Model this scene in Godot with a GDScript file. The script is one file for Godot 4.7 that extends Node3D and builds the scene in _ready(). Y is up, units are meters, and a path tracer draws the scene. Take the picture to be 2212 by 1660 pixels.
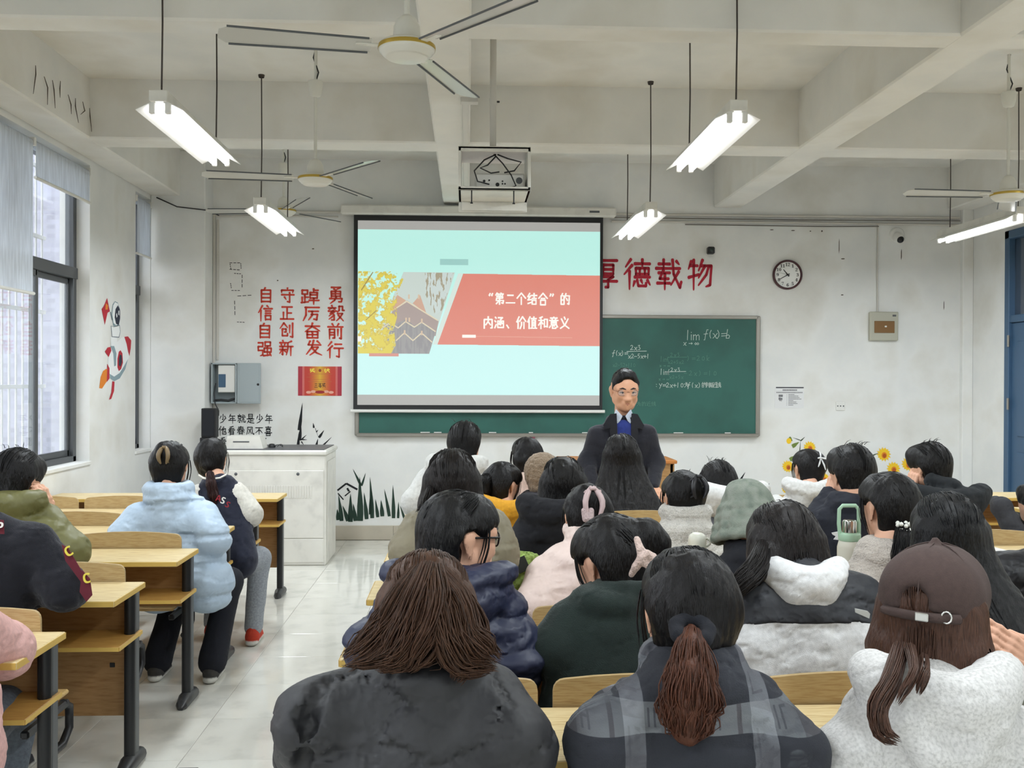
extends Node3D
# A classroom during a lecture. Units are metres, y up; the front wall stands at z = 0, the camera looks towards -z.

# ------------------------------------------------------------------ mesh builder
class MB:
	var v := PackedVector3Array()
	var n := PackedVector3Array()
	var uv := PackedVector2Array()
	var c := PackedColorArray()
	var ix := PackedInt32Array()
	var col := Color(1, 1, 1)

	func pt(p: Vector3, nn: Vector3, t := Vector2.ZERO) -> int:
		v.append(p)
		n.append(nn)
		uv.append(t)
		c.append(col)
		return v.size() - 1

	func face(a: int, b: int, d: int) -> void:
		var g: Vector3 = (v[b] - v[a]).cross(v[d] - v[a])
		if g.dot(n[a] + n[b] + n[d]) > 0.0:
			ix.append_array([a, d, b])
		else:
			ix.append_array([a, b, d])

	func quad(p: Vector3, q: Vector3, r: Vector3, s: Vector3, nn: Vector3) -> void:
		var a := pt(p, nn, Vector2(0, 1))
		var b := pt(q, nn, Vector2(1, 1))
		var d := pt(r, nn, Vector2(1, 0))
		var e := pt(s, nn, Vector2(0, 0))
		face(a, b, d)
		face(a, d, e)

	func tri(p: Vector3, q: Vector3, r: Vector3, nn: Vector3) -> void:
		var a := pt(p, nn)
		var b := pt(q, nn)
		var d := pt(r, nn)
		face(a, b, d)

	# box with chamfered edges, turned by t
	func box(lo: Vector3, hi: Vector3, bev := 0.0, t := Transform3D()) -> MB:
		var mid := (lo + hi) * 0.5
		var h := (hi - lo) * 0.5
		var b: float = minf(bev, minf(h.x, minf(h.y, h.z)) * 0.9)
		var p := func(s: Vector3, ax: int) -> Vector3:
			var q := Vector3(s.x * (h.x - b), s.y * (h.y - b), s.z * (h.z - b))
			q[ax] = s[ax] * h[ax]
			return t * (mid + q)
		for ax in 3:
			var a1 := (ax + 1) % 3
			var a2 := (ax + 2) % 3
			for sg in [-1.0, 1.0]:
				var nn := Vector3.ZERO
				nn[ax] = sg
				nn = t.basis * nn
				var cs := []
				for k in [[-1, -1], [1, -1], [1, 1], [-1, 1]]:
					var s := Vector3.ZERO
					s[ax] = sg
					s[a1] = k[0]
					s[a2] = k[1]
					cs.append(p.call(s, ax))
				quad(cs[0], cs[1], cs[2], cs[3], nn)
			if b > 0.0:
				for s1 in [-1.0, 1.0]:
					for s2 in [-1.0, 1.0]:
						var u := Vector3.ZERO
						u[a1] = s1
						u[a2] = s2
						var w := u
						u[ax] = -1.0
						w[ax] = 1.0
						var nn := Vector3.ZERO
						nn[a1] = s1
						nn[a2] = s2
						quad(p.call(u, a1), p.call(w, a1), p.call(w, a2), p.call(u, a2), (t.basis * nn).normalized())
		if b > 0.0:
			for sx in [-1.0, 1.0]:
				for sy in [-1.0, 1.0]:
					for sz in [-1.0, 1.0]:
						var s := Vector3(sx, sy, sz)
						tri(p.call(s, 0), p.call(s, 1), p.call(s, 2), (t.basis * s).normalized())
		return self

	# tube along a path; r is a number or an array of radii, flat squeezes it along one direction
	func tube(path: Array, r, sides := 8, caps := true, squash := Vector3.ZERO, amount := 1.0) -> MB:
		var k := path.size()
		var ref := Vector3.UP
		var t0: Vector3 = (path[1] - path[0]).normalized()
		if absf(t0.dot(ref)) > 0.9:
			ref = Vector3.RIGHT
		var u: Vector3 = (ref - t0 * ref.dot(t0)).normalized()
		var first := v.size()
		for i in k:
			var t: Vector3 = ((path[mini(i + 1, k - 1)] as Vector3) - (path[maxi(i - 1, 0)] as Vector3)).normalized()
			u = (u - t * u.dot(t)).normalized()
			var w := t.cross(u)
			var rr: float = r if not r is Array else r[i]
			for j in sides:
				var a := TAU * j / sides
				var o := u * cos(a) + w * sin(a)
				var q := o * rr
				if amount != 1.0:
					q -= squash * q.dot(squash) * (1.0 - amount)
				pt((path[i] as Vector3) + q, o, Vector2(float(j) / sides, float(i) / (k - 1)))
		for i in k - 1:
			for j in sides:
				var a := first + i * sides + j
				var b := first + i * sides + (j + 1) % sides
				face(a, b, b + sides)
				face(a, b + sides, a + sides)
		if caps:
			for e in [0, k - 1]:
				var t: Vector3 = (path[0] - path[1]).normalized() if e == 0 else (path[k - 1] - path[k - 2]).normalized()
				var m := pt(path[e], t)
				var ring := []
				for j in sides:
					ring.append(pt(v[first + e * sides + j], t))
				for j in sides:
					face(m, ring[j], ring[(j + 1) % sides])
		return self

	# turned profile: pairs (radius, height) round the y axis of t
	func lathe(prof: Array, sides := 24, t := Transform3D()) -> MB:
		var first := v.size()
		var k := prof.size()
		for i in k:
			var p: Vector2 = prof[i]
			var d: Vector2 = (prof[mini(i + 1, k - 1)] as Vector2) - (prof[maxi(i - 1, 0)] as Vector2)
			var nn := Vector2(d.y, -d.x).normalized()
			for j in sides:
				var a := TAU * j / sides
				pt(t * Vector3(p.x * cos(a), p.y, p.x * sin(a)), (t.basis * Vector3(nn.x * cos(a), nn.y, nn.x * sin(a))).normalized(), Vector2(float(j) / sides, float(i) / (k - 1)))
		for i in k - 1:
			for j in sides:
				var a := first + i * sides + j
				var b := first + i * sides + (j + 1) % sides
				face(a, b, b + sides)
				face(a, b + sides, a + sides)
		return self

	# polygon in the plane (o, ux, uy), given a thickness along -(ux x uy)
	func plate(poly: PackedVector2Array, o: Vector3, ux: Vector3, uy: Vector3, thick := 0.0) -> MB:
		var nn := ux.cross(uy).normalized()
		var tris := Geometry2D.triangulate_polygon(poly)
		var lo := poly[0]
		var hi := poly[0]
		for p in poly:
			lo = lo.min(p)
			hi = hi.max(p)
		var ext := hi - lo
		for side in ([0, 1] if thick > 0.0 else [0]):
			var f := v.size()
			for p in poly:
				pt(o + ux * p.x + uy * p.y - nn * thick * side, nn * (1.0 - 2.0 * side), Vector2((p.x - lo.x) / maxf(ext.x, 1e-5), 1.0 - (p.y - lo.y) / maxf(ext.y, 1e-5)))
			for i in range(0, tris.size(), 3):
				face(f + tris[i], f + tris[i + 1], f + tris[i + 2])
		if thick > 0.0:
			var turn := 1.0 if not Geometry2D.is_polygon_clockwise(poly) else -1.0
			for i in poly.size():
				var p := poly[i]
				var q := poly[(i + 1) % poly.size()]
				var d := (q - p).normalized()
				var e := (ux * d.y - uy * d.x) * turn
				var a := o + ux * p.x + uy * p.y
				var b := o + ux * q.x + uy * q.y
				quad(a, b, b - nn * thick, a - nn * thick, e)
		return self

	# brush strokes: polylines on a 0..20 grid, y down
	func strokes(list: Array, o: Vector3, ux: Vector3, uy: Vector3, size: float, w: float, taper := 0.55) -> MB:
		var nn := ux.cross(uy).normalized()
		var s := size / 20.0
		for st in list:
			var ps: Array[Vector2] = []
			for i in range(0, st.size(), 2):
				ps.append(Vector2(st[i] * s, -st[i + 1] * s))
			for i in ps.size() - 1:
				var a := ps[i]
				var b := ps[i + 1]
				var d := (b - a).normalized()
				var q := Vector2(-d.y, d.x)
				var wa := w * (1.0 if i == 0 else 0.85)
				var wb := w * (taper if i == ps.size() - 2 and d.y < -0.2 else 0.9)
				var a2 := a - d * w * 0.35
				var b2 := b + d * w * 0.35
				var m := (a + b) * 0.5
				var wm := w * 0.78
				var row := [[a2, wa * 0.6], [a, wa], [m, wm], [b, wb], [b2, wb * 0.5]]
				for k in 4:
					var p0: Vector2 = row[k][0]
					var p1: Vector2 = row[k + 1][0]
					var w0: float = row[k][1] * 0.5
					var w1: float = row[k + 1][1] * 0.5
					var e := [p0 + q * w0, p1 + q * w1, p1 - q * w1, p0 - q * w0]
					quad(o + ux * e[0].x + uy * e[0].y, o + ux * e[1].x + uy * e[1].y, o + ux * e[2].x + uy * e[2].y, o + ux * e[3].x + uy * e[3].y, nn)
		return self

	func mesh() -> ArrayMesh:
		var a := []
		a.resize(Mesh.ARRAY_MAX)
		a[Mesh.ARRAY_VERTEX] = v
		a[Mesh.ARRAY_NORMAL] = n
		a[Mesh.ARRAY_TEX_UV] = uv
		a[Mesh.ARRAY_COLOR] = c
		a[Mesh.ARRAY_INDEX] = ix
		var m := ArrayMesh.new()
		m.add_surface_from_arrays(Mesh.PRIMITIVE_TRIANGLES, a)
		return m

# ------------------------------------------------------------------ naming and materials
var used := {}
var M := {}
var T := {}

func numbered(called: String) -> String:
	var k: int = used.get(called, -1) + 1
	used[called] = k
	return called if k == 0 else "%s_%03d" % [called, k]

func tag(o: Node3D, label := "", category := "", group := "", kind := "") -> Node3D:
	if label:
		o.set_meta("label", label)
	if category:
		o.set_meta("category", category)
	if group:
		o.set_meta("group", group)
	if kind:
		o.set_meta("kind", kind)
	return o

func thing(called: String, at: Vector3, label: String, category: String, group := "", turn := 0.0) -> Node3D:
	var o := Node3D.new()
	o.name = numbered(called)
	add_child(o)
	o.position = at
	o.rotation.y = turn
	tag(o, label, category, group)
	return o

func part(called: String, mesh: Mesh, m: Material, parent: Node3D = self, at := Vector3.ZERO, label := "") -> MeshInstance3D:
	var o := MeshInstance3D.new()
	o.name = numbered(called) if parent == self else called
	o.mesh = mesh
	o.material_override = m
	o.position = at
	parent.add_child(o, true)
	if label:
		o.set_meta("label", label)
	return o

func struct(called: String, mesh: Mesh, m: Material, parent: Node3D = self) -> MeshInstance3D:
	var o := part(called, mesh, m, parent)
	if parent == self:
		o.set_meta("kind", "structure")
	return o

func hold(called: String) -> Node3D:
	var o := Node3D.new()
	o.name = called
	add_child(o)
	o.set_meta("kind", "structure")
	return o

func rgb(r: float, g: float, b: float) -> Color:
	return Color(r / 255.0, g / 255.0, b / 255.0)

func mat(color: Color, rough := 0.8, metal := 0.0) -> StandardMaterial3D:
	var m := StandardMaterial3D.new()
	m.albedo_color = color
	m.roughness = rough
	m.metallic = metal
	return m

func noise_tex(freq: float, octaves: int, ramp: Array, seed_ := 1, type := FastNoiseLite.TYPE_SIMPLEX_SMOOTH, fractal := FastNoiseLite.FRACTAL_FBM, size := 512) -> NoiseTexture2D:
	var f := FastNoiseLite.new()
	f.seed = seed_
	f.noise_type = type
	f.frequency = freq
	f.fractal_type = fractal
	f.fractal_octaves = octaves
	var t := NoiseTexture2D.new()
	t.width = size
	t.height = size
	t.seamless = true
	t.noise = f
	if ramp:
		var g := Gradient.new()
		g.offsets = PackedFloat32Array(ramp.map(func(e): return e[0]))
		g.colors = PackedColorArray(ramp.map(func(e): return e[1]))
		t.color_ramp = g
	return t

func bump_tex(freq: float, octaves: int, strength: float, seed_ := 1, type := FastNoiseLite.TYPE_SIMPLEX_SMOOTH, fractal := FastNoiseLite.FRACTAL_FBM) -> NoiseTexture2D:
	var t := noise_tex(freq, octaves, [], seed_, type, fractal)
	t.as_normal_map = true
	t.bump_strength = strength
	return t

# gives a material a triplanar pattern: albedo and normal textures at the given scale
func skin_of(m: StandardMaterial3D, alb, nrm, scale: Vector3, depth := 1.0) -> StandardMaterial3D:
	m.uv1_triplanar = true
	m.uv1_scale = scale
	if alb:
		m.albedo_texture = alb
	if nrm:
		m.normal_enabled = true
		m.normal_texture = nrm
		m.normal_scale = depth
	return m

func make_materials() -> void:
	var g := func(a: float) -> Color: return Color(a, a, a)
	T.mottle = noise_tex(0.008, 5, [[0.0, g.call(0.9)], [0.45, g.call(0.98)], [1.0, g.call(1.0)]], 3)
	T.plaster = noise_tex(0.006, 6, [[0.0, Color(0.93, 0.92, 0.9)], [0.32, Color(0.975, 0.97, 0.96)], [0.55, Color(1, 1, 1)], [1.0, Color(0.96, 0.965, 0.97)]], 5)
	T.plaster_n = bump_tex(0.03, 4, 2.0, 6)
	T.grain = noise_tex(0.02, 5, [[0.0, Color(0.84, 0.77, 0.68)], [0.4, Color(0.95, 0.93, 0.89)], [0.7, Color(1, 1, 1)], [1.0, Color(0.94, 0.9, 0.84)]], 8)
	T.weave = bump_tex(0.12, 3, 4.0, 9)
	T.fleece = bump_tex(0.05, 4, 14.0, 10, FastNoiseLite.TYPE_CELLULAR)
	T.fold = bump_tex(0.012, 3, 10.0, 11, FastNoiseLite.TYPE_SIMPLEX_SMOOTH, FastNoiseLite.FRACTAL_RIDGED)
	T.hair = noise_tex(0.05, 4, [[0.0, g.call(0.45)], [0.45, g.call(0.8)], [1.0, g.call(1.0)]], 12)
	T.hair_n = bump_tex(0.05, 4, 8.0, 12)
	T.heather = noise_tex(0.06, 4, [[0.0, g.call(0.74)], [0.5, g.call(0.93)], [1.0, g.call(1.0)]], 13)
	T.denim = noise_tex(0.03, 4, [[0.0, g.call(0.72)], [1.0, g.call(1.0)]], 14)
	T.streak = noise_tex(0.02, 3, [[0.0, g.call(0.86)], [1.0, g.call(1.0)]], 15)
	T.acid = noise_tex(0.012, 5, [[0.0, Color(0.62, 0.68, 0.66)], [0.5, Color(0.9, 0.93, 0.9)], [1.0, Color(1, 1, 1)]], 16)
	M.wall = skin_of(mat(rgb(234, 234, 231), 0.9), T.plaster, T.plaster_n, Vector3(0.35, 0.35, 0.35), 0.12)
	M.ceiling = skin_of(mat(rgb(234, 232, 226), 0.92), T.plaster, T.plaster_n, Vector3(0.3, 0.3, 0.3), 0.12)
	M.soffit = M.ceiling
	M.tile = skin_of(mat(rgb(233, 231, 222), 0.07), T.mottle, null, Vector3(0.8, 0.8, 0.8))
	M.tile2 = skin_of(mat(rgb(228, 226, 217), 0.09), T.mottle, null, Vector3(0.9, 0.9, 0.9))
	M.grout = mat(rgb(150, 145, 136), 0.9)
	M.skirting = skin_of(mat(rgb(196, 187, 170), 0.35), T.mottle, null, Vector3(0.7, 0.7, 0.7))
	M.wood = skin_of(mat(rgb(226, 206, 160), 0.42), T.grain, null, Vector3(0.7, 6.0, 6.0))
	M.wood2 = skin_of(mat(rgb(219, 186, 128), 0.42), T.grain, null, Vector3(0.8, 7.0, 7.0))
	M.backrest = skin_of(mat(rgb(192, 168, 124), 0.5), T.grain, null, Vector3(1.2, 14.0, 14.0))
	M.edge = mat(rgb(214, 178, 92), 0.5)
	M.panel = skin_of(mat(rgb(176, 136, 88), 0.5), T.grain, null, Vector3(0.7, 5.0, 5.0))
	M.shelf = skin_of(mat(rgb(198, 154, 84), 0.45), T.grain, null, Vector3(0.7, 6.0, 6.0))
	M.black_metal = mat(rgb(34, 35, 38), 0.4, 0.2)
	M.grey_metal = mat(rgb(92, 95, 98), 0.45, 0.3)
	M.foot = mat(rgb(56, 57, 59), 0.35)
	M.white_paint = skin_of(mat(rgb(228, 226, 218), 0.35), T.mottle, null, Vector3(1, 1, 1))
	M.fan = mat(rgb(226, 224, 214), 0.3)
	M.fan_blade = mat(rgb(196, 195, 188), 0.25)
	M.gold = mat(rgb(190, 160, 70), 0.35, 0.5)
	M.white_plastic = mat(rgb(230, 229, 224), 0.4)
	M.dark = mat(rgb(24, 25, 28), 0.5)
	M.rod = mat(rgb(62, 54, 50), 0.6)
	M.wire = mat(rgb(40, 40, 42), 0.6)
	M.conduit = mat(rgb(206, 202, 194), 0.5)
	M.frame = mat(rgb(84, 87, 90), 0.4, 0.3)
	M.alu = mat(rgb(150, 146, 138), 0.4, 0.5)
	M.bar = mat(rgb(205, 205, 205), 0.5)
	M.red_paint = mat(rgb(206, 64, 44), 0.7)
	M.crimson = mat(rgb(178, 24, 48), 0.7)
	M.ink = mat(rgb(22, 24, 28), 0.8)
	M.grass_paint = mat(rgb(34, 58, 46), 0.8)
	M.board = skin_of(mat(rgb(44, 98, 88), 0.55), noise_tex(0.006, 5, [[0.0, g.call(0.86)], [0.6, g.call(1.0)], [1.0, Color(1.0, 1.0, 1.0)]], 21), null, Vector3(0.5, 0.5, 0.5))
	M.chalk = mat(rgb(198, 214, 206), 0.95)
	M.chalk_faint = mat(rgb(96, 142, 128), 0.95)
	M.blind = skin_of(mat(rgb(226, 232, 240), 0.9), T.streak, null, Vector3(3, 0.3, 3))
	M.blind.backlight_enabled = true
	M.blind.backlight = Color(0.6, 0.62, 0.65)
	M.door = mat(rgb(62, 92, 122), 0.45)
	M.cabinet_blue = mat(rgb(164, 174, 177), 0.5)
	M.skin = mat(rgb(222, 172, 144), 0.55)
	M.skin_dark = mat(rgb(214, 160, 128), 0.55)

# ------------------------------------------------------------------ light, camera
func lights() -> void:
	var cam := Camera3D.new()
	cam.name = "camera"
	add_child(cam)
	cam.fov = rad_to_deg(2.0 * atan(830.0 / 2150.0))
	cam.position = Vector3(0, 1.62, 10.05)
	cam.basis = Basis(Vector3.UP, deg_to_rad(-2.5567)) * Basis(Vector3.RIGHT, deg_to_rad(-0.2665)) * Basis(Vector3.BACK, 0.004)
	cam.near = 0.05
	cam.current = true
	var we := WorldEnvironment.new()
	we.name = "environment"
	var e := Environment.new()
	e.background_mode = Environment.BG_SKY
	var sky := ProceduralSkyMaterial.new()
	sky.sky_top_color = rgb(206, 212, 222)
	sky.sky_horizon_color = rgb(226, 228, 230)
	sky.ground_bottom_color = rgb(120, 120, 118)
	sky.ground_horizon_color = rgb(190, 190, 190)
	sky.sky_energy_multiplier = 2.1
	sky.ground_energy_multiplier = 1.0
	e.sky = Sky.new()
	e.sky.sky_material = sky
	e.tonemap_mode = Environment.TONE_MAPPER_LINEAR
	e.tonemap_exposure = 1.36
	e.sdfgi_enabled = true
	e.ssao_enabled = true
	e.ssil_enabled = true
	we.environment = e
	add_child(we)

const TUBE_GLOW := 5.0
const TUBE_LIGHT := 2.3

# twin-tube fluorescent batten on two rods; at = middle of the housing underside
func batten(at: Vector3, label: String) -> void:
	var t := thing("fluorescent_light", at, label, "ceiling light", "hanging twin tube lights")
	var glow := mat(rgb(250, 252, 255), 0.5)
	glow.emission_enabled = true
	glow.emission = rgb(248, 250, 255)
	glow.emission_energy_multiplier = TUBE_GLOW
	var b := MB.new()
	b.box(Vector3(-0.045, 0.0, -0.63), Vector3(0.045, 0.055, 0.63), 0.004)
	part("housing", b.mesh(), M.white_paint, t)
	b = MB.new()
	for s in [-1, 1]:
		var pr := PackedVector2Array([Vector2(0.02 * s, 0.0), Vector2(0.045 * s, 0.0), Vector2(0.115 * s, -0.035), Vector2(0.115 * s, -0.039), Vector2(0.044 * s, -0.004), Vector2(0.02 * s, -0.004)])
		b.plate(pr, Vector3(0, 0, 0.61), Vector3.RIGHT, Vector3.UP, 1.22)
	part("reflector", b.mesh(), M.white_plastic, t)
	for s in [-1, 1]:
		var tb := MB.new()
		tb.tube([Vector3(0.038 * s, -0.036, -0.585), Vector3(0.038 * s, -0.036, 0.585)], 0.014, 12)
		part("tube", tb.mesh(), glow, t)
		for e in [-1, 1]:
			var h := MB.new()
			h.box(Vector3(0.038 * s - 0.014, -0.054, 0.596 * e - 0.012), Vector3(0.038 * s + 0.014, 0.0, 0.596 * e + 0.012), 0.004)
			part("lamp_holder", h.mesh(), M.white_plastic, t)
	for e in [0.575, -0.48]:
		var r := MB.new()
		r.tube([Vector3(0, 0.05, e), Vector3(0.004, 0.4, e), Vector3(0, 3.82 - at.y, e)], 0.0045, 6)
		r.lathe([Vector2(0.02, 3.80 - at.y), Vector2(0.024, 3.82 - at.y)], 8, Transform3D(Basis(), Vector3(0, 0, e)))
		part("rod", r.mesh(), M.rod, t)
	var l := AreaLight3D.new()
	l.name = "lamp"
	l.area_size = Vector2(0.2, 1.17)
	l.light_energy = TUBE_LIGHT
	l.light_color = rgb(240, 249, 255)
	l.area_range = 16.0
	l.area_attenuation = 2.0
	l.shadow_enabled = true
	l.rotation_degrees = Vector3(-90, 0, 0)
	l.position = Vector3(0, -0.058, 0)
	t.add_child(l)

# ------------------------------------------------------------------ the room
const XL := -3.06
const XR := 5.18
const ZB := 12.6
const SLAB := 3.82
const SOF := 3.38

func shell() -> void:
	# floor of glossy tiles
	var fl := hold("floor")
	var tz := 0.523
	var gr := MB.new()
	gr.box(Vector3(XL - 0.25, -0.2, -0.25), Vector3(XR + 0.25, -0.003, ZB + 0.25))
	part("screed", gr.mesh(), M.grout, fl)
	var tile := MB.new()
	tile.box(Vector3(0.0012, -0.015, 0.0012), Vector3(tz - 0.0012, 0.0, tz - 0.0012), 0.0012)
	var tm := tile.mesh()
	var rest := MB.new()
	for i in range(-4, 8):
		for j in 25:
			var x := -1.205 + i * tz
			var z := 10.05 - 6.88 - 6.0 * tz + j * tz
			if x + tz < XL or x > XR:
				continue
			var seen := z < 8.6 and x > -3.2 and x < 0.5 or z < 3.0
			if seen:
				part("tile", tm, M.tile if (i * 7 + j * 3) % 5 else M.tile2, fl, Vector3(x, 0, z))
			else:
				rest.box(Vector3(x + 0.0012, -0.015, z + 0.0012), Vector3(x + tz - 0.0012, 0, z + tz - 0.0012), 0.0012)
	for i in range(8, 13):
		for j in 25:
			var x := -1.205 + i * tz
			var z := 10.05 - 6.88 - 6.0 * tz + j * tz
			rest.box(Vector3(x + 0.0012, -0.015, z + 0.0012), Vector3(x + tz - 0.0012, 0, z + tz - 0.0012), 0.0012)
	var o := part("tile_field", rest.mesh(), M.tile, fl)
	o.set_meta("kind", "stuff")
	# ceiling slab and beams
	var b := MB.new()
	b.box(Vector3(XL - 0.25, SLAB, -0.25), Vector3(XR + 0.25, SLAB + 0.2, ZB + 0.25))
	struct("ceiling", b.mesh(), M.ceiling)
	var tn := 1
	for x in [[-3.06, -2.78], [-0.25, 0.012], [2.5, 2.785], [4.93, 5.18]]:
		b = MB.new()
		b.box(Vector3(x[0], SOF, 0.0), Vector3(x[1], SLAB + 0.05, ZB), 0.012)
		struct("trim_%d" % tn, b.mesh(), M.ceiling).set_meta("label", "concrete ceiling beam running towards the front wall")
		tn += 1
	for z in [[2.31, 2.6], [4.88, 5.08], [7.4, 7.65], [9.95, 10.2]]:
		b = MB.new()
		b.box(Vector3(XL, SOF + 0.001, z[0]), Vector3(XR, SLAB + 0.05, z[1]), 0.012)
		struct("trim_%d" % tn, b.mesh(), M.ceiling).set_meta("label", "concrete ceiling beam running across the room")
		tn += 1
	# front wall, its corner pier and skirting
	b = MB.new()
	b.box(Vector3(XL - 0.25, 0, -0.24), Vector3(XR + 0.25, SLAB, 0))
	var wf := struct("wall_front", b.mesh(), M.wall)
	b = MB.new()
	b.box(Vector3(XL, 0, -0.02), Vector3(-2.54, SLAB, 0.3), 0.008)
	part("pier", b.mesh(), M.wall, wf)
	b = MB.new()
	b.box(Vector3(5.07, 0, -0.02), Vector3(5.18, SLAB, 0.06), 0.006)
	part("corner_strip", b.mesh(), M.wall, wf)
	# skirting tiles
	var sk := hold("baseboard_front")
	var sm := MB.new()
	sm.box(Vector3(0.001, 0, 0), Vector3(0.599, 0.145, 0.012), 0.002)
	for i in 13:
		if -2.54 + i * 0.6 < XR - 0.3:
			part("skirting_tile", sm.mesh(), M.skirting, sk, Vector3(-2.54 + i * 0.6, 0, 0))
	# rear and right walls
	b = MB.new()
	b.box(Vector3(XL - 0.25, 0, ZB), Vector3(XR + 0.25, SLAB, ZB + 0.24))
	struct("wall_rear", b.mesh(), M.wall)
	b = MB.new()
	b.box(Vector3(XR, 0, -0.24), Vector3(XR + 0.24, SLAB, 0.74))
	b.box(Vector3(XR, 0, 1.78), Vector3(XR + 0.24, SLAB, ZB + 0.24))
	b.box(Vector3(XR, 3.02, 0.74), Vector3(XR + 0.24, SLAB, 1.78))
	struct("wall_right", b.mesh(), M.wall)
	# left wall with window openings: piers, sills, heads
	b = MB.new()
	var spans := [[0.30, 0.73], [1.84, 4.6], [5.75, 8.5], [9.6, 12.2]]
	var z0 := -0.24
	for s in spans:
		b.box(Vector3(XL - 0.24, 0, z0), Vector3(XL, SLAB, s[0]))
		b.box(Vector3(XL - 0.24, 0, s[0]), Vector3(XL, 0.93, s[1]))
		b.box(Vector3(XL - 0.24, 3.34, s[0]), Vector3(XL, SLAB, s[1]))
		z0 = s[1]
	b.box(Vector3(XL - 0.24, 0, z0), Vector3(XL, SLAB, ZB + 0.24))
	struct("wall_left", b.mesh(), M.wall)
	var k := 1
	for s in spans:
		window_unit(k, s[0], s[1])
		k += 1
	door()

func window_unit(k: int, z0: float, z1: float) -> void:
	var w := Node3D.new()
	w.name = "window_%d" % k
	add_child(w)
	w.set_meta("kind", "structure")
	var x := -3.2
	var fd := 0.035
	var y0 := 0.93
	var y1 := 3.34
	var yt := 2.46
	var f := MB.new()
	f.box(Vector3(x - fd, y0, z0), Vector3(x + fd, y0 + 0.06, z1), 0.004)
	f.box(Vector3(x - fd, y1 - 0.06, z0), Vector3(x + fd, y1, z1), 0.004)
	f.box(Vector3(x - fd, y0, z0), Vector3(x + fd, y1, z0 + 0.06), 0.004)
	f.box(Vector3(x - fd, y0, z1 - 0.06), Vector3(x + fd, y1, z1), 0.004)
	f.box(Vector3(x - fd, yt - 0.045, z0), Vector3(x + fd + 0.012, yt + 0.045, z1), 0.004)
	part("window_frame", f.mesh(), M.frame, w)
	var glass := mat(Color(0.86, 0.9, 0.93, 0.13), 0.03)
	glass.transparency = BaseMaterial3D.TRANSPARENCY_ALPHA
	var n := maxi(1, int(round((z1 - z0) / 0.69)))
	for i in n:
		var a := z0 + 0.06 + (z1 - z0 - 0.12) * i / n
		var c := z0 + 0.06 + (z1 - z0 - 0.12) * (i + 1) / n
		var px := x + (0.014 if i % 2 else -0.014)
		var s := MB.new()
		s.box(Vector3(px - 0.014, y0 + 0.06, a - 0.02), Vector3(px + 0.014, yt - 0.045, a + 0.028), 0.003)
		s.box(Vector3(px - 0.014, y0 + 0.06, c - 0.028), Vector3(px + 0.014, yt - 0.045, c + 0.02), 0.003)
		s.box(Vector3(px - 0.014, y0 + 0.06, a), Vector3(px + 0.014, y0 + 0.11, c), 0.003)
		s.box(Vector3(px - 0.014, yt - 0.09, a), Vector3(px + 0.014, yt - 0.045, c), 0.003)
		var sash := part("sash", s.mesh(), M.frame, w)
		var g := MB.new()
		g.box(Vector3(px - 0.002, y0 + 0.1, a + 0.02), Vector3(px + 0.002, yt - 0.08, c - 0.02))
		part("pane", g.mesh(), glass, sash)
	var m := maxi(1, int(round((z1 - z0) / 1.38)))
	for i in m:
		var a := z0 + 0.05 + (z1 - z0 - 0.1) * i / m
		var c := z0 + 0.05 + (z1 - z0 - 0.1) * (i + 1) / m
		var g := MB.new()
		g.box(Vector3(x - 0.002, yt + 0.04, a + 0.01), Vector3(x + 0.002, y1 - 0.05, c - 0.01))
		part("pane", g.mesh(), glass, w)
		if i > 0:
			var s := MB.new()
			s.box(Vector3(x - 0.03, y0 + 0.05, a - 0.04), Vector3(x + 0.04, y1 - 0.05, a + 0.04), 0.003)
			part("mullion", s.mesh(), M.frame, w)
	var sl := MB.new()
	sl.box(Vector3(-3.18, 0.915, z0 - 0.01), Vector3(-3.045, 0.945, z1 + 0.01), 0.004)
	part("window_sill", sl.mesh(), M.wall, w)
	# security bars outside
	var gr := thing("window_grille", Vector3(-3.44, y0, (z0 + z1) * 0.5), ["white security bars outside the narrow window by the front pier", "white security bars outside the wide window with blinds", "white security bars outside the window beside the camera", "white security bars outside the rearmost window"][k - 1], "grille", "window bars")
	var hz := (z1 - z0) * 0.5
	var bars := int(round((z1 - z0) / 0.115))
	var bm := MB.new()
	bm.tube([Vector3(0, -0.1, 0), Vector3(0, 2.5, 0)], 0.009, 6)
	var bmesh := bm.mesh()
	for i in bars + 1:
		part("bar", bmesh, M.bar, gr, Vector3(0, 0, -hz + 2.0 * hz * i / bars))
	for y in [0.02, 0.62, 1.22, 1.82, 2.38]:
		var r := MB.new()
		r.box(Vector3(-0.012, y - 0.015, -hz - 0.05), Vector3(0.012, y + 0.015, hz + 0.05), 0.002)
		part("rail", r.mesh(), M.bar, gr)
	for e in [-1, 1]:
		for y in [0.02, 2.38]:
			var r := MB.new()
			r.box(Vector3(0.0, y - 0.012, e * (hz + 0.04) - 0.012), Vector3(0.142, y + 0.012, e * (hz + 0.04) + 0.012), 0.002)
			part("wall_stub", r.mesh(), M.bar, gr)

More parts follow.
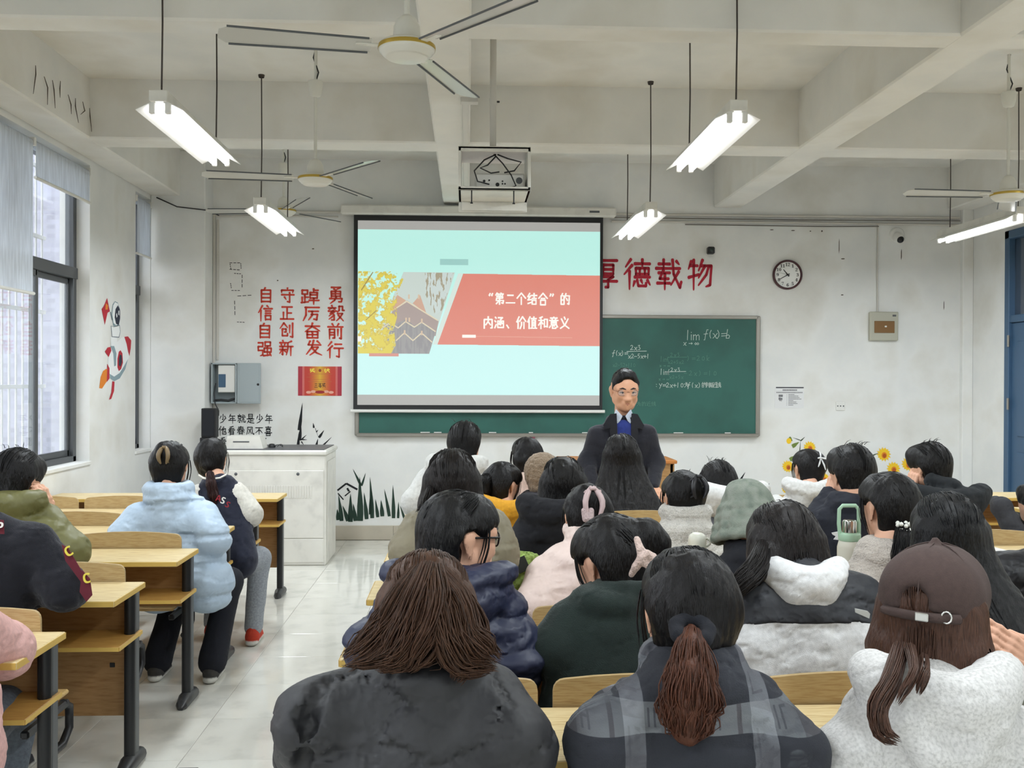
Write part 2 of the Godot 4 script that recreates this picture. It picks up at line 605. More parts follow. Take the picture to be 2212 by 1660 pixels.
func blind(called_label: String, z0: float, z1: float, drop: float) -> void:
	var t := thing("roller_blind", Vector3(XL + 0.0, 3.27, (z0 + z1) * 0.5), called_label, "blind", "window blinds")
	var h := (z1 - z0) * 0.5
	var b := MB.new()
	b.tube([Vector3(-0.02, 0, -h), Vector3(-0.02, 0, h)], 0.032, 14)
	part("roller", b.mesh(), M.blind, t)
	b = MB.new()
	# gently waving cloth
	var k := 24
	for i in k:
		var a0 := -h + 2.0 * h * i / k
		var a1 := -h + 2.0 * h * (i + 1) / k
		var x0 := 0.012 + 0.003 * sin(a0 * 19.0)
		var x1 := 0.012 + 0.003 * sin(a1 * 19.0)
		for y in [[0.0, 0.5], [0.5, 1.0]]:
			var ya: float = -drop * y[0]
			var yb: float = -drop * y[1]
			var n := Vector3(1, 0, -(x1 - x0) / (a1 - a0)).normalized()
			b.quad(Vector3(x0, ya, a0), Vector3(x1, ya, a1), Vector3(x1, yb, a1), Vector3(x0, yb, a0), n)
	part("cloth", b.mesh(), M.blind, t)
	b = MB.new()
	b.tube([Vector3(0.012, -drop, -h - 0.01), Vector3(0.012, -drop, h + 0.01)], 0.012, 10)
	part("bottom_bar", b.mesh(), M.white_plastic, t)
	for e in [-1, 1]:
		b = MB.new()
		b.box(Vector3(-0.055, -0.02, e * (h + 0.0125) - 0.0075), Vector3(0.02, 0.04, e * (h + 0.0125) + 0.0075), 0.003)
		part("bracket", b.mesh(), M.white_plastic, t)

func door() -> void:
	var d := Node3D.new()
	d.name = "door_1"
	add_child(d)
	d.set_meta("kind", "structure")
	var f := MB.new()
	f.box(Vector3(XR - 0.03, 0, 0.70), Vector3(XR + 0.16, 3.06, 0.78), 0.006)
	f.box(Vector3(XR - 0.03, 0, 1.74), Vector3(XR + 0.16, 3.06, 1.82), 0.006)
	f.box(Vector3(XR - 0.03, 2.98, 0.70), Vector3(XR + 0.16, 3.06, 1.82), 0.006)
	f.box(Vector3(XR - 0.02, 2.18, 0.70), Vector3(XR + 0.16, 2.25, 1.82), 0.006)
	part("door_frame", f.mesh(), M.door, d)
	f = MB.new()
	f.box(Vector3(XR + 0.0, 0.01, 0.785), Vector3(XR + 0.045, 2.175, 1.735), 0.004)
	for y in [[0.25, 0.95], [1.1, 2.0]]:
		f.box(Vector3(XR - 0.012, y[0], 0.9), Vector3(XR + 0.002, y[1], 1.62), 0.006)
	var leaf := part("door_leaf", f.mesh(), M.door, d)
	f = MB.new()
	f.lathe([Vector2(0.0, 0.06), Vector2(0.02, 0.055), Vector2(0.026, 0.035), Vector2(0.01, 0.02), Vector2(0.01, 0.0)], 14, Transform3D(Basis(Vector3.BACK, PI / 2), Vector3(XR, 1.05, 1.66)))
	part("door_knob", f.mesh(), M.alu, leaf)
	for y in [0.4, 1.35, 1.95]:
		f = MB.new()
		f.tube([Vector3(XR - 0.035, y, 0.785), Vector3(XR - 0.035, y + 0.11, 0.785)], 0.012, 8)
		part("hinge", f.mesh(), M.alu, d)
	var gm := mat(Color(0.25, 0.3, 0.36, 0.5), 0.05)
	gm.transparency = BaseMaterial3D.TRANSPARENCY_ALPHA
	f = MB.new()
	f.box(Vector3(XR + 0.03, 2.25, 0.78), Vector3(XR + 0.036, 2.98, 1.74))
	part("transom_pane", f.mesh(), gm, d)
	var bk := MB.new()
	bk.box(Vector3(XR + 0.9, 0, -0.3), Vector3(XR + 1.0, 3.9, 3.0))
	bk.box(Vector3(XR + 0.24, 3.8, -0.3), Vector3(XR + 1.0, 3.9, 3.0))
	bk.box(Vector3(XR + 0.24, -0.1, -0.3), Vector3(XR + 1.0, -0.02, 3.0))
	struct("wall_corridor", bk.mesh(), M.wall).set_meta("label", "corridor beyond the door")

# what stands outside the windows
func outside() -> void:
	var g := MB.new()
	g.box(Vector3(-40, -4.2, -40), Vector3(-3.32, -4.0, 40))
	var go := part("ground", g.mesh(), mat(rgb(120, 122, 112), 0.95))
	tag(go, "paved yard below the windows outside", "ground", "", "structure")
	var im := Image.create(256, 256, false, Image.FORMAT_RGB8)
	im.fill(rgb(150, 150, 160))
	var rng := RandomNumberGenerator.new()
	rng.seed = 4
	for r in 16:
		for c in 9:
			var k := rng.randf_range(0.86, 1.0)
			im.fill_rect(Rect2i(c * 30 - (15 if r % 2 else 0), r * 16 + 1, 28, 14), Color(0.62 * k, 0.62 * k, 0.68 * k))
	var bt := ImageTexture.create_from_image(im)
	var bm := mat(Color(1, 1, 1), 0.8)
	bm.albedo_texture = bt
	bm.uv1_triplanar = true
	bm.uv1_scale = Vector3(1.1, 1.1, 1.1)
	var w := thing("neighbouring_wing", Vector3(-6.6, -4, -2.4), "grey tiled wing of the building seen through the window", "building")
	var b := MB.new()
	b.box(Vector3(-1.6, 0, -3), Vector3(1.9, 12, 0), 0.02)
	part("wall", b.mesh(), bm, w)
	for y in [5.2, 8.4]:
		b = MB.new()
		b.box(Vector3(-1.3, y, -0.05), Vector3(0.6, y + 1.6, 0.03), 0.01)
		var f := part("window", b.mesh(), M.frame, w)
		b = MB.new()
		b.box(Vector3(-1.24, y + 0.06, 0.025), Vector3(0.54, y + 1.54, 0.04))
		part("pane", b.mesh(), mat(rgb(70, 80, 92), 0.1), f)
	# two young trees with yellowing leaves
	var leaf := mat(rgb(206, 190, 70), 0.7)
	leaf.backlight_enabled = true
	leaf.backlight = Color(0.5, 0.45, 0.12)
	for q in [[-7.6, 1.6, 1.25], [-9.8, 3.6, 1.5]]:
		var tr := thing("tree", Vector3(q[0], -4, q[1]), ["slender tree with yellow leaves close outside the window", "broader tree with yellow leaves farther out in the yard"][0 if q[0] > -8 else 1], "tree", "trees in the yard")
		var tk := MB.new()
		tk.tube([Vector3.ZERO, Vector3(0.1, 2.0, 0), Vector3(-0.05, 4.6, 0.1)], [0.12, 0.09, 0.04], 8)
		part("trunk", tk.mesh(), mat(rgb(92, 80, 66), 0.9), tr)
		var cr := MB.new()
		for i in 420:
			var d: Vector3 = Vector3(rng.randfn(), rng.randfn(), rng.randfn()).normalized() * pow(rng.randf(), 0.4) * q[2]
			var p: Vector3 = Vector3(0, 4.9, 0) + d * Vector3(1, 1.25, 1)
			var e := Vector3(rng.randfn(), rng.randfn(), rng.randfn()).normalized()
			var h := e.cross(Vector3(rng.randfn(), 1, rng.randfn())).normalized()
			cr.quad(p - e * 0.09, p + h * 0.06, p + e * 0.09, p - h * 0.06, e.cross(h).normalized())
		part("foliage", cr.mesh(), leaf, tr).set_meta("kind", "stuff")

# ------------------------------------------------------------------ writing, as brush strokes on a 20 x 20 grid
const GLYPH := {
	"自": [[9,0,7,3],[4,3,4,19],[4,3,16,3,16,19],[4,8,16,8],[4,13,16,13],[4,18,16,18]],
	"信": [[6,0,1,9],[4,6,4,20],[12,0,14,2],[8,4,19,4],[10,7,17,7],[10,10,17,10],[10,13,10,19],[10,13,17,13,17,19],[10,18,17,18]],
	"强": [[2,2,8,2,8,7],[2,7,8,7],[2,7,2,12],[2,12,8,12,8,18,5,19],[11,1,11,6],[11,1,18,1,18,6],[11,6,18,6],[10,9,10,14],[10,9,19,9,19,14],[10,14,19,14],[14,6,14,19],[9,19,17,18],[17,15,19,19]],
	"守": [[10,0,10,2],[2,3,2,6],[2,3,18,3,17,6],[2,9,19,9],[13,6,13,19,10,18],[6,12,8,15]],
	"正": [[3,2,17,2],[10,2,10,18],[10,10,16,10],[5,9,5,18],[1,18,19,18]],
	"创": [[6,0,1,7],[6,0,11,6],[4,8,9,8,9,12,7,12],[4,8,4,17,11,17,11,14],[14,3,14,13],[18,0,18,19,15,18]],
	"新": [[5,0,6,2],[1,3,10,3],[3,5,4,7],[8,4,7,7],[1,8,10,8],[1,12,10,12],[5,8,5,19,4,18],[4,13,1,17],[7,13,10,16],[17,1,12,3],[12,3,12,11,10,19],[12,8,19,8],[16,8,16,20]],
	"踔": [[1,2,7,2,7,7],[1,2,1,7,7,7],[4,7,4,18],[4,11,8,11],[1,11,1,18],[0,18,8,17],[14,0,14,5],[14,2,19,2],[10,5,18,5],[10,5,10,12],[18,5,18,12],[10,8,18,8],[10,12,18,12],[9,15,20,15],[14,12,14,20]],
	"厉": [[3,2,19,2],[4,2,4,12,1,19],[7,7,18,7],[11,7,11,12,7,18],[10,11,17,11,16,18,13,17]],
	"奋": [[2,4,18,4],[10,0,9,5,2,11],[11,5,18,10],[4,11,4,19],[4,11,16,11,16,19],[4,15,16,15],[10,11,10,19],[4,19,16,19]],
	"发": [[6,1,4,6,18,6],[10,0,8,9,2,18],[8,9,15,9,11,15,6,19],[9,11,13,16,19,19],[14,1,17,4]],
	"勇": [[4,0,15,0,10,3],[7,2,10,4],[4,5,4,13],[4,5,15,5,15,13],[4,8,15,8],[4,11,15,11],[9,5,9,12],[2,14,17,14,16,18,13,18],[10,12,8,16,3,20]],
	"毅": [[5,0,6,2],[1,3,10,3],[5,3,2,5],[7,3,9,5],[1,7,11,7],[7,6,3,10],[8,8,2,13],[5,9,8,12,8,18,5,18],[7,13,2,17],[14,1,14,6,12,8],[14,1,18,1,18,6,20,6],[12,10,18,10,15,15,11,19],[13,12,19,19]],
	"前": [[6,0,8,3],[14,0,12,3],[1,4,19,4],[3,7,3,19],[3,7,9,7,9,18,7,18],[3,11,9,11],[3,14,9,14],[13,7,13,15],[17,6,17,19,15,18]],
	"行": [[6,0,2,5],[7,5,1,11],[4,8,4,20],[10,3,18,3],[9,8,20,8],[15,8,15,19,12,18]],
	"厚": [[3,1,19,1],[4,1,4,10,1,19],[8,4,8,10],[8,4,16,4,16,10],[8,7,16,7],[8,10,16,10],[8,12,16,12,12,14],[12,14,12,19,10,19],[6,15,19,15]],
	"德": [[5,0,1,5],[6,4,0,10],[4,8,4,20],[8,3,20,3],[14,0,14,5],[9,6,9,10],[9,6,19,6,19,10],[9,10,19,10],[12,6,12,10],[16,6,16,10],[8,12,20,12],[8,15,7,18],[10,14,11,18,17,18,17,16],[13,14,14,16],[18,14,20,17]],
	"载": [[2,3,11,3],[6,0,6,6],[0,6,19,6],[2,9,11,9],[6,7,3,13,10,13],[7,10,7,20],[1,16,11,16],[13,0,14,10,19,19,20,15],[18,8,12,17],[16,1,18,3]],
	"物": [[3,1,1,6],[2,4,8,4],[5,0,5,20],[1,12,9,10],[12,0,9,7],[11,4,19,4,18,17,15,18],[14,4,9,12],[17,4,15,10,9,17]],
	"少": [[10,0,10,12,8,11],[5,4,2,10],[14,4,18,9],[16,9,10,16,3,19]],
	"年": [[6,0,2,7],[5,4,17,4],[5,9,16,9],[5,9,5,13],[1,13,19,13],[11,4,11,20]],
	"就": [[5,0,6,2],[1,3,10,3],[2,5,2,9],[2,5,9,5,9,9],[2,9,9,9],[6,9,6,18,4,17],[3,12,1,16],[8,12,10,15],[11,6,20,6],[14,1,14,9,11,18],[16,9,16,17,20,17,20,14],[17,2,19,4]],
	"是": [[5,0,5,8],[5,0,15,0,15,8],[5,4,15,4],[5,8,15,8],[1,10,19,10],[10,10,10,18],[10,14,17,14],[6,13,2,19],[4,15,9,18,19,19]],
	"他": [[6,0,1,8],[4,5,4,20],[7,8,18,5,17,13,15,12],[13,1,13,15],[10,4,10,17,19,17,19,13]],
	"看": [[14,0,5,2],[4,5,16,5],[2,8,18,8],[9,1,6,9,1,14],[6,11,6,20],[6,11,15,11,15,20],[6,14,15,14],[6,17,15,17],[6,20,15,20]],
	"春": [[4,2,16,2],[3,5,17,5],[1,8,19,8],[10,0,7,8,1,14],[11,8,19,13],[6,12,6,20],[6,12,14,12,14,20],[6,16,14,16],[6,20,14,20]],
	"风": [[4,2,4,10,1,19],[4,2,16,2,16,14,20,19,20,15],[13,5,6,16],[7,6,14,16]],
	"不": [[1,3,19,3],[11,3,8,9,1,14],[10,7,10,20],[12,8,18,14]],
	"喜": [[3,2,17,2],[10,0,10,5],[5,5,15,5],[5,7,5,11],[5,7,15,7,15,11],[5,11,15,11],[7,11,8,13],[13,11,12,13],[1,14,19,14],[5,16,5,20],[5,16,15,16,15,20],[5,20,15,20]],
	"夏": [[2,1,18,1],[10,1,8,4],[5,4,5,12],[5,4,15,4,15,12],[5,7,15,7],[5,9,15,9],[5,12,15,12],[7,12,2,17],[6,14,14,14,9,18,3,20],[7,14,12,18,19,20]],
	"蝉": [[2,4,2,10],[2,4,7,4,7,10],[2,10,7,10],[5,1,5,16],[1,17,8,15],[7,13,9,17],[12,0,13,3],[18,0,16,3],[11,4,11,12],[11,4,19,4,19,12],[11,8,19,8],[11,12,19,12],[9,15,20,15],[15,4,15,20]],
	"烦": [[2,6,1,10],[7,5,6,9],[4,1,4,11,1,19],[5,13,8,18],[9,2,20,2],[14,2,13,5],[11,5,11,14],[11,5,18,5,18,14],[15,7,14,14,9,19],[16,15,20,19]],
	"第": [[5,0,2,4],[4,2,9,2],[6,2,7,4],[13,0,11,4],[12,2,18,2],[15,2,16,4],[4,6,16,6,16,9],[4,9,16,9],[4,9,3,13,18,13,17,18,14,17],[10,6,10,20],[9,13,3,19]],
	"二": [[4,4,16,4],[1,17,19,17]],
	"个": [[10,0,1,9],[10,0,19,9],[10,7,10,20]],
	"结": [[5,0,1,6,6,6],[7,4,1,12,8,11],[1,18,8,16],[9,4,20,4],[14,0,14,9],[10,9,19,9],[10,12,10,19],[10,12,18,12,18,19],[10,19,18,19]],
	"合": [[10,0,1,9],[10,0,19,9],[6,9,14,9],[5,12,5,20],[5,12,15,12,15,20],[5,20,15,20]],
	"的": [[5,0,3,4],[2,4,2,18],[2,4,8,4,8,18],[2,11,8,11],[2,18,8,18],[12,0,10,7],[12,4,19,4,18,18,15,17],[13,8,15,12]],
	"内": [[2,5,2,20],[2,5,18,5,18,19,15,19],[10,0,10,8,5,14],[10,9,15,14]],
	"涵": [[2,1,4,3],[1,7,3,9],[1,19,4,13],[8,2,17,2,13,5],[13,5,13,14,11,13],[9,7,11,9],[17,7,15,9],[11,10,9,13],[15,10,17,12],[7,7,7,18],[19,7,19,18],[7,18,19,18]],
	"、": [[3,14,7,19]],
	"价": [[6,0,1,9],[4,6,4,20],[13,0,7,8],[13,0,20,8],[11,9,11,14,8,20],[16,9,16,20]],
	"值": [[6,0,1,9],[4,6,4,20],[8,3,19,3],[14,0,13,5],[10,6,10,19],[10,6,17,6,17,19],[10,9,17,9],[10,12,17,12],[10,15,17,15],[7,19,20,19]],
	"和": [[9,0,3,2],[1,6,11,6],[6,1,6,20],[6,8,1,14],[7,8,10,12],[13,4,13,17],[13,4,19,4,19,17],[13,16,19,16]],
	"意": [[10,0,10,2],[3,2,17,2],[6,3,7,5],[14,3,13,5],[1,6,19,6],[5,8,5,13],[5,8,15,8,15,13],[5,10,15,10],[5,13,15,13],[3,15,1,18],[7,14,7,19,14,19,15,17],[10,14,11,16],[16,14,18,17]],
	"义": [[9,0,11,4],[17,3,10,14,1,19],[3,3,9,13,19,19]],
	"奖": [[4,1,4,10],[1,2,2,5],[1,9,4,7],[12,0,8,5],[10,2,17,2,8,9],[11,4,13,6],[1,12,19,12],[10,9,9,13,2,19],[11,13,18,19]],
	"状": [[4,0,4,20],[1,4,2,8],[1,13,4,10],[7,6,20,6],[13,0,13,7,6,19],[14,8,20,19],[16,1,18,3]],
	"三": [[3,3,17,3],[4,10,16,10],[1,18,19,18]],
	"等": [[5,0,2,4],[4,2,9,2],[13,0,11,4],[12,2,18,2],[10,5,10,12],[4,7,16,7],[1,11,19,11],[14,11,14,20,11,19],[2,15,19,15],[7,16,9,18]],
	"为": [[7,1,9,4],[2,7,17,7,16,18,13,17],[12,1,10,10,3,19],[11,11,13,14]],
	"斜": [[6,0,1,6],[6,0,11,5],[3,7,10,7],[1,11,11,11],[6,7,6,19],[14,3,16,5],[13,8,15,10],[12,14,20,13],[17,1,17,20]],
	"渐": [[2,1,4,3],[1,7,3,9],[1,19,4,13],[6,4,12,4],[9,1,6,10,12,10],[9,7,9,19],[6,15,12,14],[18,1,14,3,14,12,12,19],[14,8,20,8],[17,8,17,20]],
	"近": [[17,0,9,2,9,9,6,14],[9,7,19,7],[15,7,15,16],[2,1,4,4],[1,8,5,8,4,15,1,18],[4,16,9,19,20,19]],
	"线": [[5,0,1,6,6,6],[7,4,1,12,8,11],[1,18,8,16],[9,6,18,5],[9,11,19,9],[13,0,14,10,18,19,20,15],[18,11,9,19],[16,1,18,3]],
	"“": [[13,1,11,4,12,5],[18,1,16,4,17,5]], "”": [[3,1,4,2,2,5],[8,1,9,2,7,5]],
	"l": [[5,0,4,20]], "i": [[5,9,5,20],[5,4,5,5]], "m": [[2,9,2,20],[2,12,6,9,8,12,8,20],[8,12,12,9,14,12,14,20]],
	"x": [[2,10,4,10,10,20,12,20],[12,9,8,14,2,20]], "f": [[11,1,8,1,5,12,3,24,1,24],[1,11,10,10]], "(": [[8,2,5,8,5,15,7,20]], ")": [[3,2,6,8,6,15,2,21]],
	"=": [[2,10,14,9],[2,15,14,14]], "b": [[6,0,3,20,9,20,11,15,8,12,4,14]], "2": [[2,5,6,2,10,5,8,11,1,19,12,18]], "3": [[2,3,8,2,5,9,10,13,7,19,2,18]],
	"5": [[10,2,4,2,3,9,9,10,9,17,2,19]], "+": [[1,12,12,12],[6,7,6,18]], "-": [[1,12,11,12]], "y": [[2,6,6,13],[12,5,3,24]], "1": [[5,2,4,20]],
	"0": [[7,4,3,8,3,16,7,19,11,15,11,8,7,4]], "∞": [[9,14,5,10,1,14,5,18,9,14,13,10,17,14,13,18,9,14]], ">": [[1,13,14,13],[10,10,14,13,10,16]], "_": [[0,0,40,-1]],
	"k": [[3,0,3,20],[11,8,3,14,11,20]], ".": [[4,18,5,19]], ":": [[4,8,5,9],[4,16,5,17]],
}

# one inscription: each character a part
func inscription(called: String, text: String, at: Vector3, step: Vector3, size: Vector2, w: float, m: Material, label: String, group := "") -> Node3D:
	var t := thing(called, at, label, "lettering", group)
	for i in text.length():
		var b := MB.new()
		b.strokes(GLYPH[text[i]], Vector3.ZERO, Vector3.RIGHT * (size.x / size.y), Vector3.UP, size.y, w)
		part("character", b.mesh(), m, t, step * i)
	return t

func writing() -> void:
	# four red columns, reading from the right
	inscription("wall_lettering", "自信自强", Vector3(-2.09, 2.525, 0.003), Vector3(-0.005, -0.178, 0), Vector2(0.15, 0.152), 0.021, M.red_paint, "red painted column 自信自强, leftmost of four columns", "red painted columns")
	inscription("wall_lettering", "守正创新", Vector3(-1.875, 2.525, 0.003), Vector3(-0.003, -0.175, 0), Vector2(0.145, 0.15), 0.021, M.red_paint, "red painted column 守正创新, second from the left", "red painted columns")
	inscription("wall_lettering", "踔厉奋发", Vector3(-1.665, 2.52, 0.003), Vector3(0.012, -0.172, 0), Vector2(0.175, 0.155), 0.021, M.red_paint, "red painted column 踔厉奋发, third from the left", "red painted columns")
	inscription("wall_lettering", "勇毅前行", Vector3(-1.40, 2.535, 0.003), Vector3(-0.004, -0.182, 0), Vector2(0.165, 0.16), 0.021, M.red_paint, "red painted column 勇毅前行, nearest the projection screen", "red painted columns")
	inscription("wall_lettering", "厚德载物", Vector3(1.265, 2.845, 0.003), Vector3(0.322, 0.0, 0), Vector2(0.26, 0.30), 0.036, M.crimson, "large crimson characters 厚德载物 above the blackboard")
	inscription("wall_verse", "少年就是少年", Vector3(-2.475, 1.26, 0.003), Vector3(0.0905, 0, 0), Vector2(0.078, 0.092), 0.0105, M.ink, "top line of the black brush verse, 少年就是少年", "black brush verse")
	inscription("wall_verse", "他看春风不喜", Vector3(-2.48, 1.14, 0.003), Vector3(0.0905, 0, 0), Vector2(0.078, 0.092), 0.0105, M.ink, "middle line of the black brush verse, 他看春风不喜", "black brush verse")
	inscription("wall_verse", "看夏蝉不烦", Vector3(-2.475, 1.028, 0.003), Vector3(0.097, 0, 0), Vector2(0.078, 0.092), 0.0105, M.ink, "lowest line of the black brush verse, ending 不烦", "black brush verse")
	# chalk on the board, on its face
	var rows := [
		["lim", Vector2(2.207, 2.127), 0.1, 0.036, 0], ["x>∞", Vector2(2.183, 2.028), 0.055, 0.058, 0], ["f(x)=b", Vector2(2.392, 2.137), 0.09, 0.044, 0],
		["2x3", Vector2(1.643, 1.977), 0.055, 0.038, 0], ["_", Vector2(1.610, 1.907), 0.1, 0.2, 0], ["f(x)=", Vector2(1.459, 1.920), 0.055, 0.031, 0], ["x2-5x+1", Vector2(1.620, 1.888), 0.05, 0.032, 0],
		["x2-52+110", Vector2(1.464, 1.793), 0.042, 0.026, 1], ["2x3", Vector2(2.051, 1.900), 0.045, 0.036, 1], ["_", Vector2(2.023, 1.848), 0.1, 0.2, 1], ["lim(", Vector2(1.947, 1.861), 0.055, 0.022, 1], ["x2+5x2", Vector2(2.028, 1.824), 0.04, 0.028, 1], [")=20k", Vector2(2.222, 1.872), 0.055, 0.05, 1],
		["lim(", Vector2(1.947, 1.734), 0.06, 0.024, 0], ["2x3", Vector2(2.056, 1.749), 0.045, 0.036, 0], ["_", Vector2(2.014, 1.702), 0.1, 0.2, 0], ["x2+5x", Vector2(2.043, 1.673), 0.04, 0.03, 1], ["-2x)=10", Vector2(2.194, 1.721), 0.055, 0.05, 1], ["x>∞", Vector2(1.934, 1.649), 0.034, 0.04, 1],
		[":y=2x+10为f(x)的斜渐近线", Vector2(1.901, 1.598), 0.054, 0.0365, 0], ["x>∞", Vector2(1.942, 1.786), 0.034, 0.04, 1], ["为的近线", Vector2(1.712, 1.399), 0.045, 0.05, 1],
	]
	var bd := thing("chalk_writing", Vector3(1.2, 1.6, 0.0), "white chalk limit formulas on the right half of the blackboard", "chalk writing")
	for r in rows:
		var x := 0.0
		for ch in r[0]:
			var b := MB.new()
			b.strokes(GLYPH[ch], Vector3.ZERO, Vector3.RIGHT, Vector3.UP, r[2], 0.0065 if r[4] == 0 else 0.005, 0.8)
			part("glyph", b.mesh(), M.chalk if r[4] == 0 else M.chalk_faint, bd, Vector3(r[1].x + x - 1.2, r[1].y - 1.6, 0.0335))
			x += r[3]

func flat_shape(pts: Array, o: Vector3, ux: Vector3, uy: Vector3, called: String, m: Material, parent: Node3D) -> void:
	var poly := PackedVector2Array()
	for p in pts:
		poly.append(p)
	var b := MB.new()
	b.plate(poly, o, ux, uy, 0.0)
	part(called, b.mesh(), m, parent)

func blade(base: Vector2, tip: Vector2, w: float, bend := 0.0) -> Array:
	var d := tip - base
	var q := Vector2(-d.y, d.x).normalized()
	var l := []
	var r := []
	for i in 7:
		var t := i / 6.0
		var p := base + d * t + q * bend * d.length() * sin(t * PI * 0.5) * t
		var ww := w * (1.0 - 0.6 * t) * (0.75 + 0.25 * sin(t * 5.0)) * 0.5
		if i == 6:
			l.append(p)
		else:
			l.append(p + q * ww)
			r.push_front(p - q * ww)
	return l + r

func ring_shape(c: Vector2, rx: float, ry: float, n := 20, rot := 0.0) -> Array:
	var a := []
	for i in n:
		var p := Vector2(rx * cos(TAU * i / n), ry * sin(TAU * i / n)).rotated(rot)
		a.append(c + p)
	return a

func murals() -> void:
	var U := Vector3.UP
	var X := Vector3.RIGHT
	# grass and picket along the bottom, left of the students
	var t := thing("grass_mural", Vector3(-1.3, 0.17, 0.002), "dark green painted grass tufts low on the wall beside the podium", "mural")
	var blades := [[Vector2(-1.257, 0.191), Vector2(-1.281, 0.461), 0.05], [Vector2(-1.193, 0.191), Vector2(-1.244, 0.349), 0.05], [Vector2(-1.170, 0.182), Vector2(-1.161, 0.470), 0.06], [Vector2(-1.119, 0.191), Vector2(-1.138, 0.368), 0.05],
		[Vector2(-1.073, 0.191), Vector2(-1.065, 0.638), 0.075], [Vector2(-1.065, 0.544), Vector2(-1.144, 0.721), 0.03], [Vector2(-1.060, 0.544), Vector2(-1.014, 0.675), 0.025], [Vector2(-1.008, 0.209), Vector2(-1.027, 0.479), 0.05], [Vector2(-0.952, 0.219), Vector2(-0.963, 0.637), 0.05],
		[Vector2(-0.971, 0.256), Vector2(-0.958, 0.544), 0.04], [Vector2(-0.897, 0.228), Vector2(-0.916, 0.414), 0.04], [Vector2(-0.851, 0.237), Vector2(-0.860, 0.405), 0.05], [Vector2(-0.781, 0.237), Vector2(-0.824, 0.516), 0.04], [Vector2(-0.739, 0.218), Vector2(-0.736, 0.554), 0.045],
		[Vector2(-0.693, 0.218), Vector2(-0.684, 0.386), 0.03], [Vector2(-0.628, 0.208), Vector2(-0.670, 0.348), 0.03], [Vector2(-1.290, 0.201), Vector2(-1.299, 0.312), 0.05]]
	for q in blades:
		flat_shape(blade(q[0] - Vector2(-1.3, 0.17), q[1] - Vector2(-1.3, 0.17), q[2], 0.03), Vector3.ZERO, X, U, "grass_blade", M.grass_paint, t)
	var lines := MB.new()
	for q in [[Vector2(-1.300, 0.498), Vector2(-1.212, 0.568), 0.018], [Vector2(-1.212, 0.568), Vector2(-1.101, 0.507), 0.02], [Vector2(-1.295, 0.470), Vector2(-1.240, 0.405), 0.012], [Vector2(-1.226, 0.442), Vector2(-1.171, 0.489), 0.012], [Vector2(-1.203, 0.521), Vector2(-1.185, 0.489), 0.02]]:
		var a: Vector2 = q[0] - Vector2(-1.3, 0.17)
		var c: Vector2 = q[1] - Vector2(-1.3, 0.17)
		var n: Vector2 = (c - a).normalized().orthogonal() * q[2] * 0.5
		lines.quad(Vector3(a.x + n.x, a.y + n.y, 0), Vector3(c.x + n.x, c.y + n.y, 0), Vector3(c.x - n.x, c.y - n.y, 0), Vector3(a.x - n.x, a.y - n.y, 0), Vector3.BACK)
	part("brush_line", lines.mesh(), M.ink, t)
	# bamboo behind the podium
	t = thing("bamboo_mural", Vector3(-1.75, 1.0, 0.002), "black ink bamboo stalks painted above the podium", "mural")
	var o := Vector2(-1.75, 1.0)
	for q in [[Vector2(-1.684, 1.102), Vector2(-1.639, 1.380), 0.04], [Vector2(-1.697, 0.907), Vector2(-1.675, 1.092), 0.036], [Vector2(-1.675, 1.000), Vector2(-1.657, 1.204), 0.032], [Vector2(-1.518, 0.925), Vector2(-1.491, 1.018), 0.03], [Vector2(-1.486, 1.028), Vector2(-1.431, 1.102), 0.03], [Vector2(-1.472, 0.926), Vector2(-1.352, 1.032), 0.02],
		[Vector2(-1.665, 1.004), Vector2(-1.606, 1.055), 0.016], [Vector2(-1.656, 1.009), Vector2(-1.601, 1.004), 0.014], [Vector2(-1.661, 0.990), Vector2(-1.638, 0.953), 0.014], [Vector2(-1.523, 1.125), Vector2(-1.491, 1.018), 0.006], [Vector2(-1.537, 1.125), Vector2(-1.542, 1.176), 0.022], [Vector2(-1.514, 1.083), Vector2(-1.491, 1.107), 0.014], [Vector2(-1.642, 0.962), Vector2(-1.614, 0.907), 0.008]]:
		flat_shape(blade(q[0] - o, q[1] - o, q[2], 0.04), Vector3.ZERO, X, U, "stalk", M.ink, t)
	# loose grass blades right of the lecturer
	t = thing("grass_blade_mural", Vector3(2.6, 0.6, 0.002), "few black painted grass blades below the right end of the blackboard", "mural")
	o = Vector2(2.6, 0.6)
	for q in [[Vector2(2.200, 0.570), Vector2(2.275, 0.721), 0.03], [Vector2(2.763, 0.560), Vector2(2.839, 0.683), 0.03], [Vector2(2.907, 0.513), Vector2(2.911, 0.570), 0.02], [Vector2(3.041, 0.475), Vector2(3.089, 0.570), 0.03], [Vector2(2.353, 0.476), Vector2(2.395, 0.542), 0.03], [Vector2(2.601, 0.400), Vector2(2.672, 0.560), 0.03]]:
		flat_shape(blade(q[0] - o, q[1] - o, q[2]), Vector3.ZERO, X, U, "grass_blade", M.ink, t)
	# sunflowers
	t = thing("sunflower_mural", Vector3(3.5, 0.6, 0.002), "yellow sunflowers with green leaves painted on the lower right wall", "mural")
	o = Vector2(3.5, 0.6)
	var pet := mat(rgb(244, 200, 40), 0.8)
	var core := mat(rgb(176, 84, 30), 0.8)
	var seed_ring := mat(rgb(222, 130, 34), 0.8)
	var green := mat(rgb(112, 132, 62), 0.8)
	var stem := mat(rgb(66, 78, 58), 0.8)
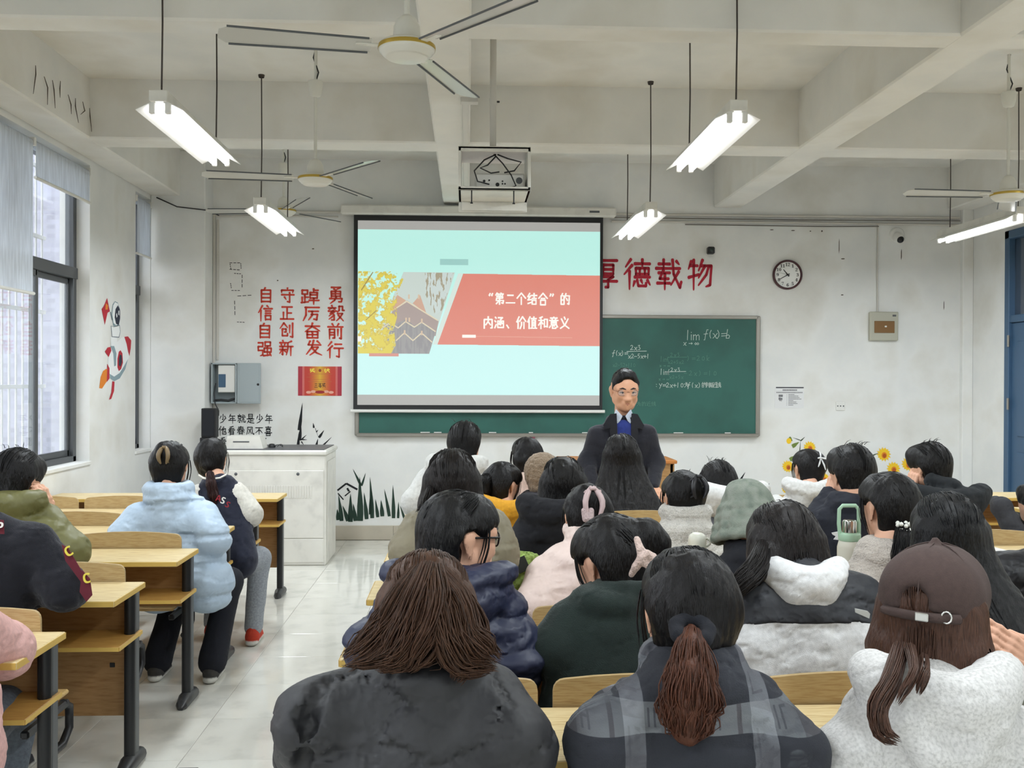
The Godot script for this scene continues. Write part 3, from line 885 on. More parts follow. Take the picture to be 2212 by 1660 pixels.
	for q in [[Vector2(3.505, 0.935), 0.068], [Vector2(3.280, 0.740), 0.066], [Vector2(4.278, 0.864), 0.078], [Vector2(4.380, 0.717), 0.076], [Vector2(4.535, 0.764), 0.076], [Vector2(3.656, 0.617), 0.06], [Vector2(3.271, 0.513), 0.06]]:
		var c: Vector2 = q[0] - o
		for lay in 2:
			var star := []
			for i in 28:
				var rr: float = q[1] * ((1.0 if i % 2 == 0 else 0.66) - 0.12 * lay) * (1.0 + 0.1 * sin(i * 2.7))
				star.append(c + Vector2.from_angle(TAU * (i + 0.7 * lay) / 28.0) * rr)
			flat_shape(star, Vector3(0, 0, 0.0004 * lay), X, U, "petal_ring", pet, t)
		flat_shape(ring_shape(c + Vector2(0.004, -0.01), q[1] * 0.36, q[1] * 0.42, 18), Vector3(0, 0, 0.0008), X, U, "flower_centre", seed_ring, t)
		flat_shape(ring_shape(c + Vector2(0.006, -0.014), q[1] * 0.24, q[1] * 0.28, 16), Vector3(0, 0, 0.0012), X, U, "flower_centre", core, t)
	for q in [[Vector2(3.399, 0.849), Vector2(3.408, 1.006), 0.014, 0.0], [Vector2(3.408, 1.006), Vector2(3.326, 1.044), 0.010, 0.1], [Vector2(3.408, 1.001), Vector2(3.461, 1.039), 0.016, 0.1], [Vector2(4.157, 0.731), Vector2(4.152, 0.850), 0.016, 0.1], [Vector2(4.152, 0.845), Vector2(4.219, 0.893), 0.016, -0.2]]:
		flat_shape(blade(q[0] - o, q[1] - o, q[2], q[3]), Vector3(0, 0, -0.0004), X, U, "stem", stem, t)
	for q in [[Vector2(3.322, 0.944), Vector2(3.399, 0.982), 0.05], [Vector2(3.283, 1.029), Vector2(3.322, 0.996), 0.06], [Vector2(3.299, 0.807), Vector2(3.366, 0.845), 0.05], [Vector2(3.243, 0.484), Vector2(3.329, 0.551), 0.07]]:
		flat_shape(blade(q[0] - o, q[1] - o, q[2], 0.1), Vector3(0, 0, 0.0002), X, U, "leaf", green, t)
	flat_shape(ring_shape(Vector2(3.288, 1.001) - o, 0.026, 0.03, 12), Vector3(0, 0, 0.0005), X, U, "bud", pet, t)
	# astronaut on a rocket, on the left wall: local axes along -z and up
	var zx := Vector3(0, 0, -1)
	t = thing("rocket_mural", Vector3(XL + 0.002, 1.6, 1.2), "painted astronaut riding a small red and white rocket between the windows", "mural")
	o = Vector2(1.2, 1.6)
	var red := mat(rgb(186, 40, 56), 0.8)
	var orange := mat(rgb(226, 132, 40), 0.8)
	var white := mat(rgb(240, 242, 242), 0.8)
	var blue := mat(rgb(140, 162, 170), 0.8)
	var navy := mat(rgb(40, 44, 62), 0.8)
	var line := mat(rgb(120, 130, 138), 0.8)
	var C := func(p: Vector2) -> Vector2: return Vector2(o.x - p.x, p.y - o.y)
	var S := func(pts: Array, lift: float, called: String, m: Material) -> void:
		var a := []
		for p in pts:
			a.append(C.call(p))
		flat_shape(a, Vector3(lift, 0, 0), zx, U, called, m, t)
	S.call([Vector2(1.455, 2.298), Vector2(1.389, 2.188), Vector2(1.444, 2.173), Vector2(1.508, 2.067), Vector2(1.583, 2.194), Vector2(1.530, 2.225)], 0.0, "flag", red)
	S.call([Vector2(1.488, 2.252), Vector2(1.433, 2.236), Vector2(1.444, 2.200), Vector2(1.498, 2.196)], 0.0004, "flag_mark", orange)
	S.call([Vector2(1.389, 2.184), Vector2(1.367, 2.186), Vector2(1.322, 2.117), Vector2(1.344, 2.116)], 0.0, "flag_pole", line)
	S.call([Vector2(1.356, 2.163), Vector2(1.323, 2.253), Vector2(1.267, 2.285), Vector2(1.198, 2.278), Vector2(1.140, 2.217), Vector2(1.139, 2.136), Vector2(1.174, 2.077), Vector2(1.243, 2.045), Vector2(1.311, 2.074)], 0.0, "helmet", blue)
	S.call([Vector2(1.334, 2.164), Vector2(1.312, 2.245), Vector2(1.267, 2.277), Vector2(1.198, 2.270), Vector2(1.151, 2.209), Vector2(1.163, 2.135), Vector2(1.231, 2.074), Vector2(1.299, 2.094)], 0.0003, "helmet", white)
	S.call([Vector2(1.277, 2.144), Vector2(1.255, 2.218), Vector2(1.198, 2.254), Vector2(1.151, 2.225), Vector2(1.139, 2.152), Vector2(1.174, 2.085), Vector2(1.243, 2.090)], 0.0006, "visor", navy)
	S.call([Vector2(1.243, 2.170), Vector2(1.221, 2.188), Vector2(1.209, 2.156), Vector2(1.232, 2.143)], 0.0009, "visor_glint", white)
	S.call([Vector2(1.186, 2.206), Vector2(1.163, 2.212), Vector2(1.163, 2.167), Vector2(1.186, 2.174)], 0.0009, "visor_glint", white)
	S.call([Vector2(1.366, 2.067), Vector2(1.288, 2.063), Vector2(1.151, 2.087), Vector2(1.127, 2.031), Vector2(1.162, 1.972), Vector2(1.344, 1.969)], 0.0, "suit", line)
	S.call([Vector2(1.355, 2.063), Vector2(1.288, 2.059), Vector2(1.162, 2.078), Vector2(1.139, 2.030), Vector2(1.173, 1.980), Vector2(1.332, 1.977)], 0.0003, "suit", white)
	S.call([Vector2(1.377, 1.971), Vector2(1.219, 1.970), Vector2(1.195, 1.849), Vector2(1.218, 1.719), Vector2(1.286, 1.718), Vector2(1.354, 1.845)], 0.0003, "leg", white)
	S.call([Vector2(1.376, 1.892), Vector2(1.287, 1.895), Vector2(1.230, 1.832), Vector2(1.241, 1.727), Vector2(1.286, 1.718), Vector2(1.309, 1.830)], 0.0005, "boot", blue)
	S.call([Vector2(1.398, 1.836), Vector2(1.354, 1.853), Vector2(1.219, 1.929), Vector2(1.103, 1.975), Vector2(1.008, 1.991), Vector2(0.886, 1.979), Vector2(0.848, 1.951), Vector2(0.897, 1.816), Vector2(1.006, 1.697), Vector2(1.148, 1.614), Vector2(1.285, 1.590), Vector2(1.375, 1.614), Vector2(1.419, 1.685), Vector2(1.431, 1.772)], 0.0001, "rocket_body", white)
	S.call([Vector2(1.032, 1.986), Vector2(0.935, 1.994), Vector2(0.849, 1.960), Vector2(0.861, 1.892), Vector2(0.897, 1.816), Vector2(0.934, 1.856), Vector2(0.971, 1.922)], 0.0004, "nose_cone", red)
	S.call([Vector2(0.934, 1.790), Vector2(1.006, 1.697), Vector2(1.148, 1.614), Vector2(1.285, 1.590), Vector2(1.375, 1.614), Vector2(1.397, 1.654), Vector2(1.285, 1.630), Vector2(1.148, 1.663), Vector2(1.030, 1.730)], 0.0004, "rocket_belly", blue)
	S.call([Vector2(1.207, 1.788), Vector2(1.172, 1.850), Vector2(1.126, 1.863), Vector2(1.079, 1.836), Vector2(1.066, 1.754), Vector2(1.113, 1.696), Vector2(1.171, 1.679), Vector2(1.206, 1.711)], 0.0005, "porthole", red)
	S.call([Vector2(1.172, 1.785), Vector2(1.149, 1.826), Vector2(1.102, 1.819), Vector2(1.090, 1.762), Vector2(1.125, 1.721), Vector2(1.172, 1.728)], 0.0008, "porthole", navy)
	S.call([Vector2(1.507, 1.841), Vector2(1.442, 1.878), Vector2(1.376, 1.884), Vector2(1.354, 1.853), Vector2(1.420, 1.796)], 0.0005, "fin", red)
	S.call([Vector2(1.452, 1.740), Vector2(1.397, 1.701), Vector2(1.397, 1.614), Vector2(1.462, 1.583), Vector2(1.452, 1.685)], 0.0004, "fin", red)
	S.call([Vector2(1.474, 1.696), Vector2(1.430, 1.685), Vector2(1.419, 1.622), Vector2(1.473, 1.583), Vector2(1.569, 1.529), Vector2(1.632, 1.533), Vector2(1.601, 1.626), Vector2(1.548, 1.676)], 0.0002, "flame", orange)
	S.call([Vector2(1.330, 1.590), Vector2(1.274, 1.586), Vector2(1.285, 1.506), Vector2(1.352, 1.439), Vector2(1.407, 1.432), Vector2(1.352, 1.495)], 0.0003, "fin", red)

# ------------------------------------------------------------------ fittings on the front wall
func fill_poly(im: Image, pts: Array, f: Callable) -> void:
	var poly := PackedVector2Array(pts)
	var lo := poly[0]
	var hi := poly[0]
	for p in poly:
		lo = lo.min(p)
		hi = hi.max(p)
	for y in range(maxi(0, int(lo.y)), mini(im.get_height(), int(hi.y) + 1)):
		for x in range(maxi(0, int(lo.x)), mini(im.get_width(), int(hi.x) + 1)):
			if Geometry2D.is_point_in_polygon(Vector2(x, y), poly):
				var c: Color = f.call(x, y)
				if c.a > 0.0:
					im.set_pixel(x, y, c)

func fill_line(im: Image, a: Vector2, b: Vector2, w: float, c: Color) -> void:
	var q := (b - a).normalized().orthogonal() * w * 0.5
	var d := (b - a).normalized() * w * 0.3
	fill_poly(im, [a + q - d, b + q + d, b - q + d, a - q - d], func(_x, _y): return c)

func print_glyph(im: Image, ch: String, x: float, y: float, sx: float, sy: float, w: float, c: Color) -> void:
	for st in GLYPH[ch]:
		for i in range(0, st.size() - 2, 2):
			fill_line(im, Vector2(x + st[i] * sx / 20.0, y + st[i + 1] * sy / 20.0), Vector2(x + st[i + 2] * sx / 20.0, y + st[i + 3] * sy / 20.0), w, c)

func slide_picture() -> ImageTexture:
	var im := Image.create(1050, 792, false, Image.FORMAT_RGB8)
	var k := func(r: float, g: float, b: float) -> Color:   # what the projector adds on top of the room light on the cloth
		var c := rgb(r, g, b).srgb_to_linear()
		return Color(maxf(c.r - 0.09, 0.0), maxf(c.g - 0.09, 0.0), maxf(c.b - 0.085, 0.0)).linear_to_srgb()
	im.fill(k.call(172, 171, 167))
	var bg: Color = k.call(192, 242, 232)
	var bg2: Color = k.call(202, 244, 240)
	im.fill_rect(Rect2i(0, 38, 1050, 340), bg)
	im.fill_rect(Rect2i(0, 378, 1050, 370), bg2)
	im.fill_rect(Rect2i(354, 162, 122, 26), k.call(160, 206, 200))
	var nz := FastNoiseLite.new()
	nz.seed = 31
	nz.frequency = 0.02
	nz.fractal_octaves = 4
	var X := func(px: float) -> float: return (px - 768.0) * 2.0
	var Y := func(py: float) -> float: return (py - 481.0) * 2.0
	var V := func(px: float, py: float) -> Vector2: return Vector2(X.call(px), Y.call(py))
	# pale photo strip with hall roofs
	var strip := [V.call(866, 591), V.call(977, 591), V.call(922, 766), V.call(800, 766), V.call(820, 700)]
	fill_poly(im, strip, func(_x, _y): return k.call(200, 212, 206))
	fill_poly(im, [V.call(912, 592), V.call(974, 592), V.call(950, 672), V.call(935, 682), V.call(914, 640)], func(x, y): return k.call(168, 160, 138) if nz.get_noise_2d(x * 3.2, y * 0.7) > 0.12 else k.call(202, 214, 210))
	var roof := func(_x, _y): return k.call(172, 156, 152)
	fill_poly(im, [V.call(853, 640), V.call(872, 652), V.call(842, 674), V.call(848, 650)], func(_x, _y): return k.call(206, 168, 144))
	fill_poly(im, [V.call(886, 658), V.call(902, 640), V.call(916, 680)], func(_x, _y): return k.call(206, 168, 148))
	fill_poly(im, [V.call(874, 652), V.call(942, 696), V.call(936, 728), V.call(838, 712), V.call(842, 674)], roof)
	fill_poly(im, [V.call(822, 708), V.call(836, 696), V.call(852, 702), V.call(872, 692), V.call(890, 706), V.call(906, 696), V.call(936, 718), V.call(922, 766), V.call(826, 766)], func(x, y): return k.call(160, 158, 158) if nz.get_noise_2d(x * 4.0, y * 0.4) > -0.05 else k.call(150, 148, 150))
	for q in [[822, 710, 838, 700], [838, 700, 855, 711], [855, 711, 870, 698], [872, 698, 890, 709], [890, 709, 906, 698], [908, 700, 935, 718], [851, 738, 868, 722], [869, 722, 887, 738], [887, 738, 905, 722], [906, 722, 928, 741], [842, 674, 873, 654], [874, 654, 940, 694]]:
		fill_line(im, V.call(q[0], q[1]), V.call(q[2], q[3]), 5.0, k.call(224, 212, 184))
	for q in [[878, 640], [899, 640], [906, 718], [869, 717], [872, 690], [879, 690], [906, 692]]:
		fill_line(im, V.call(q[0], q[1]), V.call(q[0], q[1] + 7), 7.0, k.call(214, 190, 164))
	# yellow ginkgo leaves at the left
	fill_poly(im, [V.call(769, 590), V.call(848, 590), V.call(866, 606), V.call(852, 640), V.call(852, 690), V.call(846, 712), V.call(850, 748), V.call(840, 766), V.call(769, 766)], func(x, y):
		var e: float = nz.get_noise_2d(x * 1.0, y * 1.0) + 0.45 * nz.get_noise_2d(x * 3.5 + 40.0, y * 3.5) + (y - 330.0) * 0.0011
		if e < -0.16 or (x > 140 and e < 0.0 and y < 420):
			return Color(0, 0, 0, 0)
		return k.call(222, 206, 92) if e > 0.14 else (k.call(206, 184, 84) if e > -0.02 else k.call(220, 218, 150)))
	fill_line(im, V.call(800, 592), V.call(776, 630), 4.0, k.call(150, 130, 80))
	fill_line(im, V.call(808, 674), V.call(786, 694), 3.0, k.call(150, 130, 80))
	# red panel and its title
	fill_poly(im, [V.call(984, 593), V.call(994, 593), V.call(940, 746), V.call(930, 746)], func(_x, _y): return k.call(214, 228, 220))
	fill_poly(im, [V.call(995, 593), V.call(1293, 595), V.call(1293, 748), V.call(940, 746)], func(_x, _y): return k.call(222, 138, 124))
	fill_poly(im, [V.call(793, 766), V.call(856, 766), V.call(856, 772), V.call(793, 772)], func(_x, _y): return k.call(214, 150, 138))
	var wh: Color = k.call(250, 248, 240)
	fill_line(im, V.call(995, 728), V.call(1021, 728), 12.0, wh)
	fill_line(im, V.call(1023, 728), V.call(1232, 730), 2.0, k.call(232, 176, 160))
	fill_line(im, V.call(768, 735), V.call(773, 735), 22.0, wh)
	var line1 := "“第二个结合”"
	for i in line1.length():
		print_glyph(im, line1[i], X.call(1040.0 + 23.6 * i), Y.call(634), 42, 50, 6.5, wh)
	print_glyph(im, "的", X.call(1206), Y.call(634), 42, 52, 6.5, wh)
	var line2 := "内涵、价值和意义"
	for i in line2.length():
		print_glyph(im, line2[i], X.call(1039.0 + 23.8 * i), Y.call(685), 42, 52, 6.5, wh)
	return ImageTexture.create_from_image(im)

func fittings() -> void:
	# blackboard
	var t := thing("blackboard", Vector3(0.925, 1.66, 0.0), "long green chalkboard with aluminium frame, partly behind the projection screen", "blackboard")
	var hw := 2.03
	var b := MB.new()
	b.box(Vector3(-hw + 0.02, -0.59, 0.0), Vector3(hw - 0.02, 0.6, 0.03))
	part("writing_surface", b.mesh(), M.board, t)
	for s in [-1, 1]:
		b = MB.new()
		b.box(Vector3(s * hw - 0.022, -0.61, 0), Vector3(s * hw + 0.022, 0.615, 0.045), 0.008)
		part("frame_side", b.mesh(), M.alu, t)
		b = MB.new()
		b.box(Vector3(-hw, s * 0.6 - 0.018, 0.0), Vector3(hw, s * 0.6 + 0.018, 0.045 if s > 0 else 0.075), 0.006)
		part("frame_rail" if s > 0 else "chalk_ledge", b.mesh(), M.alu, t)
	var rng := RandomNumberGenerator.new()
	rng.seed = 9
	for i in 9:
		var c := MB.new()
		var l := rng.randf_range(0.02, 0.05)
		c.tube([Vector3(-l, 0, 0), Vector3(l, 0, rng.randf_range(-0.006, 0.006))], 0.005, 6)
		var x: float = -0.55 + i * 0.4 + rng.randf_range(-0.15, 0.15)
		tag(part("chalk_stick", c.mesh(), mat(rgb(235, 235, 232), 0.9), self, Vector3(x, 1.085, 0.062)), "white chalk stub on the blackboard ledge, %s from the left" % ["first", "second", "third", "fourth", "fifth", "sixth", "seventh", "eighth", "ninth"][i], "chalk", "chalk stubs on the ledge")
	b = MB.new()
	b.box(Vector3(-0.026, -0.02, -0.012), Vector3(0.026, 0.02, 0.012), 0.004)
	tag(part("chalkboard_eraser", b.mesh(), mat(rgb(206, 120, 146), 0.9), self, Vector3(0.655, 1.03, 0.012)), "small pink cloth square hanging under the chalk ledge", "eraser")
	# projection screen
	t = thing("projection_screen", Vector3(0.11, 3.3, 0.06), "pull-down projection screen showing a red and mint slide", "projection screen")
	b = MB.new()
	b.box(Vector3(-1.37, -0.05, -0.02), Vector3(1.37, 0.045, 0.09), 0.014)
	part("housing", b.mesh(), M.white_paint, t)
	b = MB.new()
	b.box(Vector3(-1.245, -1.99, 0.028), Vector3(1.245, -0.05, 0.03))
	part("border_cloth", b.mesh(), M.dark, t)
	b = MB.new()
	b.quad(Vector3(-1.205, -1.94, 0.033), Vector3(1.215, -1.94, 0.033), Vector3(1.215, -0.105, 0.033), Vector3(-1.205, -0.105, 0.033), Vector3.BACK)
	var sm := mat(rgb(118, 118, 116), 0.85)
	sm.emission_enabled = true
	sm.emission = Color(1, 1, 1)
	sm.emission_operator = BaseMaterial3D.EMISSION_OP_MULTIPLY
	sm.emission_texture = slide_picture()
	sm.emission_energy_multiplier = 0.735
	part("screen_picture", b.mesh(), sm, t, Vector3.ZERO, "slide with red title panel, temple roofs and yellow leaves")
	b = MB.new()
	b.tube([Vector3(-1.27, -2.0, 0.03), Vector3(1.27, -2.0, 0.03)], 0.016, 10)
	part("bottom_bar", b.mesh(), M.white_plastic, t)
	b = MB.new()
	b.box(Vector3(1.10, -0.012, 0.09), Vector3(1.2, 0.008, 0.093))
	part("name_plate", b.mesh(), M.grey_metal, t)
	var sl := AreaLight3D.new()
	sl.name = "screen_light"
	sl.area_size = Vector2(2.4, 1.8)
	sl.light_energy = 0.06
	sl.light_color = rgb(205, 240, 232)
	sl.area_range = 14.0
	sl.shadow_enabled = true
	sl.rotation_degrees = Vector3(0, 180, 0)
	sl.position = Vector3(0, -1.0, 0.05)
	t.add_child(sl)
	# projector in its hanging cage
	t = thing("projector_mount", Vector3(0.155, 2.74, 3.95), "white caged projector hanging from the ceiling on a pole", "projector")
	b = MB.new()
	b.tube([Vector3(-0.005, 0.26, 0), Vector3(-0.005, SLAB - 2.74, 0)], 0.02, 12)
	b.tube([Vector3(-0.005, 0.56, 0), Vector3(-0.005, 0.6, 0)], 0.024, 12)
	part("pole", b.mesh(), M.conduit, t)
	b = MB.new()
	b.box(Vector3(-0.025, 0.575, -0.006), Vector3(0.035, 0.585, 0.006), 0.002)
	part("clamp_bolt", b.mesh(), M.dark, t)
	b = MB.new()
	var w := 0.215
	b.box(Vector3(-w, 0.245, -0.2), Vector3(w, 0.26, 0.2), 0.003)
	b.box(Vector3(-w, 0.23, 0.185), Vector3(w, 0.262, 0.2), 0.003)
	b.box(Vector3(-w, 0.0, -0.2), Vector3(w, 0.015, 0.2), 0.003)
	b.box(Vector3(-w, 0.0, 0.185), Vector3(w, 0.024, 0.2), 0.003)
	b.box(Vector3(-w, 0.0, -0.2), Vector3(-w + 0.018, 0.26, 0.2), 0.003)
	b.box(Vector3(w - 0.018, 0.0, -0.2), Vector3(w, 0.26, 0.2), 0.003)
	part("cage", b.mesh(), M.white_paint, t)
	b = MB.new()
	b.box(Vector3(-0.115, 0.016, -0.17), Vector3(w - 0.03, 0.12, 0.12), 0.012)
	var pj := part("projector_body", b.mesh(), M.white_plastic, t)
	for q in [[-0.06, 0.07, 0.008], [-0.03, 0.075, 0.005], [0.02, 0.05, 0.012], [0.05, 0.055, 0.005], [0.05, 0.07, 0.005], [0.065, 0.055, 0.005]]:
		b = MB.new()
		b.lathe([Vector2(0.0, 0.003), Vector2(q[2], 0.003), Vector2(q[2], 0.0)], 10, Transform3D(Basis(Vector3.RIGHT, PI / 2), Vector3(q[0], q[1], 0.12)))
		part("socket", b.mesh(), M.dark, pj)
	b = MB.new()
	b.lathe([Vector2(0.0, 0.002), Vector2(0.02, 0.002), Vector2(0.02, 0.0)], 14, Transform3D(Basis(Vector3.RIGHT, PI / 2), Vector3(0.15, 0.075, 0.12)))
	part("fan_grille", b.mesh(), M.grey_metal, pj)
	for q in [[[0.01, 0.235, 0.1], [-0.06, 0.19, 0.15], [-0.12, 0.12, 0.17], [-0.1, 0.06, 0.16], [-0.03, 0.05, 0.125]], [[0.0, 0.235, 0.1], [0.05, 0.17, 0.15], [0.1, 0.1, 0.16], [0.13, 0.04, 0.14], [0.09, 0.03, 0.125]], [[0.01, 0.22, 0.12], [-0.04, 0.16, 0.15], [-0.085, 0.14, 0.16], [-0.02, 0.11, 0.16], [0.03, 0.12, 0.15]], [[0.02, 0.23, 0.12], [0.08, 0.2, 0.15], [0.16, 0.18, 0.15], [0.12, 0.13, 0.14], [0.06, 0.12, 0.13]]]:
		b = MB.new()
		b.tube(q.map(func(e): return Vector3(e[0], e[1], e[2])), 0.0045, 6)
		part("cable", b.mesh(), M.wire, t)
	b = MB.new()
	b.box(Vector3(-w + 0.02, -0.055, -0.19), Vector3(w, 0.0, -0.185), 0.002)
	b.box(Vector3(-w, -0.06, -0.21), Vector3(w, -0.002, -0.2), 0.002)
	part("hanging_flap", b.mesh(), M.white_paint, t)
	for x in [-0.135, 0.115]:
		b = MB.new()
		b.tube([Vector3(x, 0.0, 0.19), Vector3(x, -0.075, 0.19)], 0.004, 6)
		b.tube([Vector3(x - 0.008, -0.075, 0.19), Vector3(x + 0.008, -0.075, 0.19)], 0.004, 6)
		part("bolt", b.mesh(), M.dark, t)
	# cable trunking down the middle beam
	t = thing("cable_trunking", Vector3(-0.02, 3.37, 1.9), "white cable trunking running along the middle ceiling beam", "trunking")
	b = MB.new()
	b.box(Vector3(-0.02, -0.016, -1.86), Vector3(0.02, 0.012, 1.9), 0.003)
	b.box(Vector3(-0.03, -0.02, 1.86), Vector3(0.08, 0.012, 1.93), 0.003)
	part("trunking_cover", b.mesh(), M.conduit, t)
	# conduits along the top of the front wall
	var runs := [[Vector3(-2.5, 3.28, 0.017), Vector3(5.05, 3.30, 0.017), 0.014], [Vector3(1.45, 3.225, 0.015), Vector3(5.05, 3.225, 0.015), 0.012], [Vector3(-2.5, 3.235, 0.01), Vector3(-1.3, 3.24, 0.01), 0.008]]
	var labels := ["uppermost white conduit along the top of the front wall", "lower white conduit above the clock side of the wall", "short thin conduit above the red columns"]
	for i in 3:
		b = MB.new()
		b.tube([runs[i][0], (runs[i][0] + runs[i][1]) * 0.5 + Vector3(0, 0.008, 0), runs[i][1]], runs[i][2], 8)
		tag(part("conduit", b.mesh(), M.conduit), labels[i], "conduit", "conduits on the front wall")
	for q in [[-2.525, 0.05, 3.3], [-2.49, 1.80, 3.2]]:
		b = MB.new()
		b.box(Vector3(q[0] - 0.012, q[1], 0.0), Vector3(q[0] + 0.012, q[2], 0.016), 0.003)
		tag(part("conduit", b.mesh(), M.conduit), "vertical white conduit beside the left pier" if q[0] < -2.5 else "vertical white conduit running down to the grey box", "conduit", "conduits on the front wall")
	b = MB.new()
	b.tube([Vector3(-3.0, 3.36, 0.31), Vector3(-2.8, 3.27, 0.33), Vector3(-2.5, 3.24, 0.31), Vector3(-2.48, 3.24, 0.02)], 0.006, 6)
	tag(part("hanging_cable", b.mesh(), M.wire), "dark cable sagging across the top of the left pier", "cable")
	for q in [[0.9, 3.265, 3.33, 3.258, 5.05, 3.268], [2.2, 3.20, 3.6, 3.195, 4.2, 3.202]]:
		b = MB.new()
		b.tube([Vector3(q[0], q[1], 0.03), Vector3(q[2], q[3], 0.03), Vector3(q[4], q[5], 0.03)], 0.006, 6)
		tag(part("loose_cable", b.mesh(), mat(rgb(120, 116, 110), 0.7)), "grey cable along the conduits, upper one" if q[0] < 1 else "grey cable along the conduits, lower one", "cable", "cables along the conduits")
	# clock
	t = thing("wall_clock", Vector3(3.26, 2.70, 0.0), "round white wall clock with dark red rim showing ten forty", "clock")
	var tf := Transform3D(Basis(Vector3.RIGHT, PI / 2), Vector3.ZERO)
	b = MB.new()
	b.lathe([Vector2(0.152, 0.0), Vector2(0.152, 0.028), Vector2(0.146, 0.036), Vector2(0.136, 0.034), Vector2(0.131, 0.02)], 48, tf)
	part("rim", b.mesh(), mat(rgb(66, 26, 32), 0.3), t)
	b = MB.new()
	b.lathe([Vector2(0.133, 0.02), Vector2(0.0, 0.02)], 48, tf)
	part("dial", b.mesh(), mat(rgb(238, 238, 234), 0.5), t)
	var font := SystemFont.new()
	font.font_names = PackedStringArray(["Droid Serif"])
	font.font_weight = 700
	for i in 12:
		var tm := TextMesh.new()
		tm.text = str(i + 1)
		tm.font = font
		tm.font_size = 24
		tm.pixel_size = 0.0019
		tm.depth = 0.001
		var a := TAU * (i + 1) / 12.0
		part("numeral", tm, M.ink, t, Vector3(sin(a) * 0.104, cos(a) * 0.104, 0.0215))
	for q in [[319.5, 0.07, 0.007], [240.0, 0.098, 0.005], [283.0, 0.1, 0.0015]]:
		b = MB.new()
		var a := deg_to_rad(q[0])
		var d := Vector3(sin(a), cos(a), 0)
		var s: Vector3 = Vector3(d.y, -d.x, 0) * q[2]
		var z := Vector3(0, 0, 0.024)
		b.quad(z - d * 0.022 + s, z + d * q[1] + s * 0.5, z + d * q[1] - s * 0.5, z - d * 0.022 - s, Vector3.BACK)
		part("hand", b.mesh(), M.ink, t)
	# distribution box with wooden inset
	t = thing("breaker_box", Vector3(4.255, 2.18, 0.0), "beige square breaker box with a brown window panel", "electric box")
	b = MB.new()
	b.box(Vector3(-0.148, -0.148, 0), Vector3(0.148, 0.148, 0.05), 0.008)
	part("cover", b.mesh(), mat(rgb(184, 182, 166), 0.5), t)
	b = MB.new()
	b.box(Vector3(-0.105, -0.07, 0.05), Vector3(0.105, 0.052, 0.058), 0.003)
	part("flap", b.mesh(), mat(rgb(128, 92, 48), 0.4), t)
	b = MB.new()
	b.box(Vector3(0.0, -0.012, 0.058), Vector3(0.022, 0.004, 0.062), 0.002)
	part("latch", b.mesh(), M.white_plastic, t)
	b = MB.new()
	b.box(Vector3(0.085, 0.098, 0.05), Vector3(0.122, 0.118, 0.052))
	part("name_plate", b.mesh(), M.grey_metal, t)
	b = MB.new()
	b.tube([Vector3(4.2, 2.33, 0.014), Vector3(4.195, 2.75, 0.012), Vector3(4.2, 3.24, 0.012)], 0.008, 6)
	tag(part("conduit", b.mesh(), M.conduit), "thin vertical conduit running up from the beige breaker box", "conduit", "conduits on the front wall")
	# small dark sensor and dome camera
	t = thing("wall_sensor", Vector3(2.457, 2.935, 0.0), "small black box camera mounted above the crimson characters", "camera")
	b = MB.new()
	b.box(Vector3(-0.036, -0.036, 0.02), Vector3(0.036, 0.036, 0.09), 0.01)
	part("body", b.mesh(), M.dark, t)
	b = MB.new()
	b.lathe([Vector2(0.0, 0.006), Vector2(0.018, 0.004), Vector2(0.022, 0.0)], 14, Transform3D(Basis(Vector3.RIGHT, PI / 2), Vector3(0, 0, 0.088)))
	part("lens", b.mesh(), mat(rgb(30, 44, 40), 0.1), t)
	b = MB.new()
	b.box(Vector3(-0.012, -0.012, 0), Vector3(0.012, 0.012, 0.025), 0.002)
	part("bracket", b.mesh(), M.dark, t)
	t = thing("dome_camera", Vector3(4.40, 3.12, 0.0), "white dome security camera under the conduits at the right", "camera")
	b = MB.new()
	b.lathe([Vector2(0.0, 0.03), Vector2(0.06, 0.03), Vector2(0.075, 0.02), Vector2(0.08, 0.0)], 24, Transform3D(Basis(Vector3.RIGHT, PI / 2), Vector3.ZERO))
	part("base", b.mesh(), M.white_plastic, t)
	b = MB.new()
	b.lathe([Vector2(0.0, 0.12), Vector2(0.03, 0.115), Vector2(0.05, 0.09), Vector2(0.056, 0.05), Vector2(0.05, 0.02)], 24, Transform3D(Basis(Vector3.RIGHT, PI / 2 + 0.5), Vector3(0, -0.01, 0.0)))
	part("housing", b.mesh(), M.white_plastic, t)
	b = MB.new()
	b.lathe([Vector2(0.0, 0.136), Vector2(0.022, 0.132), Vector2(0.036, 0.11), Vector2(0.038, 0.09)], 20, Transform3D(Basis(Vector3.RIGHT, PI / 2 + 0.5), Vector3(0, -0.01, 0.0)))
	part("lens", b.mesh(), mat(rgb(20, 22, 26), 0.08), t)
	# notice, socket
	t = thing("notice_sheet", Vector3(3.29, 1.445, 0.0), "white printed notice sheet with a dark bar on top", "notice")
	b = MB.new()
	b.box(Vector3(-0.15, -0.108, 0.001), Vector3(0.15, 0.108, 0.003))
	part("paper", b.mesh(), mat(rgb(228, 228, 228), 0.7), t)
	var pr := MB.new()
	var cur := [pr]
	var ink := mat(rgb(70, 70, 76), 0.8)
	var R := func(x0: float, y0: float, x1: float, y1: float) -> void:
		cur[0].quad(Vector3(x0, y0, 0.004), Vector3(x1, y0, 0.004), Vector3(x1, y1, 0.004), Vector3(x0, y1, 0.004), Vector3.BACK)
	R.call(-0.14, 0.096, 0.148, 0.108)
	part("header_bar", pr.mesh(), ink, t)
	pr = MB.new()
	cur[0] = pr
	var rng2 := RandomNumberGenerator.new()
	rng2.seed = 3
	for i in 22:
		R.call(-0.135 + i * 0.0125, 0.046, -0.135 + i * 0.0125 + 0.008, 0.058)
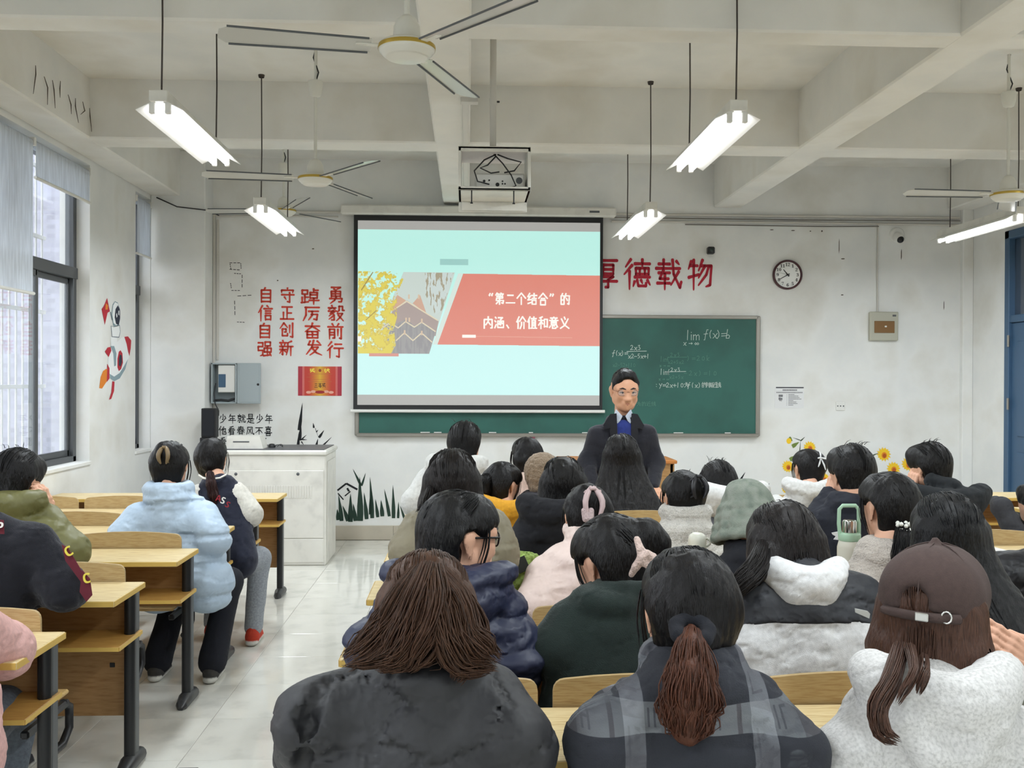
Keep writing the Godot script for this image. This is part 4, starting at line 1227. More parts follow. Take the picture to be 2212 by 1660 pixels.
	for i in 14:
		R.call(-0.07 + i * 0.0108, 0.07, -0.07 + i * 0.0108 + 0.008, 0.084)
	for r in 8:
		var l: int = [6, 10, 11, 13, 5, 8, 9, 5][r]
		for i in l:
			R.call(-0.01 + i * 0.0105, 0.028 - r * 0.0155, -0.01 + i * 0.0105 + 0.008, 0.035 - r * 0.0155)
		R.call(-0.028, 0.028 - r * 0.0155, -0.024, 0.034 - r * 0.0155)
	for q in [[-0.10, 0.018, 0.012], [-0.078, 0.018, 0.012], [-0.1, -0.012, 0.012], [-0.08, -0.014, 0.01], [-0.096, -0.03, 0.006], [-0.082, -0.032, 0.005]]:
		R.call(q[0] - q[2], q[1] - q[2], q[0] + q[2] * 0.8, q[1] + q[2])
	part("print", pr.mesh(), mat(rgb(120, 120, 124), 0.8), t)
	t = thing("wall_socket", Vector3(3.82, 1.36, 0.0), "white square wall socket between notice sheet and door", "socket")
	b = MB.new()
	b.box(Vector3(-0.047, -0.045, 0), Vector3(0.047, 0.045, 0.012), 0.004)
	part("plate", b.mesh(), M.white_plastic, t)
	b = MB.new()
	for x in [-0.03, 0.0, 0.03]:
		b.box(Vector3(x - 0.006, -0.006, 0.012), Vector3(x + 0.006, 0.006, 0.0135))
	part("slot", b.mesh(), M.grey_metal, t)
	# open grey equipment box
	t = thing("equipment_box", Vector3(-2.305, 1.57, 0.0), "open blue-grey steel box with a white charger and cables inside", "electric box")
	b = MB.new()
	b.box(Vector3(-0.215, -0.2, 0.0), Vector3(0.035, -0.185, 0.15), 0.003)
	b.box(Vector3(-0.215, 0.185, 0.0), Vector3(0.035, 0.2, 0.15), 0.003)
	b.box(Vector3(-0.215, -0.2, 0.0), Vector3(-0.2, 0.2, 0.15), 0.003)
	b.box(Vector3(0.02, -0.2, 0.0), Vector3(0.035, 0.2, 0.15), 0.003)
	b.box(Vector3(-0.215, -0.2, 0.0), Vector3(0.035, 0.2, 0.01))
	part("case", b.mesh(), M.cabinet_blue, t)
	b = MB.new()
	b.box(Vector3(0.04, -0.2, 0.135), Vector3(0.27, 0.2, 0.15), 0.004)
	b.box(Vector3(0.06, -0.185, 0.15), Vector3(0.255, 0.185, 0.153), 0.002)
	var dr := part("lid", b.mesh(), M.cabinet_blue, t)
	b = MB.new()
	b.lathe([Vector2(0.0, 0.008), Vector2(0.01, 0.006), Vector2(0.012, 0.0)], 12, Transform3D(Basis(Vector3.RIGHT, PI / 2), Vector3(0.245, -0.01, 0.153)))
	part("lock", b.mesh(), M.dark, dr)
	b = MB.new()
	b.box(Vector3(-0.15, -0.09, 0.02), Vector3(0.015, 0.18, 0.13), 0.006)
	var ch := part("charger", b.mesh(), M.white_plastic, t)
	b = MB.new()
	b.box(Vector3(-0.145, -0.04, 0.13), Vector3(-0.075, 0.09, 0.134), 0.002)
	part("button_panel", b.mesh(), mat(rgb(64, 96, 124), 0.4), ch)
	b = MB.new()
	b.tube([Vector3(-0.18, 0.0, 0.1), Vector3(-0.19, -0.1, 0.12), Vector3(-0.17, -0.2, 0.16), Vector3(-0.14, -0.27, 0.14), Vector3(-0.15, -0.32, 0.1)], 0.005, 6)
	b.tube([Vector3(-0.19, -0.17, 0.1), Vector3(-0.12, -0.165, 0.13), Vector3(-0.05, -0.172, 0.12), Vector3(0.01, -0.15, 0.1)], 0.012, 8)
	part("cable", b.mesh(), M.wire, t)
	# certificate
	t = thing("certificate", Vector3(-1.478, 1.595, 0.0), "red and gold award certificate taped below the red columns", "certificate")
	var im := Image.create(372, 252, false, Image.FORMAT_RGB8)
	for y in 252:
		for x in 372:
			var e := absf(x - 186.0) / 186.0
			var c := rgb(222, 176, 50).lerp(rgb(198, 62, 46), clampf(e * 1.9, 0, 1))
			if x < 54 or x > 318:
				c = rgb(176, 44, 62) if absf(x - 186.0) > 150.0 else rgb(210, 110, 104)
			im.set_pixel(x, y, c)
	print_glyph(im, "奖", 100, 18, 46, 34, 6, rgb(246, 226, 80))
	print_glyph(im, "状", 222, 18, 46, 34, 6, rgb(246, 226, 80))
	fill_poly(im, ring_shape(Vector2(186, 34), 12, 13), func(_x, _y): return rgb(150, 60, 34))
	for i in 3:
		print_glyph(im, "三等奖"[i], 138 + i * 34, 142, 30, 40, 4, rgb(90, 50, 24))
	for q in [[84, 64, 292, 64], [110, 112, 268, 112], [84, 130, 288, 130], [70, 92, 130, 92]]:
		fill_line(im, Vector2(q[0], q[1]), Vector2(q[2], q[3]), 3, rgb(190, 100, 60))
	for q in [[90, 222], [130, 216], [240, 216], [282, 222]]:
		fill_poly(im, ring_shape(Vector2(q[0], q[1]), 22, 12), func(_x, _y): return rgb(232, 170, 150))
	fill_poly(im, ring_shape(Vector2(186, 220), 40, 14), func(_x, _y): return rgb(156, 30, 36))
	var cm := mat(Color(1, 1, 1), 0.5)
	cm.albedo_texture = ImageTexture.create_from_image(im)
	b = MB.new()
	b.box(Vector3(-0.217, -0.147, 0.001), Vector3(0.217, 0.147, 0.003))
	part("backing", b.mesh(), mat(rgb(230, 226, 220), 0.7), t)
	b = MB.new()
	b.quad(Vector3(-0.217, -0.147, 0.0035), Vector3(0.217, -0.147, 0.0035), Vector3(0.217, 0.147, 0.0035), Vector3(-0.217, 0.147, 0.0035), Vector3.BACK)
	part("print", b.mesh(), cm, t)
	# scraps of dark tape outlining a removed fitting
	t = thing("tape_marks", Vector3(-2.27, 2.65, 0.002), "broken dark tape outlines left on the wall beside the red columns", "tape")
	b = MB.new()
	for q in [[Vector2(-2.376, 2.772), Vector2(-2.262, 2.773)], [Vector2(-2.376, 2.708), Vector2(-2.266, 2.700)], [Vector2(-2.371, 2.763), Vector2(-2.362, 2.703)], [Vector2(-2.266, 2.769), Vector2(-2.261, 2.709)], [Vector2(-2.330, 2.667), Vector2(-2.257, 2.663)], [Vector2(-2.252, 2.653), Vector2(-2.252, 2.515)], [Vector2(-2.357, 2.496), Vector2(-2.265, 2.496)], [Vector2(-2.366, 2.569), Vector2(-2.357, 2.514)], [Vector2(-2.297, 2.441), Vector2(-2.146, 2.451)], [Vector2(-2.325, 2.394), Vector2(-2.320, 2.237)], [Vector2(-2.301, 2.182), Vector2(-2.219, 2.178)]]:
		var a: Vector2 = q[0] - Vector2(-2.27, 2.65)
		var c: Vector2 = q[1] - Vector2(-2.27, 2.65)
		var d := c - a
		var n := d.normalized().orthogonal() * 0.003
		for k in 3:
			var p0 := a + d * (k / 3.0)
			var p1 := a + d * (k / 3.0 + 0.24)
			b.quad(Vector3(p0.x + n.x, p0.y + n.y, 0), Vector3(p1.x + n.x, p1.y + n.y, 0), Vector3(p1.x - n.x, p1.y - n.y, 0), Vector3(p0.x - n.x, p0.y - n.y, 0), Vector3.BACK)
	part("tape_strip", b.mesh(), M.ink, t)
	# loudspeaker column
	t = thing("loudspeaker", Vector3(-2.43, 0.0, 0.5), "tall black loudspeaker column standing left of the podium", "loudspeaker")
	b = MB.new()
	b.box(Vector3(-0.075, 1.06, -0.06), Vector3(0.06, 1.335, 0.06), 0.006)
	b.box(Vector3(-0.085, 0.9, -0.06), Vector3(0.05, 1.06, 0.07), 0.006)
	part("cabinet", b.mesh(), M.dark, t)
	b = MB.new()
	b.box(Vector3(-0.06, 1.075, 0.06), Vector3(0.045, 1.32, 0.066), 0.004)
	b.box(Vector3(-0.07, 0.915, 0.07), Vector3(0.035, 1.045, 0.076), 0.004)
	part("grille_cloth", b.mesh(), mat(rgb(34, 36, 42), 0.9), t)
	b = MB.new()
	b.tube([Vector3(-0.015, 0.0, 0), Vector3(-0.015, 0.9, 0)], 0.02, 10)
	b.lathe([Vector2(0.16, 0.0), Vector2(0.16, 0.012), Vector2(0.02, 0.03)], 20, Transform3D(Basis(), Vector3(-0.015, 0, 0)))
	part("stand", b.mesh(), M.dark, t)

func podium() -> void:
	var t := thing("podium", Vector3(-1.71, 0, 1.0), "large cream steel multimedia podium at the front left", "podium")
	var hx := 0.49
	var b := MB.new()
	b.box(Vector3(-hx, 0.0, -0.27), Vector3(hx, 0.96, 0.38), 0.012)
	part("body", b.mesh(), M.white_paint, t)
	b = MB.new()
	b.box(Vector3(-hx - 0.012, 0.955, -0.30), Vector3(hx + 0.012, 1.0, 0.4), 0.012)
	part("worktop", b.mesh(), M.white_paint, t)
	b = MB.new()
	b.box(Vector3(-hx + 0.03, 1.0, -0.28), Vector3(hx - 0.02, 1.006, 0.36), 0.002)
	part("desk_mat", b.mesh(), mat(rgb(70, 72, 76), 0.4), t)
	b = MB.new()
	b.box(Vector3(-hx + 0.02, 0.24, 0.38), Vector3(hx - 0.02, 0.825, 0.388), 0.003)
	var fp := part("front_panel", b.mesh(), M.white_paint, t)
	for i in 34:
		var s := MB.new()
		s.box(Vector3(-0.006, 0.0, 0), Vector3(0.006, 0.11, 0.005), 0.002)
		part("vent_louvre", s.mesh(), M.white_paint, fp, Vector3(-0.38 + i * 0.0225, 0.585, 0.388))
	b = MB.new()
	b.box(Vector3(-hx + 0.02, 0.03, 0.38), Vector3(hx - 0.02, 0.232, 0.387), 0.003)
	part("kick_panel", b.mesh(), M.white_paint, t)
	for x in [-0.28, 0.25]:
		b = MB.new()
		b.lathe([Vector2(0.0, 0.006), Vector2(0.012, 0.004), Vector2(0.014, 0.0)], 12, Transform3D(Basis(Vector3.RIGHT, PI / 2), Vector3(x, 0.795, 0.388)))
		part("lock", b.mesh(), M.grey_metal, fp)
	b = MB.new()
	b.box(Vector3(hx, 0.1, -0.2), Vector3(hx + 0.006, 0.9, 0.32), 0.003)
	part("side_door", b.mesh(), M.white_paint, t)
	# monitor lid on the podium, with cables and a small black microphone base
	t = thing("podium_monitor", Vector3(-1.94, 1.006, 1.16), "cream monitor housing standing on the podium top", "monitor")
	b = MB.new()
	b.plate(PackedVector2Array([Vector2(-0.16, 0.0), Vector2(0.16, 0.0), Vector2(0.13, 0.11), Vector2(-0.15, 0.11)]), Vector3(0, 0, 0.12), Vector3.RIGHT, Vector3.UP, 0.2)
	part("case", b.mesh(), M.white_paint, t)
	b = MB.new()
	b.box(Vector3(-0.1, 0.055, 0.12), Vector3(0.04, 0.066, 0.123), 0.001)
	part("slot", b.mesh(), M.grey_metal, t)
	t = thing("microphone_base", Vector3(-1.74, 1.006, 1.1), "small black microphone base with a looped cable on the podium", "microphone")
	b = MB.new()
	b.lathe([Vector2(0.03, 0.0), Vector2(0.03, 0.015), Vector2(0.022, 0.03), Vector2(0.0, 0.034)], 16)
	part("base", b.mesh(), M.dark, t)
	b = MB.new()
	var loop := []
	for i in 17:
		loop.append(Vector3(0.03 + 0.055 * (1.0 - cos(i * TAU / 16.0)) * 0.5 + 0.02 * i / 16.0, 0.005 + 0.02 * absf(sin(i * 0.4)), 0.03 * sin(i * TAU / 16.0)))
	b.tube(loop, 0.003, 5)
	part("cable", b.mesh(), M.dark, t)
	# teacher's table behind the lecturer
	t = thing("lecture_table", Vector3(1.30, 0, 1.35), "orange brown wooden lecture table behind the standing lecturer", "table")
	b = MB.new()
	b.box(Vector3(-0.5, 0.9, -0.24), Vector3(0.5, 0.93, 0.24), 0.006)
	part("tabletop", b.mesh(), mat(rgb(190, 122, 62), 0.35), t)
	b = MB.new()
	b.box(Vector3(-0.47, 0.12, 0.2), Vector3(0.47, 0.9, 0.22), 0.003)
	part("front_board", b.mesh(), M.panel, t)
	for x in [-0.46, 0.46]:
		b = MB.new()
		b.box(Vector3(x - 0.02, 0.0, -0.22), Vector3(x + 0.02, 0.9, 0.22), 0.004)
		part("side_board", b.mesh(), M.panel, t)
	t = thing("headset", Vector3(1.06, 0.93, 1.4), "glossy black round headset lying on the lecture table", "headset")
	b = MB.new()
	b.lathe([Vector2(0.0, 0.0), Vector2(0.04, 0.004), Vector2(0.06, 0.035), Vector2(0.06, 0.065), Vector2(0.04, 0.095), Vector2(0.0, 0.105)], 20)
	part("ear_cup", b.mesh(), mat(rgb(18, 18, 20), 0.12), t)
	b = MB.new()
	var arc := []
	for i in 13:
		arc.append(Vector3(0.08 + 0.05 * sin(i * PI / 12.0) * 0.4, 0.052 - 0.046 * cos(i * PI / 12.0), 0.06))
	b.tube(arc, 0.006, 6)
	part("band", b.mesh(), M.alu, t)

# ------------------------------------------------------------------ ceiling fans
func fan(at: Vector3, phase: float, label: String) -> void:
	var t := thing("ceiling_fan", at, label, "ceiling fan", "white three blade ceiling fans")
	var top := SLAB - at.y
	var b := MB.new()
	b.tube([Vector3(0, 0.12, 0), Vector3(0, top, 0)], 0.011, 10)
	part("down_rod", b.mesh(), M.fan, t)
	b = MB.new()
	b.lathe([Vector2(0.012, top - 0.36), Vector2(0.034, top - 0.35), Vector2(0.046, top - 0.31), Vector2(0.05, top - 0.26), Vector2(0.046, top - 0.255)], 20)
	part("canopy", b.mesh(), M.fan, t)
	b = MB.new()
	b.tube([Vector3(0, top - 0.26, 0), Vector3(0.02, top - 0.2, 0.01), Vector3(-0.015, top - 0.1, 0), Vector3(0.01, top, 0)], 0.005, 6)
	part("wire", b.mesh(), M.wire, t)
	b = MB.new()
	b.lathe([Vector2(0.0, 0.135), Vector2(0.02, 0.135), Vector2(0.038, 0.12), Vector2(0.052, 0.09), Vector2(0.055, 0.045), Vector2(0.052, 0.035)], 28)
	part("motor_cap", b.mesh(), M.fan, t)
	b = MB.new()
	b.lathe([Vector2(0.05, 0.036), Vector2(0.09, 0.032), Vector2(0.11, 0.02), Vector2(0.112, 0.0), Vector2(0.104, -0.012), Vector2(0.098, -0.014), Vector2(0.094, -0.022), Vector2(0.084, -0.025), Vector2(0.08, -0.032), Vector2(0.0, -0.04)], 36)
	part("motor_housing", b.mesh(), M.fan, t)
	b = MB.new()
	b.lathe([Vector2(0.1125, 0.016), Vector2(0.1135, 0.012), Vector2(0.1135, 0.004), Vector2(0.1125, 0.0)], 36)
	part("gold_band", b.mesh(), M.gold, t)
	for i in 3:
		var a := deg_to_rad(phase + 120.0 * i)
		var d := Vector3(cos(a), 0, sin(a))
		var s := Vector3(-d.z, 0, d.x)
		var tilt := (s + Vector3(0, -0.22, 0)).normalized()
		b = MB.new()
		b.plate(PackedVector2Array([Vector2(0.14, -0.045), Vector2(0.66, -0.06), Vector2(0.71, -0.03), Vector2(0.72, 0.03), Vector2(0.69, 0.06), Vector2(0.14, 0.052)]), Vector3(0, 0.01, 0), d, tilt, 0.002)
		var bl := part("blade", b.mesh(), M.fan_blade, t)
		b = MB.new()
		b.box(Vector3(0.09, -0.004, -0.016), Vector3(0.2, 0.002, 0.016), 0.002, Transform3D(Basis(d, Vector3.UP, s), Vector3(0, 0.012, 0)))
		part("blade_arm", b.mesh(), M.fan, bl)
		for e in [-0.05, 0.053]:
			b = MB.new()
			b.tube([d * 0.15 + tilt * e + Vector3(0, 0.008, 0), d * 0.68 + tilt * e * 1.2 + Vector3(0, 0.008, 0)], 0.0045, 6)
			part("blade_edge", b.mesh(), M.grey_metal, bl)

# ------------------------------------------------------------------ desks joined to the seats in front of them
func desk(x0: float, x1: float, far: float, seats: Array, full: bool, rests: bool, label: String) -> void:
	var cx := (x0 + x1) * 0.5
	var t := thing("school_desk", Vector3(cx, 0, far), label, "desk", "wooden school desks")
	var hx := (x1 - x0) * 0.5
	var b := MB.new()
	b.box(Vector3(-hx, 0.735, 0.0), Vector3(hx, 0.76, 0.37), 0.004)
	var tp := part("desktop", b.mesh(), M.wood, t)
	b = MB.new()
	b.box(Vector3(-hx + 0.002, 0.737, 0.3695), Vector3(hx - 0.002, 0.758, 0.3715), 0.001)
	b.box(Vector3(hx - 0.0005, 0.737, 0.003), Vector3(hx + 0.0015, 0.758, 0.368), 0.0005)
	b.box(Vector3(-hx - 0.0015, 0.737, 0.003), Vector3(-hx + 0.0005, 0.758, 0.368), 0.0005)
	part("edge_band", b.mesh(), M.edge, tp)
	b = MB.new()
	b.box(Vector3(-hx + 0.01, 0.545, 0.02), Vector3(hx - 0.005, 0.563, 0.30), 0.003)
	var sh := part("book_shelf", b.mesh(), M.shelf, t)
	b = MB.new()
	b.box(Vector3(-hx + 0.012, 0.546, 0.2995), Vector3(hx - 0.007, 0.562, 0.3015), 0.0005)
	b.box(Vector3(hx - 0.0055, 0.546, 0.022), Vector3(hx - 0.0035, 0.562, 0.299), 0.0005)
	part("edge_band", b.mesh(), M.edge, sh)
	b = MB.new()
	b.box(Vector3(-hx + 0.03, 0.2 if full else 0.47, 0.004), Vector3(hx - 0.05, 0.735, 0.018), 0.003)
	part("front_panel", b.mesh(), M.panel, t)
	var legs := [-hx + 0.035, hx - 0.035]
	if hx > 1.0:
		legs = [-hx + 0.035, -hx / 3.0, hx / 3.0, hx - 0.035]
	for x in legs:
		b = MB.new()
		b.tube([Vector3(x, 0.03, 0.085), Vector3(x, 0.735, 0.085)], 0.026, 14, true, Vector3.RIGHT, 0.85)
		var lg := part("leg", b.mesh(), M.black_metal, t)
		b = MB.new()
		b.box(Vector3(x - 0.019, 0.03, 0.02), Vector3(x + 0.019, 0.735, 0.072), 0.006)
		part("leg_cover", b.mesh(), M.grey_metal, lg)
		b = MB.new()
		b.tube([Vector3(x, 0.012, -0.06), Vector3(x, 0.02, -0.04), Vector3(x, 0.03, 0.05), Vector3(x, 0.03, 0.1), Vector3(x, 0.018, 0.17), Vector3(x, 0.008, 0.19)], [0.012, 0.03, 0.036, 0.036, 0.028, 0.012], 12)
		part("foot", b.mesh(), M.foot, lg)
	if rests:
		for s in seats:
			var sx: float = s - cx
			var w := 0.2575
			var pl := PackedVector2Array()
			for k in 5:
				var a := PI / 2 * k / 4.0
				pl.append(Vector2(w - 0.03 + 0.03 * sin(a), 0.80 + 0.032 * cos(a)))
			pl.append(Vector2(w, 0.50))
			pl.append(Vector2(-w, 0.50))
			for k in 5:
				var a := PI / 2 * k / 4.0
				pl.append(Vector2(-w + 0.03 - 0.03 * cos(a), 0.80 + 0.032 * sin(a)))
			for k in range(1, 6):
				var u := -1.0 + k / 3.0
				pl.append(Vector2(u * (w - 0.03), 0.832 + 0.012 * (1.0 - u * u)))
			b = MB.new()
			b.plate(pl, Vector3(sx, 0, -0.028), Vector3.RIGHT, Vector3(0, 1, 0.03).normalized(), 0.013)
			part("backrest", b.mesh(), M.backrest, t)
			b = MB.new()
			b.box(Vector3(sx - 0.2, 0.425, -0.40), Vector3(sx + 0.2, 0.443, -0.07), 0.006)
			var st := part("seat", b.mesh(), M.wood2, t)
			for e in [-0.215, 0.215]:
				b = MB.new()
				b.box(Vector3(sx + e - 0.015, 0.40, -0.33), Vector3(sx + e + 0.015, 0.428, 0.02), 0.006)
				b.tube([Vector3(sx + e, 0.42, -0.30), Vector3(sx + e, 0.39, -0.36), Vector3(sx + e, 0.31, -0.36), Vector3(sx + e, 0.27, -0.30), Vector3(sx + e, 0.27, -0.2)], 0.016, 8)
				part("seat_bracket", b.mesh(), M.black_metal, st)

const ROWZ := [2.50, 3.40, 4.18, 4.96, 5.79, 6.62, 7.45]

func desks() -> void:
	var ord := ["front", "second", "third", "fourth", "fifth", "sixth", "nearest"]
	for i in 6:
		desk(-3.02, -1.355, ROWZ[i], [-1.70, -2.255, -2.81] if i > 0 else [], i == 0 or i == 4, i > 0, "wooden desk of the %s row in the window block" % ord[i])
	for i in range(1, 7):
		desk(-0.39, 2.98, ROWZ[i], [-0.07, 0.485, 1.04, 1.595, 2.15, 2.705], false, true, "long wooden desk of the %s row in the middle block" % ord[i])
	for i in 5:
		desk(3.72, 5.1, ROWZ[i], [4.05, 4.6] if i > 0 else [], i == 0, i > 0, "wooden desk of the %s row by the door wall" % ord[i])

